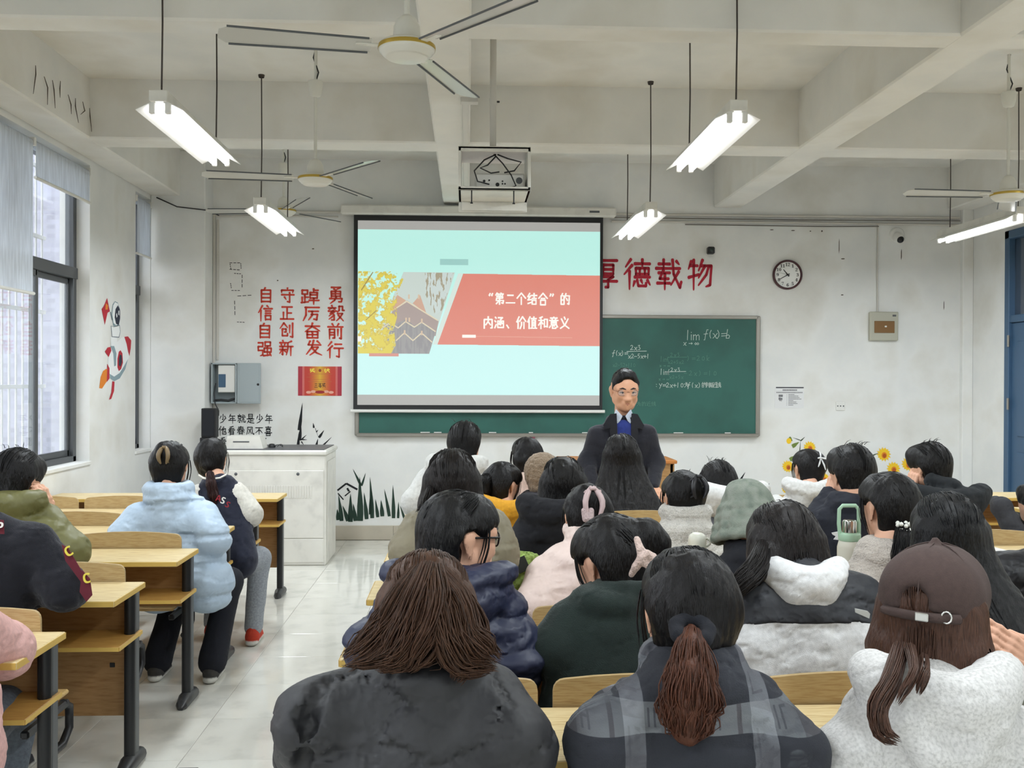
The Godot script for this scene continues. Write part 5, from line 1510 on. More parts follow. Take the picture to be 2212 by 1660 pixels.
# ------------------------------------------------------------------ soft bodies: fields of tapered capsules meshed as surface nets
# a capsule is 16 numbers: a, b - a, 1 / len2, radius, radius change, squeeze direction and amount, cut flag, colour index
class Field:
	var pr := PackedFloat32Array()
	var cell := 0.012
	var k := 0.04
	var amp := 0.0
	var freq := 8.0
	var stretch := Vector3.ONE
	var ridged := false      # creased cloth instead of a plain swell
	var quilt := 0.0         # spacing of stitched channels, 0 for none
	var quilt_depth := 0.01
	var split := []          # [height, wave, colour below]
	var seed_ := 1
	var pal: Array = [Color(1, 1, 1)]
	var v := PackedVector3Array()
	var n := PackedVector3Array()
	var c := PackedColorArray()
	var ix := PackedInt32Array()
	var extra: Array = []     # MB pieces joined to the result

	func cap(a: Vector3, b: Vector3, ra: float, rb := -1.0, colour := 0, squeeze := Vector3.ZERO, amount := 0.0, cut := 0.0) -> Field:
		if rb < 0.0:
			rb = ra
		var d := b - a
		var l := d.length_squared()
		pr.append_array([a.x, a.y, a.z, d.x, d.y, d.z, (1.0 / l if l > 1e-9 else 0.0), ra, rb - ra, squeeze.x, squeeze.y, squeeze.z, amount, cut, colour, 0.0])
		return self

	func chain(pts: Array, radii: Array, colour := 0) -> Field:
		for i in pts.size() - 1:
			cap(pts[i], pts[i + 1], radii[i], radii[i + 1], colour)
		return self

	func build() -> void:
		var np := pr.size() / 16
		if np == 0:
			return
		var lo := Vector3(1e9, 1e9, 1e9)
		var hi := -lo
		var cuts := false
		for i in np:
			var o := i * 16
			if pr[o + 13] > 0.5:
				cuts = true
				continue
			var a := Vector3(pr[o], pr[o + 1], pr[o + 2])
			var b := a + Vector3(pr[o + 3], pr[o + 4], pr[o + 5])
			var r := maxf(pr[o + 7], pr[o + 7] + pr[o + 8]) + k * 0.5 + amp + cell * 2.0
			lo = lo.min(a.min(b) - Vector3(r, r, r))
			hi = hi.max(a.max(b) + Vector3(r, r, r))
		var B := 8
		var S := B + 1
		var bs := B * cell
		var nbx := int(ceil((hi.x - lo.x) / bs))
		var nby := int(ceil((hi.y - lo.y) / bs))
		var nbz := int(ceil((hi.z - lo.z) / bs))
		var NX := nbx * B + 2
		var NY := nby * B + 2
		var hd := bs * 0.87 * 1.06
		var nz := FastNoiseLite.new()
		nz.seed = seed_
		nz.frequency = freq
		nz.noise_type = FastNoiseLite.TYPE_SIMPLEX_SMOOTH
		nz.fractal_type = FastNoiseLite.FRACTAL_FBM
		nz.fractal_octaves = 2
		nz.domain_warp_enabled = ridged
		nz.domain_warp_amplitude = 0.06
		nz.domain_warp_frequency = 6.0
		var ids := {}
		var edges := PackedInt32Array()
		var val := PackedFloat32Array()
		val.resize(S * S * S)
		var ik := 1.0 / k
		var k4 := k * 0.25
		for bz in nbz:
			for by in nby:
				for bx in nbx:
					var ox := lo.x + bx * bs
					var oy := lo.y + by * bs
					var oz := lo.z + bz * bs
					var mx := ox + bs * 0.5
					var my := oy + bs * 0.5
					var mz := oz + bs * 0.5
					var near := PackedInt32Array()
					var dist := PackedFloat32Array()
					var best := 1e9
					for i in np:
						var o := i * 16
						var qx := mx - pr[o]
						var qy := my - pr[o + 1]
						var qz := mz - pr[o + 2]
						var t := clampf((qx * pr[o + 3] + qy * pr[o + 4] + qz * pr[o + 5]) * pr[o + 6], 0.0, 1.0)
						qx -= t * pr[o + 3]
						qy -= t * pr[o + 4]
						qz -= t * pr[o + 5]
						var d := sqrt(qx * qx + qy * qy + qz * qz) - pr[o + 7] - maxf(0.0, t * pr[o + 8]) - (0.0 if pr[o + 8] > 0.0 else t * pr[o + 8])
						dist.append(d)
						if pr[o + 13] < 0.5:
							best = minf(best, d)
					if best > hd + k + amp:
						continue
					if not cuts and best < -(hd + k + amp) * 2.5:
						continue
					for i in np:
						if pr[i * 16 + 13] > 0.5:
							if dist[i] < hd + 0.01:
								near.append(i)
						elif dist[i] < best + 2.0 * hd + k + 0.01 and dist[i] < hd + k + amp + 0.01:
							near.append(i)
					var anyneg := false
					var anypos := false
					var w := 0
					for z in S:
						var pz := oz + z * cell
						for y in S:
							var py := oy + y * cell
							for x in S:
								var px := ox + x * cell
								var f := 1.0
								var first := true
								for i in near:
									var o := i * 16
									var qx := px - pr[o]
									var qy := py - pr[o + 1]
									var qz := pz - pr[o + 2]
									var t := clampf((qx * pr[o + 3] + qy * pr[o + 4] + qz * pr[o + 5]) * pr[o + 6], 0.0, 1.0)
									qx -= t * pr[o + 3]
									qy -= t * pr[o + 4]
									qz -= t * pr[o + 5]
									var am := pr[o + 12]
									if am != 0.0:
										var e := (qx * pr[o + 9] + qy * pr[o + 10] + qz * pr[o + 11]) * am
										qx += e * pr[o + 9]
										qy += e * pr[o + 10]
										qz += e * pr[o + 11]
									var d := sqrt(qx * qx + qy * qy + qz * qz) - pr[o + 7] - t * pr[o + 8]
									if pr[o + 13] > 0.5:
										var h := maxf(0.016 - absf(f + d), 0.0) / 0.016
										f = maxf(f, -d) + h * h * 0.004
									elif first:
										f = d
										first = false
									else:
										var h := maxf(k - absf(f - d), 0.0) * ik
										f = minf(f, d) - h * h * k4
								if amp > 0.0 and absf(f) < amp * 2.0 + cell * 2.0:
									var e := nz.get_noise_3d(px * stretch.x, py * stretch.y, pz * stretch.z)
									if ridged:
										f += amp * (exp(-absf(e) * 13.0) - 0.9 * e)
									else:
										f -= amp * e
									if quilt > 0.0:
										var y2 := fposmod(py + 0.02 * e, quilt) / quilt
										var dy := minf(y2, 1.0 - y2) * quilt
										f += quilt_depth * (exp(-dy * dy / 0.00018) - 0.35 * sin(y2 * PI))
								val[w] = f
								w += 1
								if f < 0.0:
									anyneg = true
								else:
									anypos = true
					if not (anyneg and anypos):
						continue
					for z in S:
						for y in S:
							for x in S:
								var i0 := (z * S + y) * S + x
								var f0 := val[i0]
								var gx := bx * B + x
								var gy := by * B + y
								var gz := bz * B + z
								if x < B and y < B and z < B:
									var f1 := val[i0 + 1]
									var f2 := val[i0 + S]
									var f3 := val[i0 + S + 1]
									var f4 := val[i0 + S * S]
									var f5 := val[i0 + S * S + 1]
									var f6 := val[i0 + S * S + S]
									var f7 := val[i0 + S * S + S + 1]
									var m := minf(minf(minf(f0, f1), minf(f2, f3)), minf(minf(f4, f5), minf(f6, f7)))
									var mm := maxf(maxf(maxf(f0, f1), maxf(f2, f3)), maxf(maxf(f4, f5), maxf(f6, f7)))
									if m < 0.0 and mm >= 0.0:
										var s := Vector3.ZERO
										var cnt := 0
										if (f0 < 0.0) != (f1 < 0.0): s += Vector3(f0 / (f0 - f1), 0, 0); cnt += 1
										if (f2 < 0.0) != (f3 < 0.0): s += Vector3(f2 / (f2 - f3), 1, 0); cnt += 1
										if (f4 < 0.0) != (f5 < 0.0): s += Vector3(f4 / (f4 - f5), 0, 1); cnt += 1
										if (f6 < 0.0) != (f7 < 0.0): s += Vector3(f6 / (f6 - f7), 1, 1); cnt += 1
										if (f0 < 0.0) != (f2 < 0.0): s += Vector3(0, f0 / (f0 - f2), 0); cnt += 1
										if (f1 < 0.0) != (f3 < 0.0): s += Vector3(1, f1 / (f1 - f3), 0); cnt += 1
										if (f4 < 0.0) != (f6 < 0.0): s += Vector3(0, f4 / (f4 - f6), 1); cnt += 1
										if (f5 < 0.0) != (f7 < 0.0): s += Vector3(1, f5 / (f5 - f7), 1); cnt += 1
										if (f0 < 0.0) != (f4 < 0.0): s += Vector3(0, 0, f0 / (f0 - f4)); cnt += 1
										if (f1 < 0.0) != (f5 < 0.0): s += Vector3(1, 0, f1 / (f1 - f5)); cnt += 1
										if (f2 < 0.0) != (f6 < 0.0): s += Vector3(0, 1, f2 / (f2 - f6)); cnt += 1
										if (f3 < 0.0) != (f7 < 0.0): s += Vector3(1, 1, f3 / (f3 - f7)); cnt += 1
										s /= cnt
										var g := Vector3((f1 + f3 + f5 + f7) - (f0 + f2 + f4 + f6), (f2 + f3 + f6 + f7) - (f0 + f1 + f4 + f5), (f4 + f5 + f6 + f7) - (f0 + f1 + f2 + f3)).normalized()
										ids[(gz * NY + gy) * NX + gx] = v.size()
										var p := Vector3(ox + (x + s.x) * cell, oy + (y + s.y) * cell, oz + (z + s.z) * cell)
										v.append(p)
										n.append(g)
										if pal.size() > 1:
											var bd := 1e9
											var bc := 0
											for i in near:
												var o := i * 16
												if pr[o + 13] > 0.5:
													continue
												var q := p - Vector3(pr[o], pr[o + 1], pr[o + 2])
												var dd := Vector3(pr[o + 3], pr[o + 4], pr[o + 5])
												var t := clampf(q.dot(dd) * pr[o + 6], 0.0, 1.0)
												q -= dd * t
												var sq := Vector3(pr[o + 9], pr[o + 10], pr[o + 11])
												q += sq * (q.dot(sq) * pr[o + 12])
												var d := q.length() - pr[o + 7] - t * pr[o + 8]
												if d < bd:
													bd = d
													bc = int(pr[o + 14])
											if split and p.y < split[0] + split[1] * sin(p.x * 13.0 + 0.6):
												bc = split[2]
											c.append(pal[bc])
										else:
											c.append(pal[0])
								# edges owned by this block
								if x < B and y < B and z < B:
									if (f0 < 0.0) != (val[i0 + 1] < 0.0):
										edges.append_array([0, gx, gy, gz, 1 if f0 < 0.0 else 0])
									if (f0 < 0.0) != (val[i0 + S] < 0.0):
										edges.append_array([1, gx, gy, gz, 1 if f0 < 0.0 else 0])
									if (f0 < 0.0) != (val[i0 + S * S] < 0.0):
										edges.append_array([2, gx, gy, gz, 1 if f0 < 0.0 else 0])
		var st := [1, NX, NX * NY]
		for e in range(0, edges.size(), 5):
			var ax := edges[e]
			var id := (edges[e + 3] * NY + edges[e + 2]) * NX + edges[e + 1]
			var u: int = st[(ax + 1) % 3]
			var w2: int = st[(ax + 2) % 3]
			var a: int = ids.get(id, -1)
			var b: int = ids.get(id - u, -1)
			var d: int = ids.get(id - u - w2, -1)
			var f: int = ids.get(id - w2, -1)
			if a < 0 or b < 0 or d < 0 or f < 0:
				continue
			if edges[e + 4] == 1:
				ix.append_array([a, d, b, a, f, d])
			else:
				ix.append_array([a, b, d, a, d, f])

	func mesh() -> ArrayMesh:
		var uv := PackedVector2Array()
		for m in extra:
			var first := v.size()
			v.append_array(m.v)
			n.append_array(m.n)
			c.append_array(m.c)
			for i in m.ix:
				ix.append(first + i)
		uv.resize(v.size())
		var a := []
		a.resize(Mesh.ARRAY_MAX)
		a[Mesh.ARRAY_VERTEX] = v
		a[Mesh.ARRAY_NORMAL] = n
		a[Mesh.ARRAY_COLOR] = c
		a[Mesh.ARRAY_TEX_UV] = uv
		a[Mesh.ARRAY_INDEX] = ix
		var am := ArrayMesh.new()
		am.add_surface_from_arrays(Mesh.PRIMITIVE_TRIANGLES, a)
		return am

var jobs: Array = []      # [Field, part name, material, parent, label]

func job(f: Field, called: String, m: Material, parent: Node3D, label := "") -> Node3D:
	# the node exists now so that parts can hang on it; its mesh follows
	var o := MeshInstance3D.new()
	o.name = called
	o.material_override = m
	parent.add_child(o, true)
	if label:
		o.set_meta("label", label)
	jobs.append([f, o])
	return o

func run_jobs() -> void:
	var id := WorkerThreadPool.add_group_task(func(i: int) -> void: jobs[i][0].build(), jobs.size(), -1, true)
	WorkerThreadPool.wait_for_group_task_completion(id)
	for j in jobs:
		j[1].mesh = j[0].mesh()

# ------------------------------------------------------------------ people
var wardrobe := {}

func cloth(key: String) -> StandardMaterial3D:
	if wardrobe.has(key):
		return wardrobe[key]
	var s := key.split(" ")
	var c := rgb(float(s[1]), float(s[2]), float(s[3]))
	var m: StandardMaterial3D
	match s[0]:
		"puffer":
			m = skin_of(mat(c, 0.5), null, T.fold, Vector3(1.1, 1.1, 1.1), 0.22)
		"nylon":
			m = skin_of(mat(c, 0.6), null, T.fold, Vector3(1.2, 1.2, 1.2), 0.35)
		"fleece":
			m = skin_of(mat(c, 0.95), T.heather, T.fleece, Vector3(4, 4, 4), 1.0)
		"cotton":
			m = skin_of(mat(c, 0.95), T.streak, T.weave, Vector3(5, 5, 5), 0.4)
		"heather":
			m = skin_of(mat(c, 0.95), T.heather, T.weave, Vector3(3.2, 3.2, 3.2), 0.5)
		"wool":
			m = skin_of(mat(c, 0.98), T.streak, T.weave, Vector3(4, 4, 4), 0.6)
		"denim":
			m = skin_of(mat(c, 0.9), T.denim, T.weave, Vector3(4, 4, 4), 0.5)
		"acid":
			m = skin_of(mat(c, 0.9), T.acid, T.weave, Vector3(3, 3, 3), 0.6)
		"hair":
			m = skin_of(mat(c, 0.46), T.hair, T.hair_n, Vector3(14, 0.9, 14), 0.6)
			m.metallic_specular = 0.36
			m.vertex_color_use_as_albedo = true
		"check":
			var im := Image.create(64, 64, false, Image.FORMAT_RGB8)
			im.fill(rgb(178, 208, 118))
			im.fill_rect(Rect2i(0, 0, 32, 32), rgb(140, 164, 84))
			im.fill_rect(Rect2i(32, 32, 32, 32), rgb(140, 164, 84))
			m = skin_of(mat(Color(1, 1, 1), 0.95), ImageTexture.create_from_image(im), T.fleece, Vector3(26, 26, 26), 0.4)
		"plaid":
			var im := Image.create(256, 256, false, Image.FORMAT_RGB8)
			im.fill(rgb(44, 46, 53))
			im.fill_rect(Rect2i(0, 90, 256, 54), rgb(86, 84, 88))
			im.fill_rect(Rect2i(90, 0, 44, 256), rgb(92, 92, 98))
			for q in [[0, 60], [128, 60], [70, 64]]:
				im.fill_rect(Rect2i(q[0], 90, q[1], 54), rgb(122, 126, 130))
			im.fill_rect(Rect2i(90, 30, 44, 60), rgb(118, 122, 128))
			im.fill_rect(Rect2i(90, 90, 44, 54), rgb(142, 146, 150))
			for q in [[8, 100, 4, 34], [20, 100, 4, 34], [8, 114, 14, 4], [140, 100, 4, 34], [152, 100, 14, 4], [152, 100, 4, 34], [98, 44, 4, 34], [98, 74, 26, 4], [112, 40, 12, 4]]:
				im.fill_rect(Rect2i(q[0], q[1], q[2], q[3]), rgb(84, 86, 92))
			m = skin_of(mat(Color(1, 1, 1), 0.95), ImageTexture.create_from_image(im), T.weave, Vector3(3.8, 3.8, 3.8), 0.4)
		"multi":
			m = skin_of(mat(Color(1, 1, 1), 0.85), T.streak, T.fold, Vector3(1.4, 1.4, 1.4), 0.3)
			m.vertex_color_use_as_albedo = true
	m.rim_enabled = s[0] in ["fleece", "wool"]
	wardrobe[key] = m
	return m

func lin(c: Color) -> Color:
	return c.srgb_to_linear()

# hand: wrist at origin, fingers along -z, palm facing -y; curl in radians
func hand_field(t: Transform3D, curl: float, right: bool) -> Field:
	var f := Field.new()
	f.cell = 0.0036
	f.k = 0.008
	var s := -1.0 if right else 1.0
	f.cap(t * Vector3(0, 0, 0.03), t * Vector3(0, 0, -0.01), 0.024, 0.024, 0, t.basis.y.normalized(), 0.25)
	for i in 4:
		var x := (i - 1.5) * 0.0185 * s
		f.cap(t * Vector3(x * 0.7, 0, -0.015), t * Vector3(x, 0, -0.082), 0.0135, 0.0115)
		var l: float = [0.04, 0.046, 0.043, 0.033][i]
		var p := Vector3(x, 0, -0.084)
		var a := curl * 0.5
		var r := 0.0095
		for j in 3:
			var q := p + Vector3((i - 1.5) * 0.0015 * s, -sin(a), -cos(a)) * l
			f.cap(t * p, t * q, r, r - 0.0012)
			p = q
			l *= 0.68
			a += curl
			r -= 0.0012
	f.cap(t * Vector3(-0.03 * s, -0.006, -0.02), t * Vector3(-0.05 * s, -0.016, -0.055), 0.014, 0.011)
	f.cap(t * Vector3(-0.05 * s, -0.016, -0.055), t * Vector3(-0.05 * s, -0.026, -0.085), 0.0105, 0.0085)
	return f

func head_field(f: Field, h: Transform3D, detail: bool) -> void:
	var C := func(a: Vector3, b: Vector3, ra: float, rb: float, sq := Vector3.ZERO, am := 0.0) -> void:
		var sc := h.basis.x.length()
		f.cap(h * a, h * b, ra * sc, rb * sc, 0, (h.basis * sq).normalized() if am != 0.0 else Vector3.ZERO, am)
	C.call(Vector3(0, 0.02, 0.02), Vector3(0, 0.022, -0.03), 0.082, 0.079)
	C.call(Vector3(0, -0.03, -0.042), Vector3(0, -0.08, -0.052), 0.069, 0.053)
	C.call(Vector3(-0.04, -0.06, -0.02), Vector3(0.04, -0.06, -0.02), 0.035, 0.035)
	C.call(Vector3(0, -0.012, -0.102), Vector3(0, -0.04, -0.118), 0.008, 0.0125)
	for s in [-1.0, 1.0]:
		C.call(Vector3(0.086 * s, -0.006, 0.012), Vector3(0.082 * s, -0.042, 0.002), 0.02, 0.011, Vector3(1, 0, -0.3 * s), 1.6)
		if detail:
			C.call(Vector3(0.018 * s, 0.018, -0.096), Vector3(0.05 * s, 0.016, -0.082), 0.012, 0.012)
			C.call(Vector3(0.04 * s, -0.03, -0.078), Vector3(0.045 * s, -0.045, -0.07), 0.022, 0.018)
			C.call(Vector3(0.045 * s, -0.062, -0.028), Vector3(0.03 * s, -0.09, -0.055), 0.032, 0.026)
			C.call(Vector3(0.009 * s, -0.043, -0.112), Vector3(0.011 * s, -0.044, -0.108), 0.008, 0.008)
	if detail:
		C.call(Vector3(-0.018, -0.066, -0.1), Vector3(0.018, -0.066, -0.1), 0.0075, 0.0075)
		C.call(Vector3(-0.014, -0.077, -0.099), Vector3(0.014, -0.077, -0.099), 0.0075, 0.0075)
		C.call(Vector3(0, -0.1, -0.09), Vector3(0, -0.104, -0.086), 0.018, 0.016)

# a lock of strands lying along a path, joined to the hair
func locks(f: Field, path0: Array, spread0: Array, count: int, rng: RandomNumberGenerator, r := 0.0022, flat := Vector3.ZERO) -> void:
	var b := MB.new()
	var path := []
	var spread := []
	var m0 := path0.size()
	for i in m0 - 1:
		var p0: Vector3 = path0[maxi(i - 1, 0)]
		var p1: Vector3 = path0[i]
		var p2: Vector3 = path0[i + 1]
		var p3: Vector3 = path0[mini(i + 2, m0 - 1)]
		for q in 3:
			path.append(p1.cubic_interpolate(p2, p0, p3, q / 3.0))
			spread.append(lerpf(spread0[i], spread0[i + 1], q / 3.0))
	path.append(path0[m0 - 1])
	spread.append(spread0[m0 - 1])
	var k := path.size()
	for i in count:
		var sh := rng.randf_range(0.45, 1.5) * (1.5 if rng.randf() < 0.18 else 1.0)
		b.col = Color(sh, sh, sh)
		var a := rng.randf() * TAU
		var m := sqrt(rng.randf_range(0.8, 1.4))
		var wob := Vector3(rng.randfn(), rng.randfn(), rng.randfn())
		var stray := rng.randfn() * 0.5
		var last := k - (rng.randi() % 4 if k > 6 else 0)
		var pts := []
		var rr := []
		for j in last:
			var t: Vector3 = ((path[mini(j + 1, k - 1)] as Vector3) - (path[maxi(j - 1, 0)] as Vector3)).normalized()
			var u := t.cross(Vector3(0.12, 0.05, 1.0)).normalized()
			var w := t.cross(u)
			var sp: float = spread[j]
			var along := float(j) / (k - 1)
			pts.append((path[j] as Vector3) + (u * cos(a + along * stray) + w * sin(a + along * stray)) * sp * m + wob * sp * 0.26 * along * sin(j * 0.8 + a * 0.3))
			rr.append(r * (0.2 if j == last - 1 else (0.6 if j == last - 2 or j == 0 else 1.0)))
		b.tube(pts, rr, 4, false)
	f.extra.append(b)

# strands lying on the cap of the head, from crown towards the nape or the tie
func cap_strands(f: Field, h: Transform3D, r: Vector3, ctr: Vector3, to: Vector3, count: int, rng: RandomNumberGenerator) -> void:
	var b := MB.new()
	for i in count:
		var sh := rng.randf_range(0.5, 1.7)
		b.col = Color(sh, sh, sh)
		var lift := rng.randf_range(-0.012, 0.022)
		var az := rng.randf_range(-2.4, 2.4)
		var pts := []
		var rr := []
		var start := Vector3(sin(az) * 0.5, 0.8, -0.35 + 0.3 * rng.randf()).normalized()
		var end := (to - ctr).normalized() + Vector3(sin(az) * 0.55, rng.randf_range(-0.2, 0.2), 0.1)
		end = end.normalized()
		for j in 7:
			var q := start.slerp(end, j / 6.0)
			pts.append(h * (ctr + q * r * (1.0 + lift * sin(j * 0.5) + 0.01 * sin(j + az * 3.0))))
			rr.append(0.0019 * h.basis.x.length() * (1.0 if j > 0 and j < 6 else 0.3))
		b.tube(pts, rr, 3, false)
	f.extra.append(b)

func person(p: Dictionary) -> void:
	var base: Vector3 = p.base
	var t := thing("person", base, p.label, "person", p.get("group", "students at the desks"))
	var rng := RandomNumberGenerator.new()
	rng.seed = int(p.seed)
	var L := func(q: Vector3) -> Vector3: return q - base
	var sl: Vector3 = L.call(p.sl)
	var sr: Vector3 = L.call(p.sr)
	var el: Vector3 = L.call(p.el)
	var er: Vector3 = L.call(p.er)
	var wl: Vector3 = L.call(p.wl)
	var wr: Vector3 = L.call(p.wr)
	var hip: Vector3 = L.call(p.hip)
	var nb: Vector3 = (sl + sr) * 0.5 + Vector3(0, 0.075, 0) + p.get("nbo", Vector3.ZERO)
	var hs: float = p.get("hs", 1.0)
	var rot: Vector3 = p.get("rot", Vector3.ZERO)
	var hb := Basis(Vector3.UP, deg_to_rad(rot.y)) * Basis(Vector3.RIGHT, deg_to_rad(rot.x)) * Basis(Vector3.BACK, deg_to_rad(rot.z))
	var h := Transform3D(hb.scaled(Vector3(hs, hs, hs)), L.call(p.head))
	var pf: float = p.get("puff", 0.012)
	var near: float = p.get("cell", 0.014)
	var face: bool = p.get("face", false)
	# body: skin, one surface
	var f := Field.new()
	f.cell = p.get("skin_cell", 0.0065 if face else 0.01)
	f.k = 0.022
	head_field(f, h, face)
	f.cap(h * Vector3(0, -0.05, 0.022), nb + Vector3(0, -0.01, -0.01), 0.052 * hs, 0.056)
	f.cap(nb + Vector3(0, -0.02, 0), hip, 0.06, 0.08)
	f.cap(sl, nb, 0.035, 0.05)
	f.cap(sr, nb, 0.035, 0.05)
	for q in [[sl, el, wl], [sr, er, wr]]:
		f.cap(q[0], q[1], 0.036, 0.032)
		f.cap(q[1], q[2], 0.032, 0.024)
	var body := job(f, "body", M.skin if not p.has("skin") else M.skin_dark, t)
	if p.has("hands"):
		for q in p.hands:
			# q: [side, towards, palm normal, curl]
			var wp: Vector3 = wl if q[0] < 0 else wr
			var z: Vector3 = -(q[1] as Vector3).normalized()
			var y: Vector3 = -((q[2] as Vector3) - z * (q[2] as Vector3).dot(z)).normalized()
			var hf := hand_field(Transform3D(Basis(y.cross(z), y, z), wp), q[3], q[0] > 0)
			hf.build()
			var mb := MB.new()
			mb.v = hf.v
			mb.n = hf.n
			mb.c = hf.c
			mb.ix = hf.ix
			f.extra.append(mb)
	# upper garment
	f = Field.new()
	f.cell = near
	f.k = p.get("k", 0.034)
	f.amp = p.get("fold", 0.008)
	f.freq = p.get("fold_f", 7.0)
	f.ridged = p.get("ridged", true)
	f.stretch = Vector3(0.75, 1.35, 0.9)
	f.quilt = p.get("quilt", 0.0)
	f.quilt_depth = p.get("quilt_d", 0.012)
	f.split = p.get("split", [])
	f.seed_ = int(p.seed)
	var pal: Array = p.get("pal", [])
	if pal:
		f.pal = pal.map(func(e): return lin(rgb(e[0], e[1], e[2])))
	var sc: int = p.get("sleeve", 0)
	var wide: float = p.get("hipw", 0.11)
	var fill := func(g: Field, grow: float, torso: bool, arms: bool) -> void:
		var cl := sl.lerp(nb, 0.3) + Vector3(0, -0.085, 0)
		var cr := sr.lerp(nb, 0.3) + Vector3(0, -0.085, 0)
		var q0 := pf + grow
		if torso:
			g.cap(cl, hip + Vector3(-wide, 0.02, 0), 0.088 + q0, 0.105 + q0)
			g.cap(cr, hip + Vector3(wide, 0.02, 0), 0.088 + q0, 0.105 + q0)
			g.cap(nb + Vector3(0, -0.1, 0), hip + Vector3(0, 0.04, 0), 0.1 + q0, 0.11 + q0)
			g.cap(sl, nb + Vector3(0, -0.015, 0), 0.052 + pf * 0.7 + grow, 0.06 + pf * 0.5 + grow)
			g.cap(sr, nb + Vector3(0, -0.015, 0), 0.052 + pf * 0.7 + grow, 0.06 + pf * 0.5 + grow)
		if arms:
			for q in [[sl, el, wl], [sr, er, wr]]:
				g.cap(q[0], q[1], 0.054 + q0, 0.05 + q0, sc)
				g.cap(q[1], q[2], 0.05 + q0, 0.038 + pf * 0.7 + grow, sc)
	fill.call(f, 0.0, true, true)
	for q in p.get("bits", []):    # extra pieces of the garment
		f.cap(L.call(q[0]), L.call(q[1]), q[2], q[3], int(q[4]) if q.size() > 4 else 0)
	var col: float = p.get("collar", 0.0)
	if col > 0.0:
		var up: Vector3 = (h * Vector3(0, -0.09, 0.02) - nb).normalized()
		for i in 10:
			var a0 := TAU * i / 10.0
			var a1 := TAU * (i + 1) / 10.0
			var rr: float = p.get("collar_r", 0.072)
			for y in ([0.0, 1.0] if col > 0.03 else [0.5]):
				f.cap(nb + Vector3(cos(a0) * rr, 0, sin(a0) * rr * 0.95) + up * col * (y + 0.05), nb + Vector3(cos(a1) * rr, 0, sin(a1) * rr * 0.95) + up * col * (y + 0.05), 0.016 + pf * 0.35, 0.016 + pf * 0.35, int(p.get("collar_c", 0)))
	for q in p.get("cuts", []):
		f.cap(L.call(q[0]), L.call(q[1]), q[2], q[3], 0, Vector3.ZERO, 0.0, 1.0)
	var like := func() -> Field:   # a field with the same folds
		var g := Field.new()
		g.cell = f.cell
		g.k = f.k
		g.amp = f.amp
		g.freq = f.freq
		g.ridged = f.ridged
		g.stretch = f.stretch
		g.quilt = f.quilt
		g.quilt_depth = f.quilt_depth
		g.seed_ = f.seed_
		return g
	var hf2: Field = f
	if p.has("hood_mat"):
		hf2 = like.call()
		job(hf2, "hood", cloth(p.hood_mat), t)
	if p.has("sleeve_mat"):
		var g: Field = like.call()
		fill.call(g, 0.012, false, true)
		job(g, "sleeve", cloth(p.sleeve_mat), t)
	if p.has("yoke_mat"):           # upper part in another cloth, down to a height
		var g: Field = like.call()
		fill.call(g, 0.005, true, true)
		g.cap(hip + Vector3(0.0, p.yoke - hip.y - 2.5, 0), hip + Vector3(0.02, p.yoke - hip.y - 2.5, 0), 2.5, 2.5, 0, Vector3.ZERO, 0.0, 1.0)
		job(g, "yoke", cloth(p.yoke_mat), t)
	if p.has("hood"):               # hood lying on the back: [size, drop, colour]
		var hd: Array = p.hood
		var c0: Vector3 = nb + Vector3(0, 0.012, 0.06)
		var s: float = hd[0]
		for i in 8:
			var u0 := -1.0 + i / 4.0
			var u1 := -1.0 + (i + 1) / 4.0
			var q0: Vector3 = c0 + Vector3(u0 * 0.115 * s, 0.035 - 0.035 * (1.0 - u0 * u0), 0.055 * s * (1.0 - u0 * u0) - 0.03 * absf(u0))
			var q1: Vector3 = c0 + Vector3(u1 * 0.115 * s, 0.035 - 0.035 * (1.0 - u1 * u1), 0.055 * s * (1.0 - u1 * u1) - 0.03 * absf(u1))
			hf2.cap(q0, q1, 0.034 * s, 0.034 * s, int(hd[2]))
			hf2.cap(q0, c0 + Vector3(u0 * 0.06 * s, -hd[1], 0.03), 0.034 * s, 0.036 * s, int(hd[2]))
	var upper := job(f, p.get("garment", "jacket"), cloth(p.top), t, p.get("top_label", ""))
	# trousers and shoes
	if p.get("legs", true):
		f = Field.new()
		f.cell = 0.016 if p.get("legs_seen", false) else 0.024
		f.k = 0.05
		f.amp = 0.004
		f.seed_ = int(p.seed) + 5
		var kn: Array = p.knees
		for i in 2:
			var sg := -1.0 if i == 0 else 1.0
			var hj := hip + Vector3(0.09 * sg, -0.01, 0)
			var kj: Vector3 = L.call(kn[i][0])
			var aj: Vector3 = L.call(kn[i][1])
			f.cap(hip + Vector3(0.03 * sg, 0, 0), hj, 0.1, 0.095)
			f.cap(hj, kj, 0.085, 0.066)
			f.cap(kj, aj, 0.066, p.get("cuff", 0.056))
		job(f, "trousers", cloth(p.get("bottom", "denim 52 56 66")), t)
		for i in 2:
			var aj: Vector3 = L.call(kn[i][1])
			var s := Field.new()
			s.cell = 0.008 if p.get("legs_seen", false) else 0.016
			s.k = 0.02
			s.pal = [lin(rgb(226, 224, 216)), lin(rgb(p.shoe[0], p.shoe[1], p.shoe[2]) if p.has("shoe") else rgb(60, 60, 64))]
			var g := -aj.y
			var sole := Vector3(aj.x, -base.y + 0.018, aj.z)
			s.cap(sole + Vector3(0, 0, 0.05), sole + Vector3(0, 0, -0.15), 0.038, 0.036, 0, Vector3.UP, 1.2)
			s.cap(sole + Vector3(0, 0.035, 0.04), sole + Vector3(0, 0.02, -0.14), 0.038, 0.03, 1)
			s.cap(sole + Vector3(0, 0.03, 0.03), sole + Vector3(0, 0.075, 0.02), 0.038, 0.036, 1)
			job(s, "shoe", cloth("multi 1 1 1"), t)
	hair(p, h, t, rng, L, body)
	accessories(p, h, t, body, upper, L)

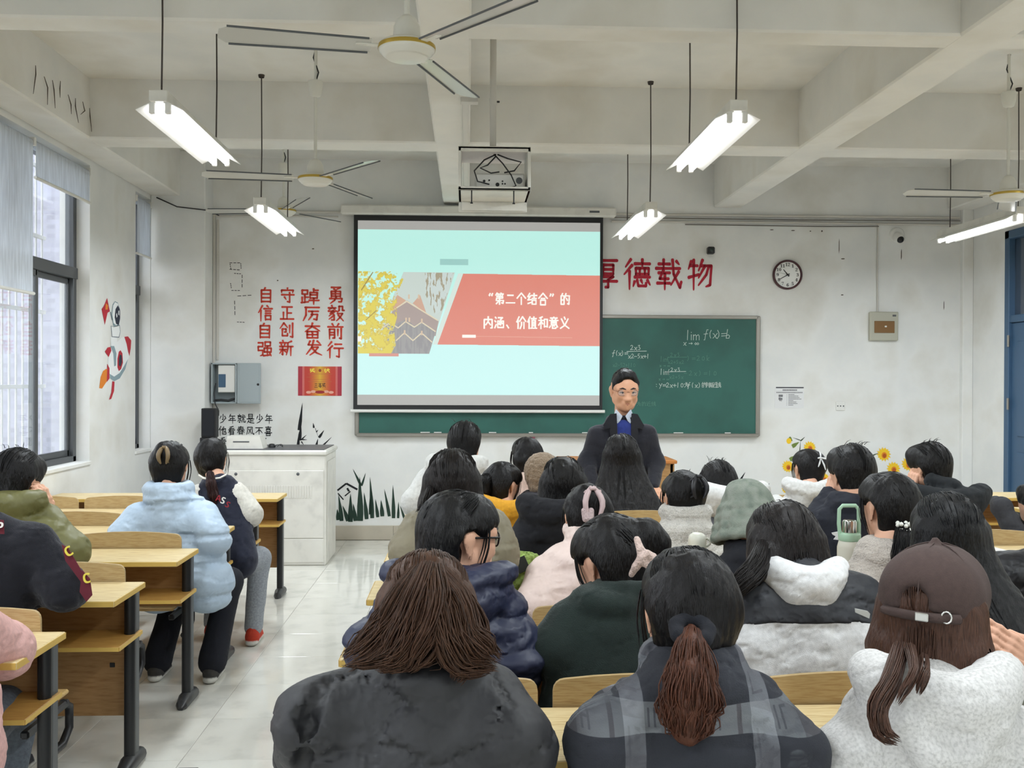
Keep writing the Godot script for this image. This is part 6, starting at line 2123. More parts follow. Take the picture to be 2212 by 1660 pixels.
func hair(p: Dictionary, h: Transform3D, t: Node3D, rng: RandomNumberGenerator, L: Callable, body: Node3D) -> void:
	var kind: String = p.get("hair", "short")
	if kind == "none":
		return
	var m := cloth(p.get("hair_mat", "hair 20 18 19"))
	var f := Field.new()
	f.cell = p.get("hair_cell", 0.009)
	f.k = 0.03
	f.amp = 0.004
	f.freq = 16.0
	f.stretch = Vector3(2.2, 0.45, 2.2)
	f.seed_ = int(p.seed) + 11
	var s := h.basis.x.length()
	var C := func(a: Vector3, b: Vector3, ra: float, rb: float, cut := 0.0) -> void:
		f.cap(h * a, h * b, ra * s, rb * s, 0, Vector3.ZERO, 0.0, cut)
	var ctr := Vector3(0, 0.028, 0.0)
	var n: int = p.get("strands", 40)
	if kind == "short":
		C.call(Vector3(0, 0.034, 0.02), Vector3(0, 0.04, -0.034), 0.09, 0.087)
		C.call(Vector3(-0.026, 0.01, 0.034), Vector3(0.026, 0.01, 0.034), 0.066, 0.066)
		C.call(Vector3(-0.026, -0.035, 0.036), Vector3(0.026, -0.035, 0.036), 0.051, 0.051)
		C.call(Vector3(-0.018, -0.075, 0.034), Vector3(0.018, -0.075, 0.034), 0.042, 0.042)
		for e in [-1.0, 1.0]:
			C.call(Vector3(0.05 * e, -0.01, 0.022), Vector3(0.034 * e, -0.08, 0.03), 0.045, 0.034)
		C.call(Vector3(-0.03, 0.075, -0.08), Vector3(0.035, 0.07, -0.085), 0.032, 0.03)
		C.call(Vector3(0, -0.055, -0.105), Vector3(0, -0.02, -0.115), 0.082, 0.07, 1.0)
		for e in [-1.0, 1.0]:
			C.call(Vector3(0.1 * e, -0.035, -0.012), Vector3(0.1 * e, -0.07, -0.01), 0.034, 0.034, 1.0)
		cap_strands(f, h, Vector3(0.097, 0.1, 0.116), Vector3(0, 0.03, 0.0), Vector3(0, -0.04, 0.09), n, rng)
		# tufts on the crown
		var b := MB.new()
		for i in p.get("tufts", 10) / 2:
			var q := Vector3(rng.randf_range(-0.05, 0.05), 0.118, rng.randf_range(0.0, 0.05))
			var e := q + Vector3(rng.randf_range(-0.03, 0.03), rng.randf_range(0.006, 0.026), rng.randf_range(0.0, 0.03))
			b.tube([h * q, h * ((q + e) * 0.5 + Vector3(0, 0.006, 0)), h * e], [0.0018 * s, 0.0014 * s, 0.0004 * s], 3, false)
		f.extra.append(b)
	elif kind == "crew":
		C.call(Vector3(0, 0.05, 0.02), Vector3(0, 0.058, -0.03), 0.078, 0.07)
		C.call(Vector3(-0.02, 0.085, -0.05), Vector3(0.025, 0.085, -0.05), 0.04, 0.038)
		C.call(Vector3(0, 0.02, 0.04), Vector3(0, -0.03, 0.05), 0.072, 0.05)
		for e in [-1.0, 1.0]:
			C.call(Vector3(0.058 * e, 0.04, -0.03), Vector3(0.062 * e, 0.012, -0.02), 0.027, 0.02)
		C.call(Vector3(0, -0.02, -0.13), Vector3(0, 0.035, -0.13), 0.075, 0.065, 1.0)
		cap_strands(f, h, Vector3(0.08, 0.105, 0.1), Vector3(0, 0.03, 0.0), Vector3(0, 0.03, 0.09), n, rng)
	elif kind == "long":
		C.call(Vector3(0, 0.03, 0.022), Vector3(0, 0.036, -0.036), 0.094, 0.088)
		var ln: float = p.get("hair_len", 0.22)
		var sp: float = p.get("hair_spread", 1.15)
		var off: Vector3 = p.get("hair_off", Vector3.ZERO)
		for i in 7:
			var u := -1.0 + i / 3.0
			var a := Vector3(0.062 * u, 0.0, 0.05 - 0.025 * u * u)
			var c2 := Vector3(0.082 * u, -0.09, 0.055 - 0.02 * u * u)
			var back := 0.06 + maxf(0.0, ln - 0.1) * 0.42
			var e := Vector3(0.082 * u * sp, -ln + 0.02 * u * u, back - 0.03 * u * u) + off
			C.call(a, c2, 0.05, 0.042)
			C.call(c2, e, 0.042, p.get("hair_end", 0.026))
		C.call(Vector3(0, -0.055, -0.125), Vector3(0, -0.02, -0.13), 0.09, 0.07, 1.0)
		cap_strands(f, h, Vector3(0.098, 0.1, 0.118), Vector3(0, 0.03, 0.0), Vector3(0, -0.06, 0.1), n, rng)
		var bk := 0.06 + maxf(0.0, ln - 0.1) * 0.42
		for i in 9:
			var u := -1.0 + i / 4.0
			locks(f, [h * Vector3(0.06 * u, 0.07, 0.055 - 0.02 * u * u), h * Vector3(0.088 * u, 0.0, 0.088 - 0.05 * u * u), h * Vector3(0.095 * u, -0.09, 0.092 - 0.05 * u * u), h * (Vector3(0.095 * u * sp, -ln + 0.01, bk + 0.02 - 0.03 * u * u) + off), h * (Vector3(0.1 * u * sp, -ln - 0.03, bk + 0.01) + off * 1.15)], [0.01 * s, 0.016 * s, 0.018 * s, 0.016 * s, 0.014 * s], n / 3, rng, 0.0015 * s)
	else:
		# hair drawn back to a tie point
		var tie: Vector3 = p.get("tie", Vector3(0, -0.02, 0.11))
		C.call(Vector3(0, 0.03, 0.022), Vector3(0, 0.034, -0.036), 0.09, 0.085)
		C.call(Vector3(-0.03, 0.0, 0.03), Vector3(0.03, 0.0, 0.03), 0.068, 0.068)
		C.call(Vector3(-0.025, -0.035, 0.036), Vector3(0.025, -0.035, 0.036), 0.052, 0.052)
		C.call(Vector3(-0.018, -0.07, 0.032), Vector3(0.018, -0.07, 0.032), 0.044, 0.044)
		for e in [-1.0, 1.0]:
			C.call(Vector3(0.05 * e, -0.01, 0.022), Vector3(0.034 * e, -0.08, 0.03), 0.045, 0.034)
		C.call(Vector3(0, 0.0, 0.05), tie * 0.9, 0.055, 0.035)
		C.call(Vector3(0, -0.055, -0.105), Vector3(0, -0.02, -0.118), 0.085, 0.07, 1.0)
		for e in [-1.0, 1.0]:
			C.call(Vector3(0.102 * e, -0.022, 0.0), Vector3(0.098 * e, -0.08, -0.01), 0.043, 0.038, 1.0)
			C.call(Vector3(0.085 * e, -0.045, -0.06), Vector3(0.08 * e, 0.0, -0.09), 0.042, 0.036, 1.0)
		cap_strands(f, h, Vector3(0.093, 0.095, 0.113), ctr, tie, n, rng)
		for e in [-1.0, 1.0]:
			locks(f, [h * Vector3(0.082 * e, 0.03, -0.045), h * Vector3(0.09 * e, -0.02, -0.04), h * Vector3(0.088 * e, -0.07, -0.03), h * Vector3(0.082 * e, -0.13, -0.02)], [0.006 * s, 0.008 * s, 0.008 * s, 0.012 * s], 9, rng, 0.0014 * s)
		if p.has("tail"):
			var pts := []
			var rad := []
			for q in p.tail:
				pts.append(L.call(q[0]))
				rad.append(q[1])
			var g := Field.new()
			g.cell = f.cell
			g.k = 0.02
			g.amp = 0.004
			g.freq = 16.0
			g.stretch = Vector3(2.4, 0.4, 2.4)
			g.seed_ = int(p.seed) + 3
			g.chain(pts, rad)
			locks(g, pts, rad, int(n * 2.4), rng, 0.0014 * s)
			job(g, "ponytail", cloth(p.get("tail_mat", p.get("hair_mat", "hair 20 18 19"))), t)
		if kind == "bun":
			var bp: Vector3 = p.get("bun_at", tie)
			var br: float = p.get("bun_r", 0.045)
			C.call(bp + Vector3(-0.012, 0.012, 0), bp + Vector3(0.012, -0.012, 0.0), br, br * 0.9)
	if p.get("hat", 0.0) > 0.0:
		C.call(Vector3(0, 0.1, 0.02), Vector3(0, 0.1, -0.04), p.hat, p.hat, 1.0)
	for q in p.get("locks", []):   # free-hanging locks: [points, widths, count]
		locks(f, q[0].map(func(e): return L.call(e)), q[1], int(q[2] * 2.2), rng, p.get("lock_r", 0.0015))
	for q in p.get("hair_bits", []):
		f.cap(L.call(q[0]), L.call(q[1]), q[2], q[3])
	job(f, "hair", m, t)

func accessories(p: Dictionary, h: Transform3D, t: Node3D, body: Node3D, upper: Node3D, L: Callable) -> void:
	var s := h.basis.x.length()
	for a in p.get("acc", []):
		var b := MB.new()
		match a[0]:
			"scrunchie":        # at, radius, thickness, colour, normal
				var c: Vector3 = L.call(a[1])
				var nn: Vector3 = (a[5] as Vector3).normalized()
				var u := nn.cross(Vector3(0.3, 0.2, 0.9)).normalized()
				var w := nn.cross(u)
				var f := Field.new()
				f.cell = 0.006
				f.k = 0.008
				for i in 14:
					var p0: Vector3 = c + (u * cos(TAU * i / 14.0) + w * sin(TAU * i / 14.0)) * a[2]
					var p1: Vector3 = c + (u * cos(TAU * (i + 1) / 14.0) + w * sin(TAU * (i + 1) / 14.0)) * a[2]
					f.cap(p0, p1, a[3] * (1.0 if i % 2 else 0.8), a[3] * (0.8 if i % 2 else 1.0))
				job(f, "hair_tie", cloth("cotton %d %d %d" % a[4]), t)
			"pearls":
				var c: Vector3 = L.call(a[1])
				for i in 16:
					var q := c + Vector3(cos(TAU * i / 8.0) * a[2], (0.012 if i < 8 else -0.01) + 0.006 * (i % 2), sin(TAU * i / 8.0) * a[2])
					b.lathe([Vector2(0.0, 0.009), Vector2(0.006, 0.006), Vector2(0.009, 0.0), Vector2(0.006, -0.006), Vector2(0.0, -0.009)], 8, Transform3D(Basis(), q))
				part("pearl_hair_tie", b.mesh(), mat(rgb(224, 224, 216), 0.2), t)
			"claw":             # at (head frame), width, height, colour
				var c: Vector3 = a[1]
				for e in [-1.0, 1.0]:
					var path := []
					for i in 7:
						var u := i / 6.0
						path.append(h * (c + Vector3(e * (0.004 + a[2] * sin(u * PI * 0.85)), a[3] * (0.5 - u), 0.012 + 0.016 * sin(u * PI))))
					b.tube(path, [0.006 * s, 0.011 * s, 0.012 * s, 0.012 * s, 0.011 * s, 0.009 * s, 0.004 * s], 8)
					for i in 5:
						var y: float = a[3] * (0.34 - 0.17 * i)
						b.tube([h * (c + Vector3(e * a[2] * 0.9, y, 0.024)), h * (c + Vector3(e * a[2] * 1.25, y - 0.01, -0.004))], [0.006 * s, 0.003 * s], 6)
				b.tube([h * (c + Vector3(-a[2] * 0.4, a[3] * 0.42, 0.026)), h * (c + Vector3(a[2] * 0.4, a[3] * 0.42, 0.026))], 0.008 * s, 8)
				part("claw_clip", b.mesh(), mat(rgb(a[4][0], a[4][1], a[4][2]), 0.35), t)
			"plush_clip":       # soft pale clip: list of chains in world points
				var f := Field.new()
				f.cell = 0.005
				f.k = 0.005
				for q in a[1]:
					var pts: Array = q[0].map(func(e): return L.call(e))
					f.chain(pts, q[1])
				job(f, "plush_hair_clip", cloth("fleece %d %d %d" % a[2]), t)
			"ribbon":
				for q in [[Vector3(0.0, 0.03, 0.0), Vector3(0.03, 0.02, 0.01)], [Vector3(0.0, 0.03, 0.0), Vector3(-0.026, 0.026, 0.008)], [Vector3(0.0, 0.03, 0.0), Vector3(-0.02, -0.03, 0.0)], [Vector3(0.0, 0.03, 0.0), Vector3(0.03, -0.05, 0.0)], [Vector3(0.0, 0.03, 0.0), Vector3(0.004, 0.07, -0.02)]]:
					b.tube([h * (a[1] + q[0]), h * (a[1] + q[1] * 0.6 + q[0] * 0.4 + Vector3(0, 0, 0.006)), h * (a[1] + q[1])], [0.003, 0.006, 0.003], 6, true, h.basis.z.normalized(), 0.3)
				part("ribbon_clip", b.mesh(), mat(rgb(226, 228, 230), 0.3), t)
			"glasses":
				for e in [-1.0, 1.0]:
					var ring := []
					for i in 17:
						var an := TAU * i / 16.0
						var sq := pow(absf(cos(an)), 0.6) * signf(cos(an))
						var sy := pow(absf(sin(an)), 0.7) * signf(sin(an))
						ring.append(h * Vector3(e * 0.034 + sq * 0.027, 0.0 + sy * 0.0195, -0.112 + 0.012 * absf(e * 0.034 + sq * 0.027) / 0.06))
					b.tube(ring, a[2] * s, 6, false)
					b.tube([h * Vector3(e * 0.062, 0.006, -0.1), h * Vector3(e * 0.08, 0.006, -0.06), h * Vector3(e * 0.083, 0.002, 0.01)], a[2] * 1.1 * s, 6)
				b.tube([h * Vector3(-0.008, 0.004, -0.113), h * Vector3(0, 0.008, -0.117), h * Vector3(0.008, 0.004, -0.113)], a[2] * s, 6)
				var g := part("glasses", b.mesh(), mat(rgb(a[1][0], a[1][1], a[1][2]), 0.25, 0.3), t)
				var lens := mat(Color(0.92, 0.95, 0.96, 0.12), 0.03)
				lens.transparency = BaseMaterial3D.TRANSPARENCY_ALPHA
				for e in [-1.0, 1.0]:
					var lb := MB.new()
					var poly := PackedVector2Array()
					for i in 16:
						poly.append(Vector2(cos(TAU * i / 16.0) * 0.026, sin(TAU * i / 16.0) * 0.019))
					lb.plate(poly, h * Vector3(e * 0.034, 0, -0.107), h.basis.x, h.basis.y, 0.0015)
					part("lens", lb.mesh(), lens, g)
			"features":         # eyes, brows and lips of a face that is seen
				for e in [-1.0, 1.0]:
					var eb := MB.new()
					eb.lathe([Vector2(0.0, 0.0115), Vector2(0.006, 0.0095), Vector2(0.0105, 0.004), Vector2(0.0115, 0.0)], 14, h * Transform3D(Basis(Vector3.RIGHT, -PI / 2).scaled(Vector3(1.15, 0.42, 0.62)), Vector3(e * 0.033, -0.0015, -0.0985)))
					part("eye", eb.mesh(), mat(rgb(214, 204, 196), 0.25), body)
					eb = MB.new()
					eb.lathe([Vector2(0.0, 0.0075), Vector2(0.004, 0.006), Vector2(0.006, 0.0)], 12, h * Transform3D(Basis(Vector3.RIGHT, -PI / 2), Vector3(e * 0.033, -0.003, -0.1)))
					part("iris", eb.mesh(), mat(rgb(30, 22, 20), 0.15), body)
					eb = MB.new()
					eb.tube([h * Vector3(e * 0.014, 0.0215, -0.111), h * Vector3(e * 0.034, 0.028, -0.107), h * Vector3(e * 0.056, 0.022, -0.091)], [0.0042, 0.0056, 0.0025], 6)
					part("eyebrow", eb.mesh(), mat(rgb(36, 30, 30), 0.8), body)
					eb = MB.new()
					eb.tube([h * Vector3(e * 0.018, -0.001, -0.1055), h * Vector3(e * 0.034, 0.0035, -0.1075), h * Vector3(e * 0.05, -0.001, -0.0985)], [0.002, 0.0036, 0.002], 6)
					part("upper_lash", eb.mesh(), mat(rgb(40, 30, 28), 0.8), body)
				var lb := MB.new()
				lb.tube([h * Vector3(-0.027, -0.0725, -0.104), h * Vector3(-0.01, -0.0685, -0.1125), h * Vector3(0.01, -0.0685, -0.1125), h * Vector3(0.027, -0.0725, -0.104)], [0.001, 0.0035, 0.0035, 0.001], 6)
				lb.tube([h * Vector3(-0.022, -0.0745, -0.101), h * Vector3(0.0, -0.0775, -0.1125), h * Vector3(0.022, -0.0745, -0.101)], [0.001, 0.0042, 0.001], 6)
				part("lips", lb.mesh(), mat(rgb(168, 100, 88), 0.5), body)
			"cap":              # baseball cap seen from behind
				var f := Field.new()
				f.cell = 0.007
				f.k = 0.012
				f.cap(h * Vector3(0, 0.03, 0.02), h * Vector3(0, 0.036, -0.03), 0.107 * s, 0.104 * s)
				f.cap(h * Vector3(0, 0.138, 0.0), h * Vector3(0, 0.143, 0.0), 0.01 * s)
				f.cap(h * Vector3(-0.2, -0.12, 0.02), h * Vector3(0.2, -0.12, 0.02), 0.12 * s, 0.12 * s, 0, Vector3.ZERO, 0.0, 1.0)
				f.cap(h * Vector3(0.0, -0.14, 0.1), h * Vector3(0.0, -0.14, -0.15), 0.15 * s, 0.15 * s, 0, Vector3.ZERO, 0.0, 1.0)
				f.cap(h * Vector3(-0.01, 0.012, 0.14), h * Vector3(-0.01, 0.028, 0.125), 0.034 * s, 0.03 * s, 0, Vector3.ZERO, 0.0, 1.0)
				var cp := job(f, "cap", cloth("cotton %d %d %d" % a[1]), t)
				var poly := PackedVector2Array()
				for i in 13:
					var an := PI * i / 12.0
					poly.append(Vector2(cos(an) * 0.088, 0.085 + sin(an) * 0.1))
				b.plate(poly, h * Vector3(0, 0.024, -0.0), h.basis.x, h.basis * Vector3(0, -0.22, -1).normalized(), 0.006)
				part("visor", b.mesh(), cloth("cotton %d %d %d" % a[1]), cp)
				for sm in 6:
					var sb := MB.new()
					var path := []
					var az := TAU * (sm + 0.5) / 6.0
					for i in 9:
						var el := 0.1 + (PI / 2 - 0.1) * i / 8.0
						path.append(h * (Vector3(0, 0.033, -0.005) + Vector3(cos(az) * cos(el) * 0.1085, sin(el) * 0.1085, sin(az) * cos(el) * 0.132)))
					sb.tube(path, 0.0016 * s, 5)
					part("seam", sb.mesh(), cloth("cotton %d %d %d" % a[1]), cp)
				b = MB.new()
				var strap := []
				for i in 9:
					var an := 0.75 - 1.5 * i / 8.0
					strap.append(h * Vector3(sin(an) * 0.11, 0.0, 0.012 + cos(an) * 0.117))
				b.tube(strap, 0.01 * s, 6, true, Vector3.UP, 1.0)
				part("strap", b.mesh(), cloth("cotton %d %d %d" % a[1]), cp)
				b = MB.new()
				b.box(Vector3(-0.014, -0.008, 0.0), Vector3(0.014, 0.01, 0.006), 0.002, Transform3D(h.basis.orthonormalized(), h * Vector3(0.012, 0.0, 0.137)))
				part("buckle", b.mesh(), mat(rgb(210, 210, 206), 0.2, 0.9), cp)
				b = MB.new()
				var eye_ring := []
				for i in 13:
					eye_ring.append(h * Vector3(0.055 + cos(TAU * i / 12.0) * 0.0095, 0.004 + sin(TAU * i / 12.0) * 0.0115, 0.122))
				b.tube(eye_ring, 0.0022, 6, false)
				part("eyelet", b.mesh(), mat(rgb(220, 220, 216), 0.2, 0.9), cp)
			"bucket":           # soft bucket hat
				var f := Field.new()
				f.cell = 0.008
				f.k = 0.02
				f.amp = 0.004
				f.freq = 14.0
				f.cap(h * Vector3(0, 0.035, 0.012), h * Vector3(0, 0.03, -0.02), 0.098 * s, 0.095 * s)
				f.cap(h * Vector3(0, 0.09, 0.0), h * Vector3(0, 0.1, -0.005), 0.075 * s, 0.068 * s, 0, Vector3.UP, 0.8)
				for i in 16:
					var a0 := TAU * i / 16.0
					var a1 := TAU * (i + 1) / 16.0
					for y in 4:
						var r0 := 0.098 + 0.012 * y
						f.cap(h * Vector3(cos(a0) * r0 * 0.98, 0.02 - 0.035 * y, sin(a0) * r0), h * Vector3(cos(a1) * r0 * 0.98, 0.02 - 0.035 * y, sin(a1) * r0), 0.016 * s, 0.016 * s)
				f.cap(h * Vector3(0, -0.17, 0.0), h * Vector3(0, -0.1, 0.0), 0.1 * s, 0.08 * s, 0, Vector3.ZERO, 0.0, 1.0)
				job(f, "bucket_hat", cloth("acid %d %d %d" % a[1]), t)
			"fur_hat":
				var f := Field.new()
				f.cell = 0.008
				f.k = 0.02
				f.amp = 0.008
				f.freq = 45.0
				f.ridged = false
				f.cap(h * Vector3(0, 0.03, 0.02), h * Vector3(0, 0.04, -0.02), 0.112 * s, 0.108 * s)
				f.cap(h * Vector3(0, -0.03, 0.03), h * Vector3(0, -0.05, 0.03), 0.1 * s, 0.09 * s)
				job(f, "fluffy_hat", cloth("fleece %d %d %d" % a[1]), t)
			"text":             # lettering sewn on the garment: text, at, size, colour, turn
				var font := SystemFont.new()
				font.font_names = PackedStringArray(["Droid Sans"])
				font.font_weight = 700
				var tm := TextMesh.new()
				tm.text = a[1]
				tm.font = font
				tm.font_size = 32
				tm.pixel_size = a[3] / 32.0
				tm.depth = 0.003
				var o := part("lettering", tm, mat(rgb(a[4][0], a[4][1], a[4][2]), 0.8), upper, L.call(a[2]))
				o.rotation_degrees = a[5]
			"patch":            # flat sewn-on shape in world points
				var c: Vector3 = L.call(a[1])
				var poly := PackedVector2Array(a[2])
				b.plate(poly, c, a[3], a[4], 0.003)
				part("patch", b.mesh(), mat(rgb(a[5][0], a[5][1], a[5][2]), 0.8), upper)
			"stripe":
				b.tube(a[1].map(func(e): return L.call(e)), a[2], 8)
				part("stripe", b.mesh(), mat(rgb(a[3][0], a[3][1], a[3][2]), 0.8), upper)
			"coat_front":       # open coat: sweater, shirt collar, lapels and a badge, built on the chest
				var nb: Vector3 = L.call(a[1])
				var f := Field.new()
				f.cell = 0.008
				f.k = 0.03
				f.amp = 0.002
				f.freq = 14.0
				f.cap(nb + Vector3(-0.012, -0.06, 0.055), nb + Vector3(-0.01, -0.42, 0.085), 0.062, 0.062)
				f.cap(nb + Vector3(0.012, -0.06, 0.055), nb + Vector3(0.01, -0.42, 0.085), 0.062, 0.062)
				f.cap(nb + Vector3(-0.03, -0.045, 0.035), nb + Vector3(0.03, -0.045, 0.035), 0.058, 0.058)
				job(f, "sweater", cloth("wool 38 54 128"), t, "royal blue crew neck sweater")
				for e in [-1.0, 1.0]:
					b = MB.new()
					b.plate(PackedVector2Array([Vector2(0.012, 0.012), Vector2(0.058, 0.062), Vector2(0.074, 0.02), Vector2(0.05, -0.042), Vector2(0.03, -0.022)].map(func(q): return Vector2(q.x * e, q.y))), nb + Vector3(0, 0.024, 0.108), Vector3(1, 0, -0.45 * e).normalized(), Vector3(0, 1, -0.25).normalized(), 0.004)
					part("shirt_collar", b.mesh(), cloth("cotton 206 214 228"), t)
					b = MB.new()
					b.plate(PackedVector2Array([Vector2(0.056, 0.055), Vector2(0.1, 0.05), Vector2(0.15, -0.03), Vector2(0.135, -0.055), Vector2(0.098, -0.045), Vector2(0.105, -0.07), Vector2(0.085, -0.2), Vector2(0.06, -0.4), Vector2(0.05, -0.4), Vector2(0.052, -0.06)].map(func(q): return Vector2(q.x * e, q.y))), nb + Vector3(0, 0, 0.128), Vector3(1, 0, -0.3 * e).normalized(), Vector3(0, 1, -0.08).normalized(), 0.007)
					part("lapel", b.mesh(), cloth("wool 30 31 38"), t)
				b = MB.new()
				b.lathe([Vector2(0.0, 0.004), Vector2(0.012, 0.003), Vector2(0.013, 0.0)], 14, Transform3D(Basis(Vector3.RIGHT, PI / 2), nb + Vector3(0.105, -0.26, 0.13)))
				part("badge", b.mesh(), mat(rgb(196, 60, 44), 0.3), t)
				b = MB.new()
				b.lathe([Vector2(0.0, 0.002), Vector2(0.007, 0.0015), Vector2(0.0075, 0.0)], 10, Transform3D(Basis(Vector3.RIGHT, PI / 2), nb + Vector3(0.107, -0.265, 0.134)))
				part("badge_mark", b.mesh(), mat(rgb(232, 214, 150), 0.3), t)

func _ready() -> void:
	make_materials()
	lights()
	shell()
	var rows := [[2.18, 2.87, "nearest the front wall"], [4.53, 2.96, "in the second row from the front"], [7.6, 2.96, "in the third row from the front"], [10.3, 2.96, "at the back of the room"]]
	for x in [[-1.5, "window side"], [1.34, "middle"], [4.12, "door side"]]:
		for r in rows:
			batten(Vector3(x[0], r[1], r[0]), "lit twin tube light hanging on the %s, %s" % [x[1], r[2]])
	outside()
	blind("long pale roller blind pulled half down at the left edge", 2.92, 4.5, 1.06)
	blind("short roller blind barely pulled down over the wide window", 1.88, 2.88, 0.24)
	blind("narrow roller blind at the window by the front pier", 0.34, 0.72, 0.5)
	fittings()
	writing()
	murals()
	podium()
	desks()
	fan(Vector3(-0.244, 2.915, 6.11), 170.0, "nearest white ceiling fan with gold band, top centre")
	fan(Vector3(-1.0, 2.92, 3.48), 172.0, "white ceiling fan left of the caged projector")
	fan(Vector3(-1.67, 3.13, 0.95), 186.0, "farthest white ceiling fan above the red columns")
	fan(Vector3(3.63, 2.87, 3.5), 178.0, "white ceiling fan at the right edge over the door side")
	items()
	marks()
	students()
	run_jobs()

# things on the desks
func items() -> void:
	var t := thing("padded_bag", Vector3(0.235, 0.76, 5.98), "green checkered padded bag lying on the desk before the glasses wearer", "bag")
	var f := Field.new()
	f.cell = 0.006
	f.k = 0.03
	f.amp = 0.008
	f.freq = 12.0
	f.ridged = true
	f.cap(Vector3(-0.05, 0.1, 0.0), Vector3(0.01, 0.09, 0.02), 0.062, 0.07)
	f.cap(Vector3(0.0, 0.05, 0.02), Vector3(0.09, 0.04, 0.04), 0.05, 0.036)
	f.cap(Vector3(-0.07, 0.045, 0.03), Vector3(0.05, 0.035, 0.06), 0.045, 0.034)
	job(f, "bag_body", cloth("check 1 1 1"), t)
	var b := MB.new()
	b.box(Vector3(-0.024, -0.03, 0), Vector3(0.024, 0.03, 0.003), 0.001, Transform3D(Basis(Vector3.BACK, 0.42) * Basis(Vector3.RIGHT, -0.35), Vector3(-0.015, 0.118, 0.094)))
	part("label_patch", b.mesh(), mat(rgb(38, 42, 36), 0.7), t)
	t = thing("water_bottle", Vector3(0.955, 0.76, 5.96), "milky white water bottle with a screw cap behind the ponytail", "bottle")
	b = MB.new()
	b.lathe([Vector2(0.0, 0.0), Vector2(0.044, 0.0), Vector2(0.048, 0.01), Vector2(0.048, 0.12), Vector2(0.042, 0.145), Vector2(0.034, 0.152)], 28)
	part("bottle_body", b.mesh(), mat(rgb(222, 226, 206), 0.25), t)
	b = MB.new()
	b.lathe([Vector2(0.034, 0.152), Vector2(0.038, 0.155), Vector2(0.038, 0.195), Vector2(0.034, 0.215), Vector2(0.02, 0.226), Vector2(0.0, 0.228)], 28)
	var cp := part("screw_cap", b.mesh(), mat(rgb(226, 226, 212), 0.3), t)
	b = MB.new()
	var lp := []
	for i in 9:
		lp.append(Vector3(0.036 + 0.016 * sin(i * PI / 8.0), 0.17 + 0.036 * i / 8.0, 0.012))
	b.tube(lp, 0.005, 6)
	part("carry_loop", b.mesh(), mat(rgb(226, 226, 212), 0.3), cp)
	t = thing("thermos_flask", Vector3(1.605, 0.76, 5.94), "cream thermos flask with mint handle and steel cap", "bottle")
	b = MB.new()
	b.lathe([Vector2(0.0, 0.0), Vector2(0.045, 0.0), Vector2(0.05, 0.01), Vector2(0.05, 0.16), Vector2(0.044, 0.185), Vector2(0.038, 0.192)], 28)
	part("flask_body", b.mesh(), mat(rgb(228, 226, 212), 0.35), t)
	var mint := mat(rgb(172, 208, 180), 0.4)
	b = MB.new()
	b.lathe([Vector2(0.04, 0.188), Vector2(0.046, 0.192), Vector2(0.046, 0.215), Vector2(0.04, 0.222), Vector2(0.0, 0.224)], 28)
	part("collar", b.mesh(), mint, t)
	b = MB.new()
	b.lathe([Vector2(0.03, 0.222), Vector2(0.031, 0.225), Vector2(0.03, 0.27), Vector2(0.024, 0.276), Vector2(0.0, 0.278)], 24)
	part("steel_cap", b.mesh(), mat(rgb(200, 200, 196), 0.15, 1.0), t)
	b = MB.new()
	b.tube([Vector3(-0.04, 0.205, 0), Vector3(-0.046, 0.26, 0), Vector3(-0.044, 0.32, 0), Vector3(-0.03, 0.335, 0), Vector3(0.025, 0.335, 0), Vector3(0.038, 0.32, 0), Vector3(0.04, 0.26, 0), Vector3(0.04, 0.205, 0)], 0.0085, 8)
	part("handle", b.mesh(), mint, t)
	t = thing("plastic_bag", Vector3(1.43, 0.76, 5.96), "crumpled white plastic bag with teal print beside the thermos", "bag")
	f = Field.new()
	f.cell = 0.006
	f.k = 0.02
	f.amp = 0.012
	f.freq = 14.0
	f.ridged = true
	f.pal = [lin(rgb(226, 228, 228)), lin(rgb(70, 150, 150))]
	f.cap(Vector3(-0.03, 0.05, 0), Vector3(-0.05, 0.13, 0), 0.05, 0.025)
	f.cap(Vector3(-0.03, 0.03, 0.02), Vector3(0.05, 0.035, 0.02), 0.04, 0.036)
	f.cap(Vector3(0.05, 0.02, 0.04), Vector3(0.075, 0.06, 0.03), 0.026, 0.02, 1)
	job(f, "bag_film", cloth("multi 1 1 1"), t)
	for q in [[2.58, 5.14, 0.1, "open white exercise book on the desk at the right", "book"], [0.36, 6.1, -0.3, "loose white sheet of paper beside the green bag", "paper"]]:
		t = thing("exercise_book" if q[4] == "book" else "paper_sheet", Vector3(q[0], 0.76, q[1]), q[3], q[4], "", q[2])
		for e in ([-1, 1] if q[4] == "book" else [0]):
			b = MB.new()
			b.box(Vector3(-0.072 + 0.073 * e, 0.0005, -0.1), Vector3(0.072 + 0.073 * e, 0.006 if q[4] == "book" else 0.0015, 0.1), 0.001)
			part("page", b.mesh(), mat(rgb(232, 232, 226), 0.8), t)

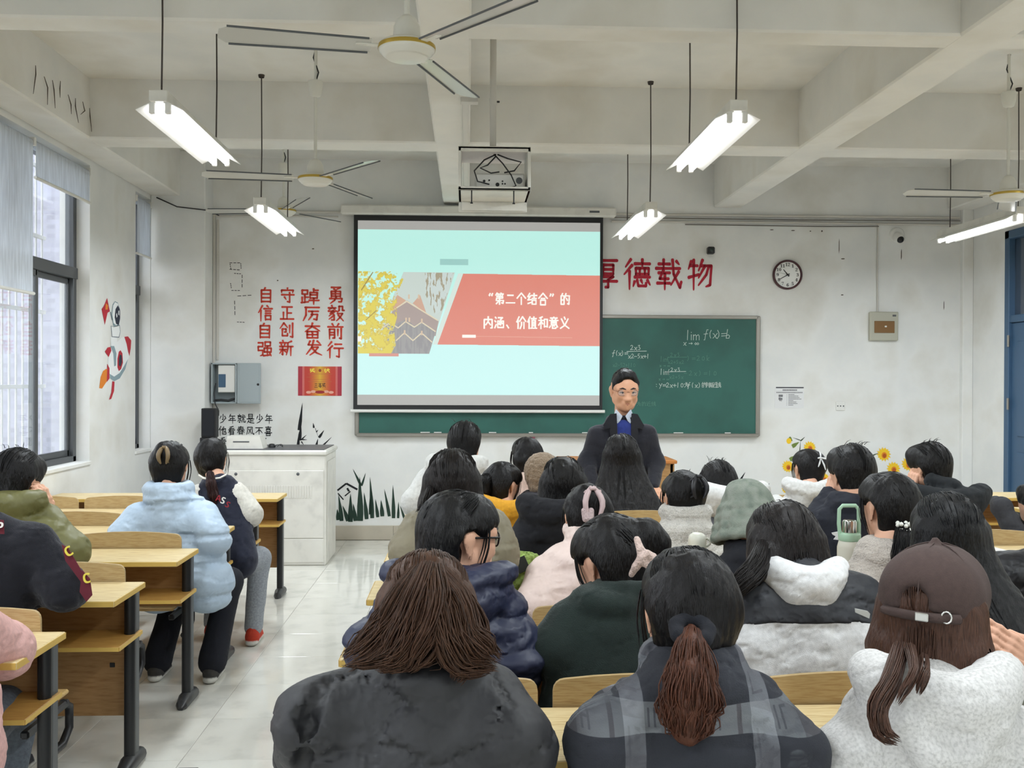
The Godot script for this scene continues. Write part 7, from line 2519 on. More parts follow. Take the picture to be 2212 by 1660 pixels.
# cobwebs, nail holes and scuffs
func marks() -> void:
	var dk := mat(rgb(84, 74, 64), 0.9)
	var t := thing("cobweb", Vector3(-2.77, 3.55, 3.0), "dusty dark cobweb strands hanging on the left ceiling beam", "cobweb")
	var rng := RandomNumberGenerator.new()
	rng.seed = 17
	for i in 9:
		var b := MB.new()
		var z := -0.5 + i * 0.13
		var y := rng.randf_range(-0.02, 0.1)
		b.tube([Vector3(0, y, z), Vector3(0.006, y - 0.06, z + rng.randf_range(-0.04, 0.04)), Vector3(0.004, y - rng.randf_range(0.1, 0.2), z + rng.randf_range(-0.06, 0.06))], [0.002, 0.004, 0.0015], 5)
		part("strand", b.mesh(), dk, t)
	t = thing("wall_scuffs", Vector3(3.0, 2.5, 0.001), "scattered dark nail holes and scuffs on the front wall", "marks")
	for q in [[0.84, 0.37, 0.02, 0.006], [0.835, 0.0, 0.014, 0.006], [1.45, 0.42, 0.005, 0.06], [0.1, 0.66, 0.02, 0.005], [0.32, 0.655, 0.02, 0.005], [0.5, 0.65, 0.008, 0.006], [0.62, 0.652, 0.008, 0.01], [-4.55, 0.42, 0.012, 0.006], [-4.9, 0.1, 0.008, 0.006], [-5.0, -0.4, 0.008, 0.008], [1.9, -0.1, 0.004, 0.05], [0.8, 0.5, 0.004, 0.08]]:
		var b := MB.new()
		b.plate(PackedVector2Array([Vector2(-q[2], -q[3] * 0.6), Vector2(0.0, -q[3]), Vector2(q[2], -q[3] * 0.4), Vector2(q[2] * 0.8, q[3] * 0.7), Vector2(0, q[3]), Vector2(-q[2] * 0.9, q[3] * 0.5)]), Vector3(q[0], q[1], 0), Vector3.RIGHT, Vector3.UP)
		part("scuff", b.mesh(), dk, t)
	t = thing("floor_scraps", Vector3(-1.0, 0, 6.0), "few dark scraps of litter on the aisle floor", "litter")
	for q in [[-0.15, -0.12, 0.04], [0.02, 0.22, 0.02], [0.08, 0.02, 0.012], [-0.28, 0.42, 0.012], [-0.24, 0.46, 0.012], [0.2, -0.5, 0.012]]:
		var b := MB.new()
		b.box(Vector3(q[0] - q[2], 0.0003, q[1] - 0.008), Vector3(q[0] + q[2], 0.003, q[1] + 0.008), 0.001)
		part("scrap", b.mesh(), mat(rgb(70, 68, 64), 0.9), t)

func students() -> void:
	person({"label": "person in a pale pink padded coat at the left edge, elbow on the desk", "base": Vector3(-1.558, 0.000, 7.180), "head": Vector3(-1.646, 1.173, 7.020), "sl": Vector3(-1.637, 0.936, 7.110), "sr": Vector3(-1.479, 0.921, 7.110), "el": Vector3(-1.680, 0.815, 7.050), "er": Vector3(-1.436, 0.772, 6.890), "wl": Vector3(-1.668, 0.815, 6.790), "wr": Vector3(-1.675, 0.670, 6.600), "hip": Vector3(-1.558, 0.520, 7.180), "knees": [[Vector3(-2.000, 0.500, 6.300), Vector3(-2.000, 0.100, 6.380)], [Vector3(-1.580, 0.520, 6.420), Vector3(-1.620, 0.100, 6.500)]], "seed": 3, "cell": 0.0105, "hair_cell": 0.0075, "strands": 110, "top": "cotton 232 184 178", "puff": 0.035, "fold": 0.008, "hair": "long", "bottom": "denim 110 118 128", "group": "students in the window block", "legs_seen": true})
	person({"label": "person in a black letterman jacket with maroon patches leaning out of frame", "base": Vector3(-1.950, 0.000, 6.330), "head": Vector3(-1.927, 1.243, 6.190), "sl": Vector3(-1.945, 0.981, 6.280), "sr": Vector3(-1.607, 0.997, 6.280), "el": Vector3(-2.041, 0.844, 6.250), "er": Vector3(-1.473, 0.844, 6.330), "wl": Vector3(-1.886, 0.815, 5.960), "wr": Vector3(-1.773, 0.802, 6.030), "hip": Vector3(-1.950, 0.520, 6.330), "knees": [[Vector3(-2.080, 0.500, 5.930), Vector3(-2.080, 0.100, 5.990)], [Vector3(-1.820, 0.500, 5.930), Vector3(-1.820, 0.100, 5.990)]], "seed": 10, "cell": 0.012, "hair_cell": 0.0085, "strands": 70, "top": "wool 22 23 32", "puff": 0.03, "fold": 0.007, "hair": "short", "bottom": "denim 40 44 56", "group": "students in the window block", "pal": [], "acc": [["patch", Vector3(-1.453, 0.990, 6.410), [Vector2(0, 0.03), Vector2(0.022, 0.02), Vector2(0.075, -0.075), Vector2(0.1, -0.12), Vector2(0.08, -0.125), Vector2(0.012, -0.03)], Vector3(1, 0, 0.12), Vector3(0, 1, 0.1), [98, 28, 44]], ["patch", Vector3(-1.373, 0.882, 6.430), [Vector2(0, 0.05), Vector2(0.028, 0.02), Vector2(0.035, -0.04), Vector2(0.012, -0.065), Vector2(-0.012, -0.03)], Vector3(1, 0, 0.2), Vector3(0, 1, 0.1), [98, 28, 44]], ["text", "C", Vector3(-1.427, 0.996, 6.418), 0.05, [222, 206, 80], Vector3(0, -8, 30)], ["text", "C", Vector3(-1.355, 0.904, 6.440), 0.05, [222, 206, 80], Vector3(0, -12, 10)], ["patch", Vector3(-1.651, 1.088, 6.450), [Vector2(-0.03, 0.03), Vector2(0.012, 0.026), Vector2(0.012, -0.024), Vector2(-0.03, -0.022)], Vector3(1, 0, 0), Vector3(0, 1, 0.1), [98, 28, 44]], ["text", "P", Vector3(-1.650, 1.091, 6.456), 0.045, [226, 224, 220], Vector3(-6, 0, 0)]]})
	person({"label": "person in an olive green padded jacket resting a hand against the cheek", "base": Vector3(-2.072, 0.000, 5.520), "head": Vector3(-2.078, 1.156, 5.360), "sl": Vector3(-2.155, 0.957, 5.450), "sr": Vector3(-1.990, 0.957, 5.450), "el": Vector3(-2.203, 0.845, 5.550), "er": Vector3(-1.785, 0.838, 5.500), "wl": Vector3(-2.182, 0.815, 5.130), "wr": Vector3(-1.906, 0.983, 5.430), "hip": Vector3(-2.072, 0.520, 5.520), "knees": [[Vector3(-2.202, 0.500, 5.120), Vector3(-2.202, 0.100, 5.180)], [Vector3(-1.942, 0.500, 5.120), Vector3(-1.942, 0.100, 5.180)]], "seed": 17, "cell": 0.014, "hair_cell": 0.009, "strands": 50, "top": "puffer 108 106 62", "puff": 0.035, "fold": 0.009, "hair": "short", "hs": 1.08, "bottom": "denim 44 48 58", "group": "students in the window block", "collar": 0.05, "collar_r": 0.085, "hood": [1.25, 0.1, 0], "rot": Vector3(-18, -12, 0), "hands": [[1, Vector3(-0.14, 1, 0.1), Vector3(-0.9, 0, -0.4), 0.55]]})
	person({"label": "person in a light blue puffer jacket with a brown claw clip", "base": Vector3(-1.500, 0.000, 4.720), "head": Vector3(-1.608, 1.151, 4.580), "sl": Vector3(-1.732, 0.876, 4.670), "sr": Vector3(-1.424, 0.895, 4.670), "el": Vector3(-1.801, 0.778, 4.750), "er": Vector3(-1.323, 0.781, 4.780), "wl": Vector3(-1.824, 0.788, 4.430), "wr": Vector3(-1.468, 0.787, 4.430), "hip": Vector3(-1.500, 0.500, 4.720), "knees": [[Vector3(-1.600, 0.480, 4.420), Vector3(-1.660, 0.100, 4.620)], [Vector3(-1.330, 0.480, 4.400), Vector3(-1.360, 0.100, 4.660)]], "seed": 24, "cell": 0.015, "hair_cell": 0.009, "strands": 40, "top": "puffer 178 197 216", "puff": 0.036, "fold": 0.008, "fold_f": 4.5, "quilt": 0.16, "quilt_d": 0.014, "collar": 0.075, "collar_r": 0.1, "hair": "bun", "tie": Vector3(0, 0.045, 0.085), "bun_at": Vector3(0, 0.05, 0.085), "bun_r": 0.042, "hs": 1.04, "rot": Vector3(-14, 0, 0), "acc": [["claw", Vector3(0, 0.03, 0.105), 0.02, 0.09, [128, 108, 78]]], "bottom": "cotton 26 28 38", "shoe": [70, 68, 66], "legs_seen": true, "cuff": 0.075, "hipw": 0.13, "group": "students in the window block", "bits": [[Vector3(-1.620, 0.620, 4.740), Vector3(-1.400, 0.560, 4.740), 0.15, 0.15]]})
	person({"label": "person in a navy varsity jacket with cream sleeves and a low ponytail", "base": Vector3(-1.470, 0.000, 4.060), "head": Vector3(-1.585, 1.130, 3.800), "sl": Vector3(-1.623, 0.898, 3.890), "sr": Vector3(-1.411, 0.904, 3.890), "el": Vector3(-1.650, 0.793, 3.950), "er": Vector3(-1.319, 0.790, 3.930), "wl": Vector3(-1.627, 0.815, 3.570), "wr": Vector3(-1.497, 0.774, 3.650), "hip": Vector3(-1.470, 0.520, 4.060), "knees": [[Vector3(-1.580, 0.500, 3.720), Vector3(-1.580, 0.100, 3.780)], [Vector3(-1.290, 0.500, 3.800), Vector3(-1.300, 0.100, 3.920)]], "seed": 31, "cell": 0.016, "hair_cell": 0.01, "strands": 36, "top": "wool 30 34 52", "sleeve_mat": "cotton 230 226 216", "puff": 0.014, "hair": "tail", "tie": Vector3(0, -0.05, 0.095), "tail": [[Vector3(-1.550, 1.048, 3.970), 0.018], [Vector3(-1.534, 0.988, 4.010), 0.026], [Vector3(-1.515, 0.920, 4.020), 0.024], [Vector3(-1.504, 0.859, 4.020), 0.01]], "hair_mat": "hair 22 19 19", "tail_mat": "hair 62 34 32", "bottom": "denim 178 184 192", "shoe": [206, 66, 42], "legs_seen": true, "group": "students in the window block", "collar": 0.03, "collar_c": 0, "collar_r": 0.07, "acc": [["text", "A", Vector3(-1.476, 0.906, 4.065), 0.05, [150, 36, 48], Vector3(-5, 10, -14)], ["text", "S", Vector3(-1.449, 0.892, 4.065), 0.055, [232, 230, 226], Vector3(-5, 14, -20)], ["text", "S", Vector3(-1.423, 0.867, 4.060), 0.05, [150, 36, 48], Vector3(-5, 18, -28)], ["stripe", [Vector3(-1.627, 1.030, 3.930), Vector3(-1.586, 1.016, 3.980), Vector3(-1.542, 1.011, 3.990), Vector3(-1.489, 1.019, 3.980), Vector3(-1.466, 1.033, 3.930)], 0.006, [232, 228, 218]]]})
	person({"label": "person in a white hooded jacket sitting upright, front row left", "base": Vector3(-0.060, 0.000, 3.960), "head": Vector3(-0.016, 1.221, 3.800), "sl": Vector3(-0.239, 0.979, 3.890), "sr": Vector3(0.118, 0.996, 3.890), "el": Vector3(-0.316, 0.862, 3.950), "er": Vector3(0.176, 0.895, 3.950), "wl": Vector3(-0.170, 0.815, 3.570), "wr": Vector3(0.050, 0.815, 3.570), "hip": Vector3(-0.060, 0.520, 3.960), "knees": [[Vector3(-0.190, 0.500, 3.560), Vector3(-0.190, 0.100, 3.620)], [Vector3(0.070, 0.500, 3.560), Vector3(0.070, 0.100, 3.620)]], "seed": 38, "cell": 0.016, "hair_cell": 0.01, "strands": 36, "top": "cotton 226 226 222", "puff": 0.035, "fold": 0.008, "hair": "short", "hs": 1.08, "hood": [1.3, 0.08, 0], "rot": Vector3(-6, -14, 0), "bits": [[Vector3(-0.168, 1.108, 3.950), Vector3(0.059, 1.097, 3.950), 0.05, 0.05]]})
	person({"label": "person in a pale pink coat with a low side bun, front row", "base": Vector3(0.410, 0.000, 3.960), "head": Vector3(0.374, 1.137, 3.800), "sl": Vector3(0.316, 0.911, 3.890), "sr": Vector3(0.504, 0.911, 3.890), "el": Vector3(0.265, 0.817, 3.950), "er": Vector3(0.564, 0.800, 3.740), "wl": Vector3(0.300, 0.815, 3.570), "wr": Vector3(0.520, 0.815, 3.570), "hip": Vector3(0.410, 0.520, 3.960), "knees": [[Vector3(0.280, 0.500, 3.560), Vector3(0.280, 0.100, 3.620)], [Vector3(0.540, 0.500, 3.560), Vector3(0.540, 0.100, 3.620)]], "seed": 45, "cell": 0.016, "hair_cell": 0.01, "strands": 36, "top": "cotton 226 198 184", "puff": 0.02, "hair": "bun", "tie": Vector3(-0.05, -0.03, 0.08), "bun_at": Vector3(-0.06, -0.035, 0.075), "bun_r": 0.045, "rot": Vector3(0, 16, 0), "collar": 0.035})
	person({"label": "person wearing a fluffy brown hat and a dark grey padded coat", "base": Vector3(0.386, 0.000, 4.740), "head": Vector3(0.415, 1.085, 4.580), "sl": Vector3(0.315, 0.860, 4.670), "sr": Vector3(0.458, 0.870, 4.670), "el": Vector3(0.255, 0.800, 4.520), "er": Vector3(0.518, 0.800, 4.520), "wl": Vector3(0.276, 0.815, 4.350), "wr": Vector3(0.496, 0.815, 4.350), "hip": Vector3(0.386, 0.520, 4.740), "knees": [[Vector3(0.256, 0.500, 4.340), Vector3(0.256, 0.100, 4.400)], [Vector3(0.516, 0.500, 4.340), Vector3(0.516, 0.100, 4.400)]], "seed": 52, "cell": 0.015, "hair_cell": 0.009, "strands": 40, "top": "puffer 52 52 60", "puff": 0.03, "hair": "none", "hs": 0.92, "acc": [["fur_hat", [148, 128, 106]]], "collar": 0.05, "collar_r": 0.085, "rot": Vector3(-10, 0, 0)})
	person({"label": "person in a yellow hoodie with a side ponytail turned to the right", "base": Vector3(0.216, 0.000, 4.740), "head": Vector3(0.193, 1.044, 4.580), "sl": Vector3(0.165, 0.831, 4.670), "sr": Vector3(0.266, 0.845, 4.670), "el": Vector3(0.136, 0.749, 4.750), "er": Vector3(0.296, 0.758, 4.650), "wl": Vector3(0.106, 0.815, 4.350), "wr": Vector3(0.326, 0.815, 4.350), "hip": Vector3(0.216, 0.520, 4.740), "knees": [[Vector3(0.086, 0.500, 4.340), Vector3(0.086, 0.100, 4.400)], [Vector3(0.346, 0.500, 4.340), Vector3(0.346, 0.100, 4.400)]], "seed": 59, "cell": 0.015, "hair_cell": 0.009, "strands": 40, "top": "cotton 232 168 46", "puff": 0.018, "hair": "tail", "tie": Vector3(-0.045, 0.02, 0.085), "tail": [[Vector3(0.133, 1.085, 4.630), 0.02], [Vector3(0.097, 1.067, 4.650), 0.035], [Vector3(0.083, 1.011, 4.650), 0.04], [Vector3(0.086, 0.951, 4.630), 0.012]], "hood": [1.2, 0.07, 0], "rot": Vector3(-14, -42, 0), "garment": "hoodie"})
	person({"label": "person with very long black hair directly in front of the lecturer", "base": Vector3(0.971, 0.000, 3.960), "head": Vector3(0.972, 1.137, 3.800), "sl": Vector3(0.867, 0.875, 3.890), "sr": Vector3(1.075, 0.874, 3.890), "el": Vector3(0.807, 0.800, 3.740), "er": Vector3(1.135, 0.800, 3.740), "wl": Vector3(0.861, 0.815, 3.570), "wr": Vector3(1.081, 0.815, 3.570), "hip": Vector3(0.971, 0.520, 3.960), "knees": [[Vector3(0.841, 0.500, 3.560), Vector3(0.841, 0.100, 3.620)], [Vector3(1.101, 0.500, 3.560), Vector3(1.101, 0.100, 3.620)]], "seed": 66, "cell": 0.016, "top": "wool 40 34 36", "puff": 0.01, "hair": "long", "hair_len": 0.36, "hair_spread": 2.3, "hair_end": 0.05, "hs": 1.12, "hair_mat": "hair 24 21 21", "strands": 120, "hair_cell": 0.009, "rot": Vector3(-4, 0, 0)})
	person({"label": "person in a khaki coat with long straight brown hair", "base": Vector3(-0.042, 0.000, 6.350), "head": Vector3(-0.058, 1.221, 6.190), "sl": Vector3(-0.168, 1.047, 6.280), "sr": Vector3(0.085, 1.046, 6.280), "el": Vector3(-0.210, 0.972, 6.330), "er": Vector3(0.117, 0.966, 6.300), "wl": Vector3(-0.152, 0.815, 5.960), "wr": Vector3(0.068, 0.815, 5.960), "hip": Vector3(-0.042, 0.520, 6.350), "knees": [[Vector3(-0.172, 0.500, 5.950), Vector3(-0.172, 0.100, 6.010)], [Vector3(0.088, 0.500, 5.950), Vector3(0.088, 0.100, 6.010)]], "seed": 73, "cell": 0.012, "hair_cell": 0.0085, "strands": 70, "top": "nylon 128 120 98", "puff": 0.028, "collar": 0.09, "collar_r": 0.085, "hair": "long", "hair_len": 0.17, "hair_spread": 1.1, "hs": 1.02, "hair_mat": "hair 30 24 22", "locks": [[[Vector3(-0.136, 1.213, 6.250), Vector3(-0.145, 1.170, 6.330), Vector3(-0.155, 1.144, 6.370), Vector3(-0.176, 1.123, 6.390)], [0.012, 0.018, 0.02, 0.014], 60]]})
	person({"label": "person in a black hoodie with a dark bob", "base": Vector3(0.412, 0.000, 5.520), "head": Vector3(0.452, 1.126, 5.360), "sl": Vector3(0.297, 0.925, 5.450), "sr": Vector3(0.528, 0.933, 5.450), "el": Vector3(0.222, 0.841, 5.550), "er": Vector3(0.548, 0.840, 5.450), "wl": Vector3(0.302, 0.815, 5.130), "wr": Vector3(0.522, 0.815, 5.130), "hip": Vector3(0.412, 0.520, 5.520), "knees": [[Vector3(0.282, 0.500, 5.120), Vector3(0.282, 0.100, 5.180)], [Vector3(0.542, 0.500, 5.120), Vector3(0.542, 0.100, 5.180)]], "seed": 80, "cell": 0.014, "hair_cell": 0.009, "strands": 50, "top": "cotton 26 27 33", "puff": 0.02, "hair": "long", "hair_len": 0.12, "hair_spread": 1.1, "hood": [1.25, 0.09, 0], "garment": "hoodie", "hs": 1.03, "hair_mat": "hair 22 20 20"})
	person({"label": "person in a pale pink puffer jacket with a grey-pink claw clip in an updo", "base": Vector3(0.429, 0.000, 6.350), "head": Vector3(0.467, 1.091, 6.190), "sl": Vector3(0.315, 0.870, 6.280), "sr": Vector3(0.543, 0.869, 6.280), "el": Vector3(0.261, 0.778, 6.370), "er": Vector3(0.541, 0.799, 6.350), "wl": Vector3(0.319, 0.815, 5.960), "wr": Vector3(0.539, 0.815, 5.960), "hip": Vector3(0.429, 0.520, 6.350), "knees": [[Vector3(0.299, 0.500, 5.950), Vector3(0.299, 0.100, 6.010)], [Vector3(0.559, 0.500, 5.950), Vector3(0.559, 0.100, 6.010)]], "seed": 87, "cell": 0.012, "hair_cell": 0.0085, "strands": 70, "top": "puffer 238 216 208", "puff": 0.034, "fold": 0.008, "collar": 0.12, "collar_r": 0.085, "hair": "bun", "tie": Vector3(0, 0.05, 0.085), "bun_at": Vector3(0, 0.055, 0.08), "bun_r": 0.045, "hs": 0.98, "rot": Vector3(-16, 6, 0), "acc": [["claw", Vector3(0, 0.035, 0.105), 0.03, 0.12, [196, 172, 172]], ["plush_clip", [[[Vector3(0.442, 1.125, 6.310), Vector3(0.446, 1.095, 6.320)], [0.012, 0.013]], [[Vector3(0.468, 1.125, 6.310), Vector3(0.465, 1.095, 6.320)], [0.012, 0.013]]], [206, 184, 184]]]})
	person({"label": "person in a white fleece jacket with a black claw clip", "base": Vector3(1.017, 0.000, 5.520), "head": Vector3(1.023, 1.068, 5.360), "sl": Vector3(0.924, 0.840, 5.450), "sr": Vector3(1.111, 0.844, 5.450), "el": Vector3(0.858, 0.770, 5.550), "er": Vector3(1.138, 0.770, 5.500), "wl": Vector3(0.907, 0.815, 5.130), "wr": Vector3(1.127, 0.815, 5.130), "hip": Vector3(1.017, 0.520, 5.520), "knees": [[Vector3(0.887, 0.500, 5.120), Vector3(0.887, 0.100, 5.180)], [Vector3(1.147, 0.500, 5.120), Vector3(1.147, 0.100, 5.180)]], "seed": 94, "cell": 0.014, "hair_cell": 0.009, "strands": 50, "top": "fleece 226 222 214", "puff": 0.032, "fold": 0.008, "ridged": false, "fold_f": 26, "collar": 0.1, "collar_r": 0.095, "hair": "bun", "tie": Vector3(0.02, 0.04, 0.09), "bun_at": Vector3(0.035, 0.03, 0.08), "bun_r": 0.05, "rot": Vector3(-12, 10, 0), "acc": [["claw", Vector3(0.03, 0.03, 0.12), 0.03, 0.11, [34, 34, 38]]], "hair_mat": "hair 19 18 19"})
	person({"label": "person bent over the desk in a grey jacket with a white hood", "base": Vector3(1.421, 0.000, 4.740), "head": Vector3(1.395, 1.049, 4.580), "sl": Vector3(1.366, 0.875, 4.670), "sr": Vector3(1.476, 0.890, 4.670), "el": Vector3(1.305, 0.790, 4.550), "er": Vector3(1.528, 0.829, 4.650), "wl": Vector3(1.311, 0.815, 4.350), "wr": Vector3(1.531, 0.815, 4.350), "hip": Vector3(1.421, 0.520, 4.740), "knees": [[Vector3(1.291, 0.500, 4.340), Vector3(1.291, 0.100, 4.400)], [Vector3(1.551, 0.500, 4.340), Vector3(1.551, 0.100, 4.400)]], "seed": 101, "cell": 0.015, "hair_cell": 0.009, "strands": 40, "top": "cotton 110 112 118", "hood_mat": "cotton 232 232 230", "puff": 0.025, "hair": "short", "hood": [1.55, 0.05, 0], "rot": Vector3(-34, 10, 0), "nbo": Vector3(0, 0.02, 0), "tufts": 16})
	person({"label": "person in a black jacket wearing a washed grey-green bucket hat", "base": Vector3(1.090, 0.000, 6.350), "head": Vector3(1.102, 1.093, 6.190), "sl": Vector3(1.003, 0.874, 6.280), "sr": Vector3(1.178, 0.869, 6.280), "el": Vector3(0.955, 0.820, 6.330), "er": Vector3(1.197, 0.821, 6.300), "wl": Vector3(0.980, 0.815, 5.960), "wr": Vector3(1.200, 0.815, 5.960), "hip": Vector3(1.090, 0.520, 6.350), "knees": [[Vector3(0.960, 0.500, 5.950), Vector3(0.960, 0.100, 6.010)], [Vector3(1.220, 0.500, 5.950), Vector3(1.220, 0.100, 6.010)]], "seed": 108, "cell": 0.012, "top": "cotton 25 27 34", "puff": 0.02, "collar": 0.04, "hair": "none", "hs": 1.03, "rot": Vector3(-16, 4, 0), "acc": [["bucket", [146, 150, 142]]], "hair_cell": 0.01, "strands": 10})
	person({"label": "person in a white hoodie with a silver ribbon in pinned-up hair", "base": Vector3(2.141, 0.000, 3.960), "head": Vector3(2.171, 1.067, 3.800), "sl": Vector3(2.057, 0.849, 3.890), "sr": Vector3(2.225, 0.855, 3.890), "el": Vector3(1.980, 0.785, 3.950), "er": Vector3(2.279, 0.786, 3.850), "wl": Vector3(2.031, 0.815, 3.570), "wr": Vector3(2.251, 0.815, 3.570), "hip": Vector3(2.141, 0.520, 3.960), "knees": [[Vector3(2.011, 0.500, 3.560), Vector3(2.011, 0.100, 3.620)], [Vector3(2.271, 0.500, 3.560), Vector3(2.271, 0.100, 3.620)]], "seed": 115, "cell": 0.016, "hair_cell": 0.01, "strands": 36, "top": "cotton 230 230 228", "puff": 0.024, "hair": "bun", "tie": Vector3(0.04, 0.03, 0.075), "bun_at": Vector3(0.045, 0.03, 0.06), "bun_r": 0.045, "hood": [1.2, 0.06, 0], "rot": Vector3(-6, 8, 0), "hs": 0.97, "garment": "hoodie", "acc": [["ribbon", Vector3(0.03, 0.03, 0.118)]]})
	person({"label": "person in a navy jacket with white print holding the left hand behind the ear", "base": Vector3(1.791, 0.000, 5.520), "head": Vector3(1.841, 1.183, 5.360), "sl": Vector3(1.690, 0.952, 5.450), "sr": Vector3(1.893, 0.969, 5.450), "el": Vector3(1.653, 0.941, 5.390), "er": Vector3(1.950, 0.879, 5.450), "wl": Vector3(1.754, 1.062, 5.310), "wr": Vector3(1.901, 0.815, 5.130), "hip": Vector3(1.791, 0.520, 5.520), "knees": [[Vector3(1.661, 0.500, 5.120), Vector3(1.661, 0.100, 5.180)], [Vector3(1.921, 0.500, 5.120), Vector3(1.921, 0.100, 5.180)]], "seed": 122, "cell": 0.014, "hair_cell": 0.009, "strands": 50, "top": "cotton 34 37 48", "puff": 0.02, "hair": "short", "hs": 1.06, "rot": Vector3(-10, 10, 0), "collar": 0.04, "collar_r": 0.078, "tufts": 18, "hands": [[-1, Vector3(0.25, 1, -0.1), Vector3(0.95, 0, -0.3), 0.5]], "acc": [["patch", Vector3(1.636, 0.906, 5.650), [Vector2(0, 0.03), Vector2(0.1, 0.05), Vector2(0.098, 0.036), Vector2(0.03, 0.024), Vector2(0.09, -0.004), Vector2(0.06, -0.006), Vector2(0.01, 0), Vector2(0.02, 0.014), Vector2(0.004, 0.022)], Vector3(1, 0, 0), Vector3(0, 1, 0.12), [228, 230, 232]]]})
	person({"label": "person in a black hoodie with hood down touching the ear, right of the sunflowers", "base": Vector3(2.629, 0.000, 4.740), "head": Vector3(2.596, 1.141, 4.580), "sl": Vector3(2.526, 0.871, 4.670), "sr": Vector3(2.732, 0.886, 4.670), "el": Vector3(2.494, 0.878, 4.650), "er": Vector3(2.792, 0.782, 4.700), "wl": Vector3(2.487, 1.010, 4.570), "wr": Vector3(2.739, 0.815, 4.350), "hip": Vector3(2.629, 0.520, 4.740), "knees": [[Vector3(2.499, 0.500, 4.340), Vector3(2.499, 0.100, 4.400)], [Vector3(2.759, 0.500, 4.340), Vector3(2.759, 0.100, 4.400)]], "seed": 129, "cell": 0.015, "hair_cell": 0.009, "strands": 40, "top": "cotton 28 32 36", "puff": 0.03, "hair": "short", "hs": 1.08, "rot": Vector3(-12, 24, 0), "hood": [1.7, 0.1, 0], "garment": "hoodie", "tufts": 22, "hands": [[-1, Vector3(0.25, 1, 0), Vector3(0.9, 0, -0.4), 0.6]], "bits": [[Vector3(2.549, 1.069, 4.690), Vector3(2.633, 1.017, 4.720), 0.045, 0.07], [Vector3(2.646, 1.017, 4.720), Vector3(2.699, 0.941, 4.720), 0.06, 0.07]]})
	person({"label": "person in a beige fleece with a pearl tie on a low black ponytail", "base": Vector3(1.613, 0.000, 6.350), "head": Vector3(1.668, 1.128, 6.190), "sl": Vector3(1.539, 0.861, 6.280), "sr": Vector3(1.686, 0.872, 6.280), "el": Vector3(1.468, 0.803, 6.390), "er": Vector3(1.684, 0.793, 6.350), "wl": Vector3(1.503, 0.815, 5.960), "wr": Vector3(1.723, 0.815, 5.960), "hip": Vector3(1.613, 0.520, 6.350), "knees": [[Vector3(1.483, 0.500, 5.950), Vector3(1.483, 0.100, 6.010)], [Vector3(1.743, 0.500, 5.950), Vector3(1.743, 0.100, 6.010)]], "seed": 136, "cell": 0.012, "hair_cell": 0.0085, "strands": 70, "top": "fleece 198 188 178", "puff": 0.028, "fold": 0.006, "ridged": false, "fold_f": 22, "hair": "tail", "tie": Vector3(0.05, -0.05, 0.085), "tail": [[Vector3(1.659, 1.061, 6.330), 0.022], [Vector3(1.645, 1.024, 6.370), 0.03], [Vector3(1.629, 0.966, 6.390), 0.032], [Vector3(1.622, 0.897, 6.390), 0.024], [Vector3(1.615, 0.859, 6.390), 0.01]], "rot": Vector3(-6, 14, 0), "hs": 1.1, "hair_mat": "hair 20 18 19", "collar": 0.05, "collar_r": 0.08, "acc": [["pearls", Vector3(1.653, 1.061, 6.350), 0.022]]})
	person({"label": "person with long loose black hair and a black top behind the brown cap", "base": Vector3(1.475, 0.000, 7.180), "head": Vector3(1.492, 1.139, 7.020), "sl": Vector3(1.371, 0.926, 7.110), "sr": Vector3(1.579, 0.910, 7.110), "el": Vector3(1.345, 0.848, 7.100), "er": Vector3(1.648, 0.831, 7.100), "wl": Vector3(1.365, 0.815, 6.790), "wr": Vector3(1.585, 0.815, 6.790), "hip": Vector3(1.475, 0.520, 7.180), "knees": [[Vector3(1.345, 0.500, 6.780), Vector3(1.345, 0.100, 6.840)], [Vector3(1.605, 0.500, 6.780), Vector3(1.605, 0.100, 6.840)]], "seed": 143, "cell": 0.0105, "hair_cell": 0.0075, "top": "cotton 24 25 30", "puff": 0.02, "hair": "long", "hair_len": 0.36, "hair_spread": 1.75, "hair_off": Vector3(0.07, 0, 0), "hair_end": 0.045, "hs": 1.06, "hair_mat": "hair 16 16 18", "strands": 200, "rot": Vector3(-8, -4, 0)})
	person({"label": "person in a navy puffer jacket and black glasses looking right", "base": Vector3(-0.048, 0.000, 7.180), "head": Vector3(-0.033, 1.146, 7.020), "sl": Vector3(-0.182, 0.927, 7.110), "sr": Vector3(0.087, 0.922, 7.110), "el": Vector3(-0.261, 0.842, 7.170), "er": Vector3(0.152, 0.806, 7.150), "wl": Vector3(-0.158, 0.815, 6.790), "wr": Vector3(0.062, 0.815, 6.790), "hip": Vector3(-0.048, 0.520, 7.180), "knees": [[Vector3(-0.178, 0.500, 6.780), Vector3(-0.178, 0.100, 6.840)], [Vector3(0.082, 0.500, 6.780), Vector3(0.082, 0.100, 6.840)]], "seed": 150, "cell": 0.0105, "hair_cell": 0.0075, "strands": 110, "top": "puffer 34 40 66", "puff": 0.036, "fold": 0.008, "quilt": 0.085, "collar": 0.05, "collar_r": 0.09, "hair": "tail", "tie": Vector3(-0.01, -0.075, 0.085), "tail": [[Vector3(-0.115, 1.076, 7.090), 0.03], [Vector3(-0.140, 1.050, 7.130), 0.034], [Vector3(-0.172, 1.024, 7.150), 0.03], [Vector3(-0.197, 1.006, 7.150), 0.018]], "rot": Vector3(-8, -58, 0), "hs": 1.12, "face": true, "hair_mat": "hair 19 18 19", "acc": [["glasses", [26, 26, 30], 0.0026], ["features"]], "skin_cell": 0.006, "hood": [1.35, 0.1, 0]})
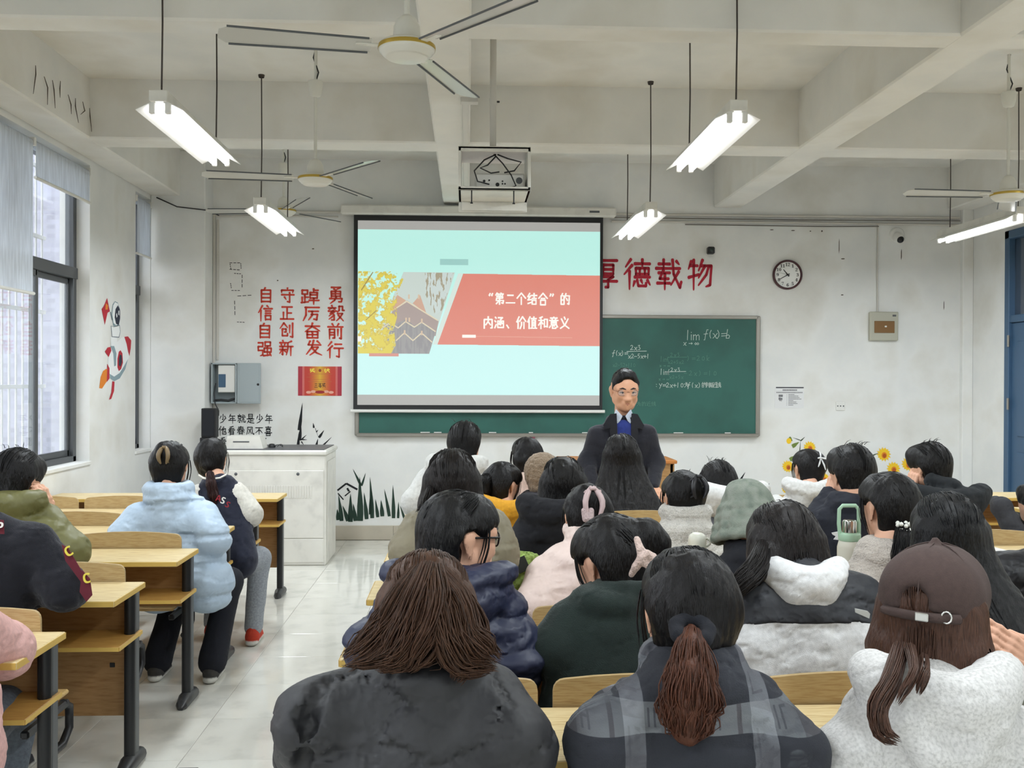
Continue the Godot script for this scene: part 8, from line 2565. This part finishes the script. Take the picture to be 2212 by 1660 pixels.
	person({"label": "person in a dark green wool coat with a cream plush clip round a bun", "base": Vector3(0.428, 0.000, 7.180), "head": Vector3(0.444, 1.071, 7.020), "sl": Vector3(0.316, 0.892, 7.110), "sr": Vector3(0.539, 0.890, 7.110), "el": Vector3(0.255, 0.828, 7.150), "er": Vector3(0.570, 0.806, 7.130), "wl": Vector3(0.318, 0.815, 6.790), "wr": Vector3(0.538, 0.815, 6.790), "hip": Vector3(0.428, 0.520, 7.180), "knees": [[Vector3(0.298, 0.500, 6.780), Vector3(0.298, 0.100, 6.840)], [Vector3(0.558, 0.500, 6.780), Vector3(0.558, 0.100, 6.840)]], "seed": 157, "cell": 0.0105, "hair_cell": 0.0075, "strands": 110, "top": "wool 26 40 36", "puff": 0.022, "fold": 0.004, "collar": 0.08, "collar_r": 0.085, "hair": "bun", "tie": Vector3(0.05, 0, 0.085), "bun_at": Vector3(0.075, 0.02, 0.09), "bun_r": 0.05, "rot": Vector3(-22, 30, 4), "hs": 1.12, "garment": "coat", "hair_mat": "hair 20 18 19", "acc": [["plush_clip", [[[Vector3(0.495, 1.155, 7.170), Vector3(0.503, 1.126, 7.190), Vector3(0.507, 1.106, 7.195), Vector3(0.489, 1.079, 7.190), Vector3(0.479, 1.052, 7.170)], [0.01, 0.012, 0.015, 0.012, 0.009]], [[Vector3(0.504, 1.106, 7.200), Vector3(0.520, 1.117, 7.200), Vector3(0.536, 1.107, 7.200), Vector3(0.539, 1.092, 7.200), Vector3(0.525, 1.084, 7.200), Vector3(0.509, 1.095, 7.200)], [0.012, 0.012, 0.013, 0.013, 0.012, 0.012]]], [226, 200, 190]]]})
	person({"label": "person in a black and white jacket with long brown hair swept to the left", "base": Vector3(0.997, 0.000, 7.180), "head": Vector3(0.976, 1.109, 7.020), "sl": Vector3(0.843, 0.942, 7.110), "sr": Vector3(1.151, 0.943, 7.110), "el": Vector3(0.814, 0.835, 7.150), "er": Vector3(1.172, 0.831, 7.150), "wl": Vector3(0.887, 0.815, 6.790), "wr": Vector3(1.107, 0.815, 6.790), "hip": Vector3(0.997, 0.520, 7.180), "knees": [[Vector3(0.867, 0.500, 6.780), Vector3(0.867, 0.100, 6.840)], [Vector3(1.127, 0.500, 6.780), Vector3(1.127, 0.100, 6.840)]], "seed": 164, "cell": 0.0105, "hair_cell": 0.0075, "strands": 110, "top": "cotton 232 232 232", "yoke_mat": "nylon 30 32 38", "yoke": 0.9226, "hood_mat": "cotton 232 232 232", "puff": 0.045, "fold": 0.007, "hair": "long", "hair_len": 0.12, "hs": 1.1, "hair_mat": "hair 32 26 25", "rot": Vector3(-14, 4, 0), "hood": [0.92, 0.03, 0], "hipw": 0.16, "locks": [[[Vector3(0.891, 1.123, 7.100), Vector3(0.845, 1.084, 7.190), Vector3(0.795, 1.053, 7.250), Vector3(0.750, 1.018, 7.260), Vector3(0.721, 0.990, 7.250)], [0.02, 0.028, 0.028, 0.02, 0.012], 110]], "hair_bits": [[Vector3(0.892, 1.098, 7.120), Vector3(0.837, 1.055, 7.180), 0.035, 0.03], [Vector3(0.837, 1.055, 7.180), Vector3(0.788, 1.019, 7.200), 0.03, 0.018]], "acc": [["patch", Vector3(1.117, 0.967, 7.285), [Vector2(-0.022, 0.01), Vector2(-0.02, -0.002), Vector2(0.024, -0.022), Vector2(0.026, -0.008), Vector2(0.018, 0)], Vector3(1, 0, -0.2), Vector3(0, 1, 0.1), [196, 200, 200]]]})
	person({"label": "person in a black padded coat with wavy brown hair, nearest left", "base": Vector3(-0.100, 0.000, 8.120), "head": Vector3(-0.088, 1.113, 7.850), "sl": Vector3(-0.199, 0.928, 7.960), "sr": Vector3(0.035, 0.933, 7.960), "el": Vector3(-0.303, 0.905, 7.990), "er": Vector3(0.089, 0.875, 8.030), "wl": Vector3(-0.379, 0.747, 7.750), "wr": Vector3(0.078, 0.730, 7.750), "hip": Vector3(-0.100, 0.500, 8.120), "knees": [[Vector3(-0.230, 0.500, 7.720), Vector3(-0.230, 0.100, 7.780)], [Vector3(0.030, 0.500, 7.720), Vector3(0.030, 0.100, 7.780)]], "seed": 171, "cell": 0.009, "hair_cell": 0.006, "strands": 170, "top": "nylon 37 37 40", "puff": 0.042, "fold": 0.012, "fold_f": 5, "k": 0.022, "hair": "long", "hair_len": 0.15, "hair_spread": 1.1, "hs": 1, "hair_mat": "hair 90 60 42", "rot": Vector3(-16, 0, 0), "locks": [[[Vector3(-0.107, 1.208, 7.920), Vector3(-0.133, 1.163, 8.000), Vector3(-0.161, 1.113, 8.030), Vector3(-0.200, 1.077, 8.050), Vector3(-0.243, 1.052, 8.050)], [0.015, 0.03, 0.035, 0.03, 0.014], 110], [[Vector3(-0.082, 1.216, 7.930), Vector3(-0.097, 1.167, 8.020), Vector3(-0.118, 1.111, 8.060), Vector3(-0.144, 1.074, 8.075), Vector3(-0.178, 1.062, 8.080)], [0.02, 0.032, 0.036, 0.03, 0.016], 120], [[Vector3(-0.062, 1.210, 7.930), Vector3(-0.055, 1.169, 8.030), Vector3(-0.072, 1.114, 8.070), Vector3(-0.094, 1.081, 8.085), Vector3(-0.116, 1.055, 8.090)], [0.02, 0.03, 0.03, 0.026, 0.014], 90], [[Vector3(-0.062, 1.210, 7.930), Vector3(-0.022, 1.167, 8.020), Vector3(-0.003, 1.111, 8.060), Vector3(0.030, 1.076, 8.070), Vector3(0.063, 1.055, 8.070)], [0.018, 0.028, 0.03, 0.03, 0.016], 120], [[Vector3(-0.053, 1.204, 7.920), Vector3(-0.008, 1.152, 8.000), Vector3(0.011, 1.103, 8.030), Vector3(0.002, 1.067, 8.070), Vector3(-0.021, 1.027, 8.090)], [0.015, 0.026, 0.03, 0.024, 0.01], 80], [[Vector3(-0.077, 1.210, 7.930), Vector3(-0.055, 1.160, 8.030), Vector3(-0.035, 1.107, 8.080), Vector3(-0.007, 1.063, 8.090), Vector3(0.048, 1.054, 8.090)], [0.02, 0.03, 0.03, 0.026, 0.012], 90]], "cuts": [[Vector3(-0.277, 1.024, 8.065), Vector3(-0.315, 0.940, 8.065), 0.013, 0.015], [Vector3(-0.315, 0.940, 8.065), Vector3(-0.326, 0.846, 8.060), 0.015, 0.016]], "collar": 0.045, "collar_r": 0.09})
	person({"label": "person in a grey plaid shirt jacket with a chestnut ponytail and black tie", "base": Vector3(0.488, 0.000, 8.010), "head": Vector3(0.495, 1.113, 7.850), "sl": Vector3(0.375, 0.904, 7.950), "sr": Vector3(0.601, 0.910, 7.950), "el": Vector3(0.284, 0.864, 8.000), "er": Vector3(0.661, 0.847, 8.020), "wl": Vector3(0.378, 0.815, 7.620), "wr": Vector3(0.598, 0.815, 7.620), "hip": Vector3(0.488, 0.520, 8.010), "knees": [[Vector3(0.358, 0.500, 7.610), Vector3(0.358, 0.100, 7.670)], [Vector3(0.618, 0.500, 7.610), Vector3(0.618, 0.100, 7.670)]], "seed": 178, "cell": 0.009, "hair_cell": 0.006, "strands": 170, "top": "plaid 1 1 1", "puff": 0.03, "fold": 0.007, "collar": 0.07, "collar_r": 0.08, "hair": "tail", "tie": Vector3(0, -0.05, 0.1), "hs": 1.1, "rot": Vector3(-4, 4, 0), "hair_mat": "hair 22 19 20", "tail_mat": "hair 104 62 44", "tail": [[Vector3(0.470, 1.091, 7.990), 0.018], [Vector3(0.462, 1.068, 8.020), 0.03], [Vector3(0.453, 1.023, 8.060), 0.044], [Vector3(0.446, 0.973, 8.080), 0.052], [Vector3(0.442, 0.934, 8.090), 0.038], [Vector3(0.439, 0.908, 8.090), 0.012]], "acc": [["scrunchie", Vector3(0.471, 1.097, 7.990), 0.034, 0.016, [26, 28, 36], Vector3(0, 0.85, 0.5)]], "garment": "shirt_jacket", "skin_cell": 0.008})
	person({"label": "person in a light grey hoodie and brown baseball cap, nearest right", "base": Vector3(1.001, 0.000, 8.010), "head": Vector3(1.054, 1.105, 7.850), "sl": Vector3(0.896, 0.886, 7.950), "sr": Vector3(1.106, 0.875, 7.950), "el": Vector3(0.809, 0.819, 8.000), "er": Vector3(1.186, 0.833, 8.000), "wl": Vector3(0.907, 0.664, 7.750), "wr": Vector3(1.309, 0.659, 7.750), "hip": Vector3(1.001, 0.520, 8.010), "knees": [[Vector3(0.871, 0.500, 7.610), Vector3(0.871, 0.100, 7.670)], [Vector3(1.131, 0.500, 7.610), Vector3(1.131, 0.100, 7.670)]], "seed": 185, "cell": 0.009, "hair_cell": 0.006, "strands": 170, "top": "heather 226 224 222", "puff": 0.03, "fold": 0.006, "hair": "long", "hair_len": 0.15, "hair_spread": 1, "hs": 1.06, "hair_mat": "hair 96 66 52", "rot": Vector3(-4, -40, 0), "garment": "hoodie", "hood": [1.25, 0.12, 0], "hat": 0.1, "bits": [[Vector3(0.891, 1.008, 8.030), Vector3(0.892, 0.931, 8.080), 0.03, 0.03], [Vector3(0.892, 0.931, 8.080), Vector3(0.929, 0.871, 8.100), 0.03, 0.032], [Vector3(0.929, 0.871, 8.100), Vector3(0.995, 0.872, 8.100), 0.032, 0.032], [Vector3(0.995, 0.872, 8.100), Vector3(1.062, 0.929, 8.080), 0.032, 0.03], [Vector3(1.062, 0.929, 8.080), Vector3(1.104, 1.005, 8.020), 0.03, 0.03]], "acc": [["cap", [78, 62, 58]]], "locks": [[[Vector3(0.924, 1.051, 7.970), Vector3(0.848, 1.022, 8.100), Vector3(0.800, 0.983, 8.150), Vector3(0.800, 0.945, 8.170), Vector3(0.827, 0.929, 8.180)], [0.014, 0.016, 0.016, 0.014, 0.008], 60], [[Vector3(0.926, 1.062, 8.010), Vector3(0.881, 1.049, 8.130), Vector3(0.854, 1.019, 8.150), Vector3(0.834, 0.995, 8.160)], [0.01, 0.008, 0.008, 0.004], 16], [[Vector3(0.946, 1.048, 8.030), Vector3(0.902, 1.049, 8.130), Vector3(0.886, 1.028, 8.150), Vector3(0.881, 1.010, 8.150)], [0.008, 0.008, 0.008, 0.006], 12]], "skin_cell": 0.008})
	person({"label": "person at the right edge raising both hands to clap", "base": Vector3(1.454, 0.000, 8.010), "head": Vector3(1.487, 1.130, 7.850), "sl": Vector3(1.367, 0.895, 7.940), "sr": Vector3(1.540, 0.903, 7.940), "el": Vector3(1.383, 0.822, 7.800), "er": Vector3(1.522, 0.714, 7.750), "wl": Vector3(1.315, 0.885, 7.810), "wr": Vector3(1.392, 0.920, 7.690), "hip": Vector3(1.454, 0.520, 8.010), "knees": [[Vector3(1.324, 0.500, 7.610), Vector3(1.324, 0.100, 7.670)], [Vector3(1.584, 0.500, 7.610), Vector3(1.584, 0.100, 7.670)]], "seed": 192, "cell": 0.009, "hair_cell": 0.006, "strands": 170, "top": "nylon 150 156 146", "puff": 0.02, "hair": "long", "hs": 1.05, "hands": [[-1, Vector3(-1, 0.55, -0.1), Vector3(0.2, 0.5, 1), 0.12], [1, Vector3(-1, 0.75, -0.15), Vector3(-0.1, -0.5, -1), 0.1]], "legs": false})
	person({"label": "person in a black puffer behind the long black hair, right edge", "base": Vector3(2.306, 0.000, 6.350), "head": Vector3(2.359, 1.131, 6.190), "sl": Vector3(2.143, 0.863, 6.280), "sr": Vector3(2.469, 0.891, 6.280), "el": Vector3(2.082, 0.868, 6.300), "er": Vector3(2.529, 0.800, 6.130), "wl": Vector3(2.196, 0.815, 5.960), "wr": Vector3(2.416, 0.815, 5.960), "hip": Vector3(2.306, 0.520, 6.350), "knees": [[Vector3(2.176, 0.500, 5.950), Vector3(2.176, 0.100, 6.010)], [Vector3(2.436, 0.500, 5.950), Vector3(2.436, 0.100, 6.010)]], "seed": 199, "cell": 0.012, "hair_cell": 0.0085, "strands": 70, "top": "puffer 26 27 32", "puff": 0.04, "hair": "long", "legs": false})
	person({"label": "person at the far right edge by the door-side desks", "base": Vector3(3.631, 0.000, 3.960), "head": Vector3(3.655, 0.834, 3.800), "sl": Vector3(3.525, 0.571, 3.890), "sr": Vector3(3.736, 0.594, 3.890), "el": Vector3(3.465, 0.800, 3.740), "er": Vector3(3.796, 0.800, 3.740), "wl": Vector3(3.521, 0.815, 3.570), "wr": Vector3(3.741, 0.815, 3.570), "hip": Vector3(3.631, 0.520, 3.960), "knees": [[Vector3(3.501, 0.500, 3.560), Vector3(3.501, 0.100, 3.620)], [Vector3(3.761, 0.500, 3.560), Vector3(3.761, 0.100, 3.620)]], "seed": 206, "cell": 0.016, "hair_cell": 0.01, "strands": 36, "top": "cotton 60 60 64", "hair": "short", "legs": false, "rot": Vector3(0, 10, 0)})
	person({"label": "person in a black coat and blue sweater standing before the students, with glasses", "base": Vector3(1.079, 0.000, 3.030), "head": Vector3(1.106, 1.555, 3.070), "sl": Vector3(0.914, 1.231, 3.070), "sr": Vector3(1.269, 1.238, 3.070), "el": Vector3(0.833, 1.037, 3.100), "er": Vector3(1.330, 1.038, 3.100), "wl": Vector3(0.871, 0.889, 3.290), "wr": Vector3(1.272, 0.889, 3.290), "hip": Vector3(1.079, 0.920, 3.030), "knees": [[Vector3(0.979, 0.500, 3.030), Vector3(0.979, 0.100, 3.050)], [Vector3(1.179, 0.500, 3.030), Vector3(1.179, 0.100, 3.050)]], "seed": 213, "top": "wool 32 33 42", "puff": 0.006, "fold": 0.003, "cell": 0.009, "hair_cell": 0.006, "strands": 60, "k": 0.045, "hair": "crew", "hs": 1.12, "rot": Vector3(-12, 183, 0), "face": true, "skin_cell": 0.0048, "skin": 1, "tufts": 0, "group": "lecturer", "hair_mat": "hair 18 18 20", "garment": "coat", "bottom": "cotton 30 30 36", "legs": true, "hipw": 0.1, "acc": [["glasses", [150, 110, 92], 0.0014], ["features"], ["coat_front", Vector3(1.088, 1.332, 3.070)]], "nbo": Vector3(0, -0.005, 0), "collar": 0.035, "collar_r": 0.084, "cuts": [[Vector3(1.088, 1.417, 3.240), Vector3(1.088, 1.267, 3.220), 0.085, 0.075], [Vector3(1.088, 1.267, 3.220), Vector3(1.088, 0.887, 3.240), 0.075, 0.06]], "hands": [[-1, Vector3(-0.3, -0.5, 1), Vector3(0, -1, 0), 0.25], [1, Vector3(0.4, -0.5, 1), Vector3(0, -1, 0), 0.25]]})
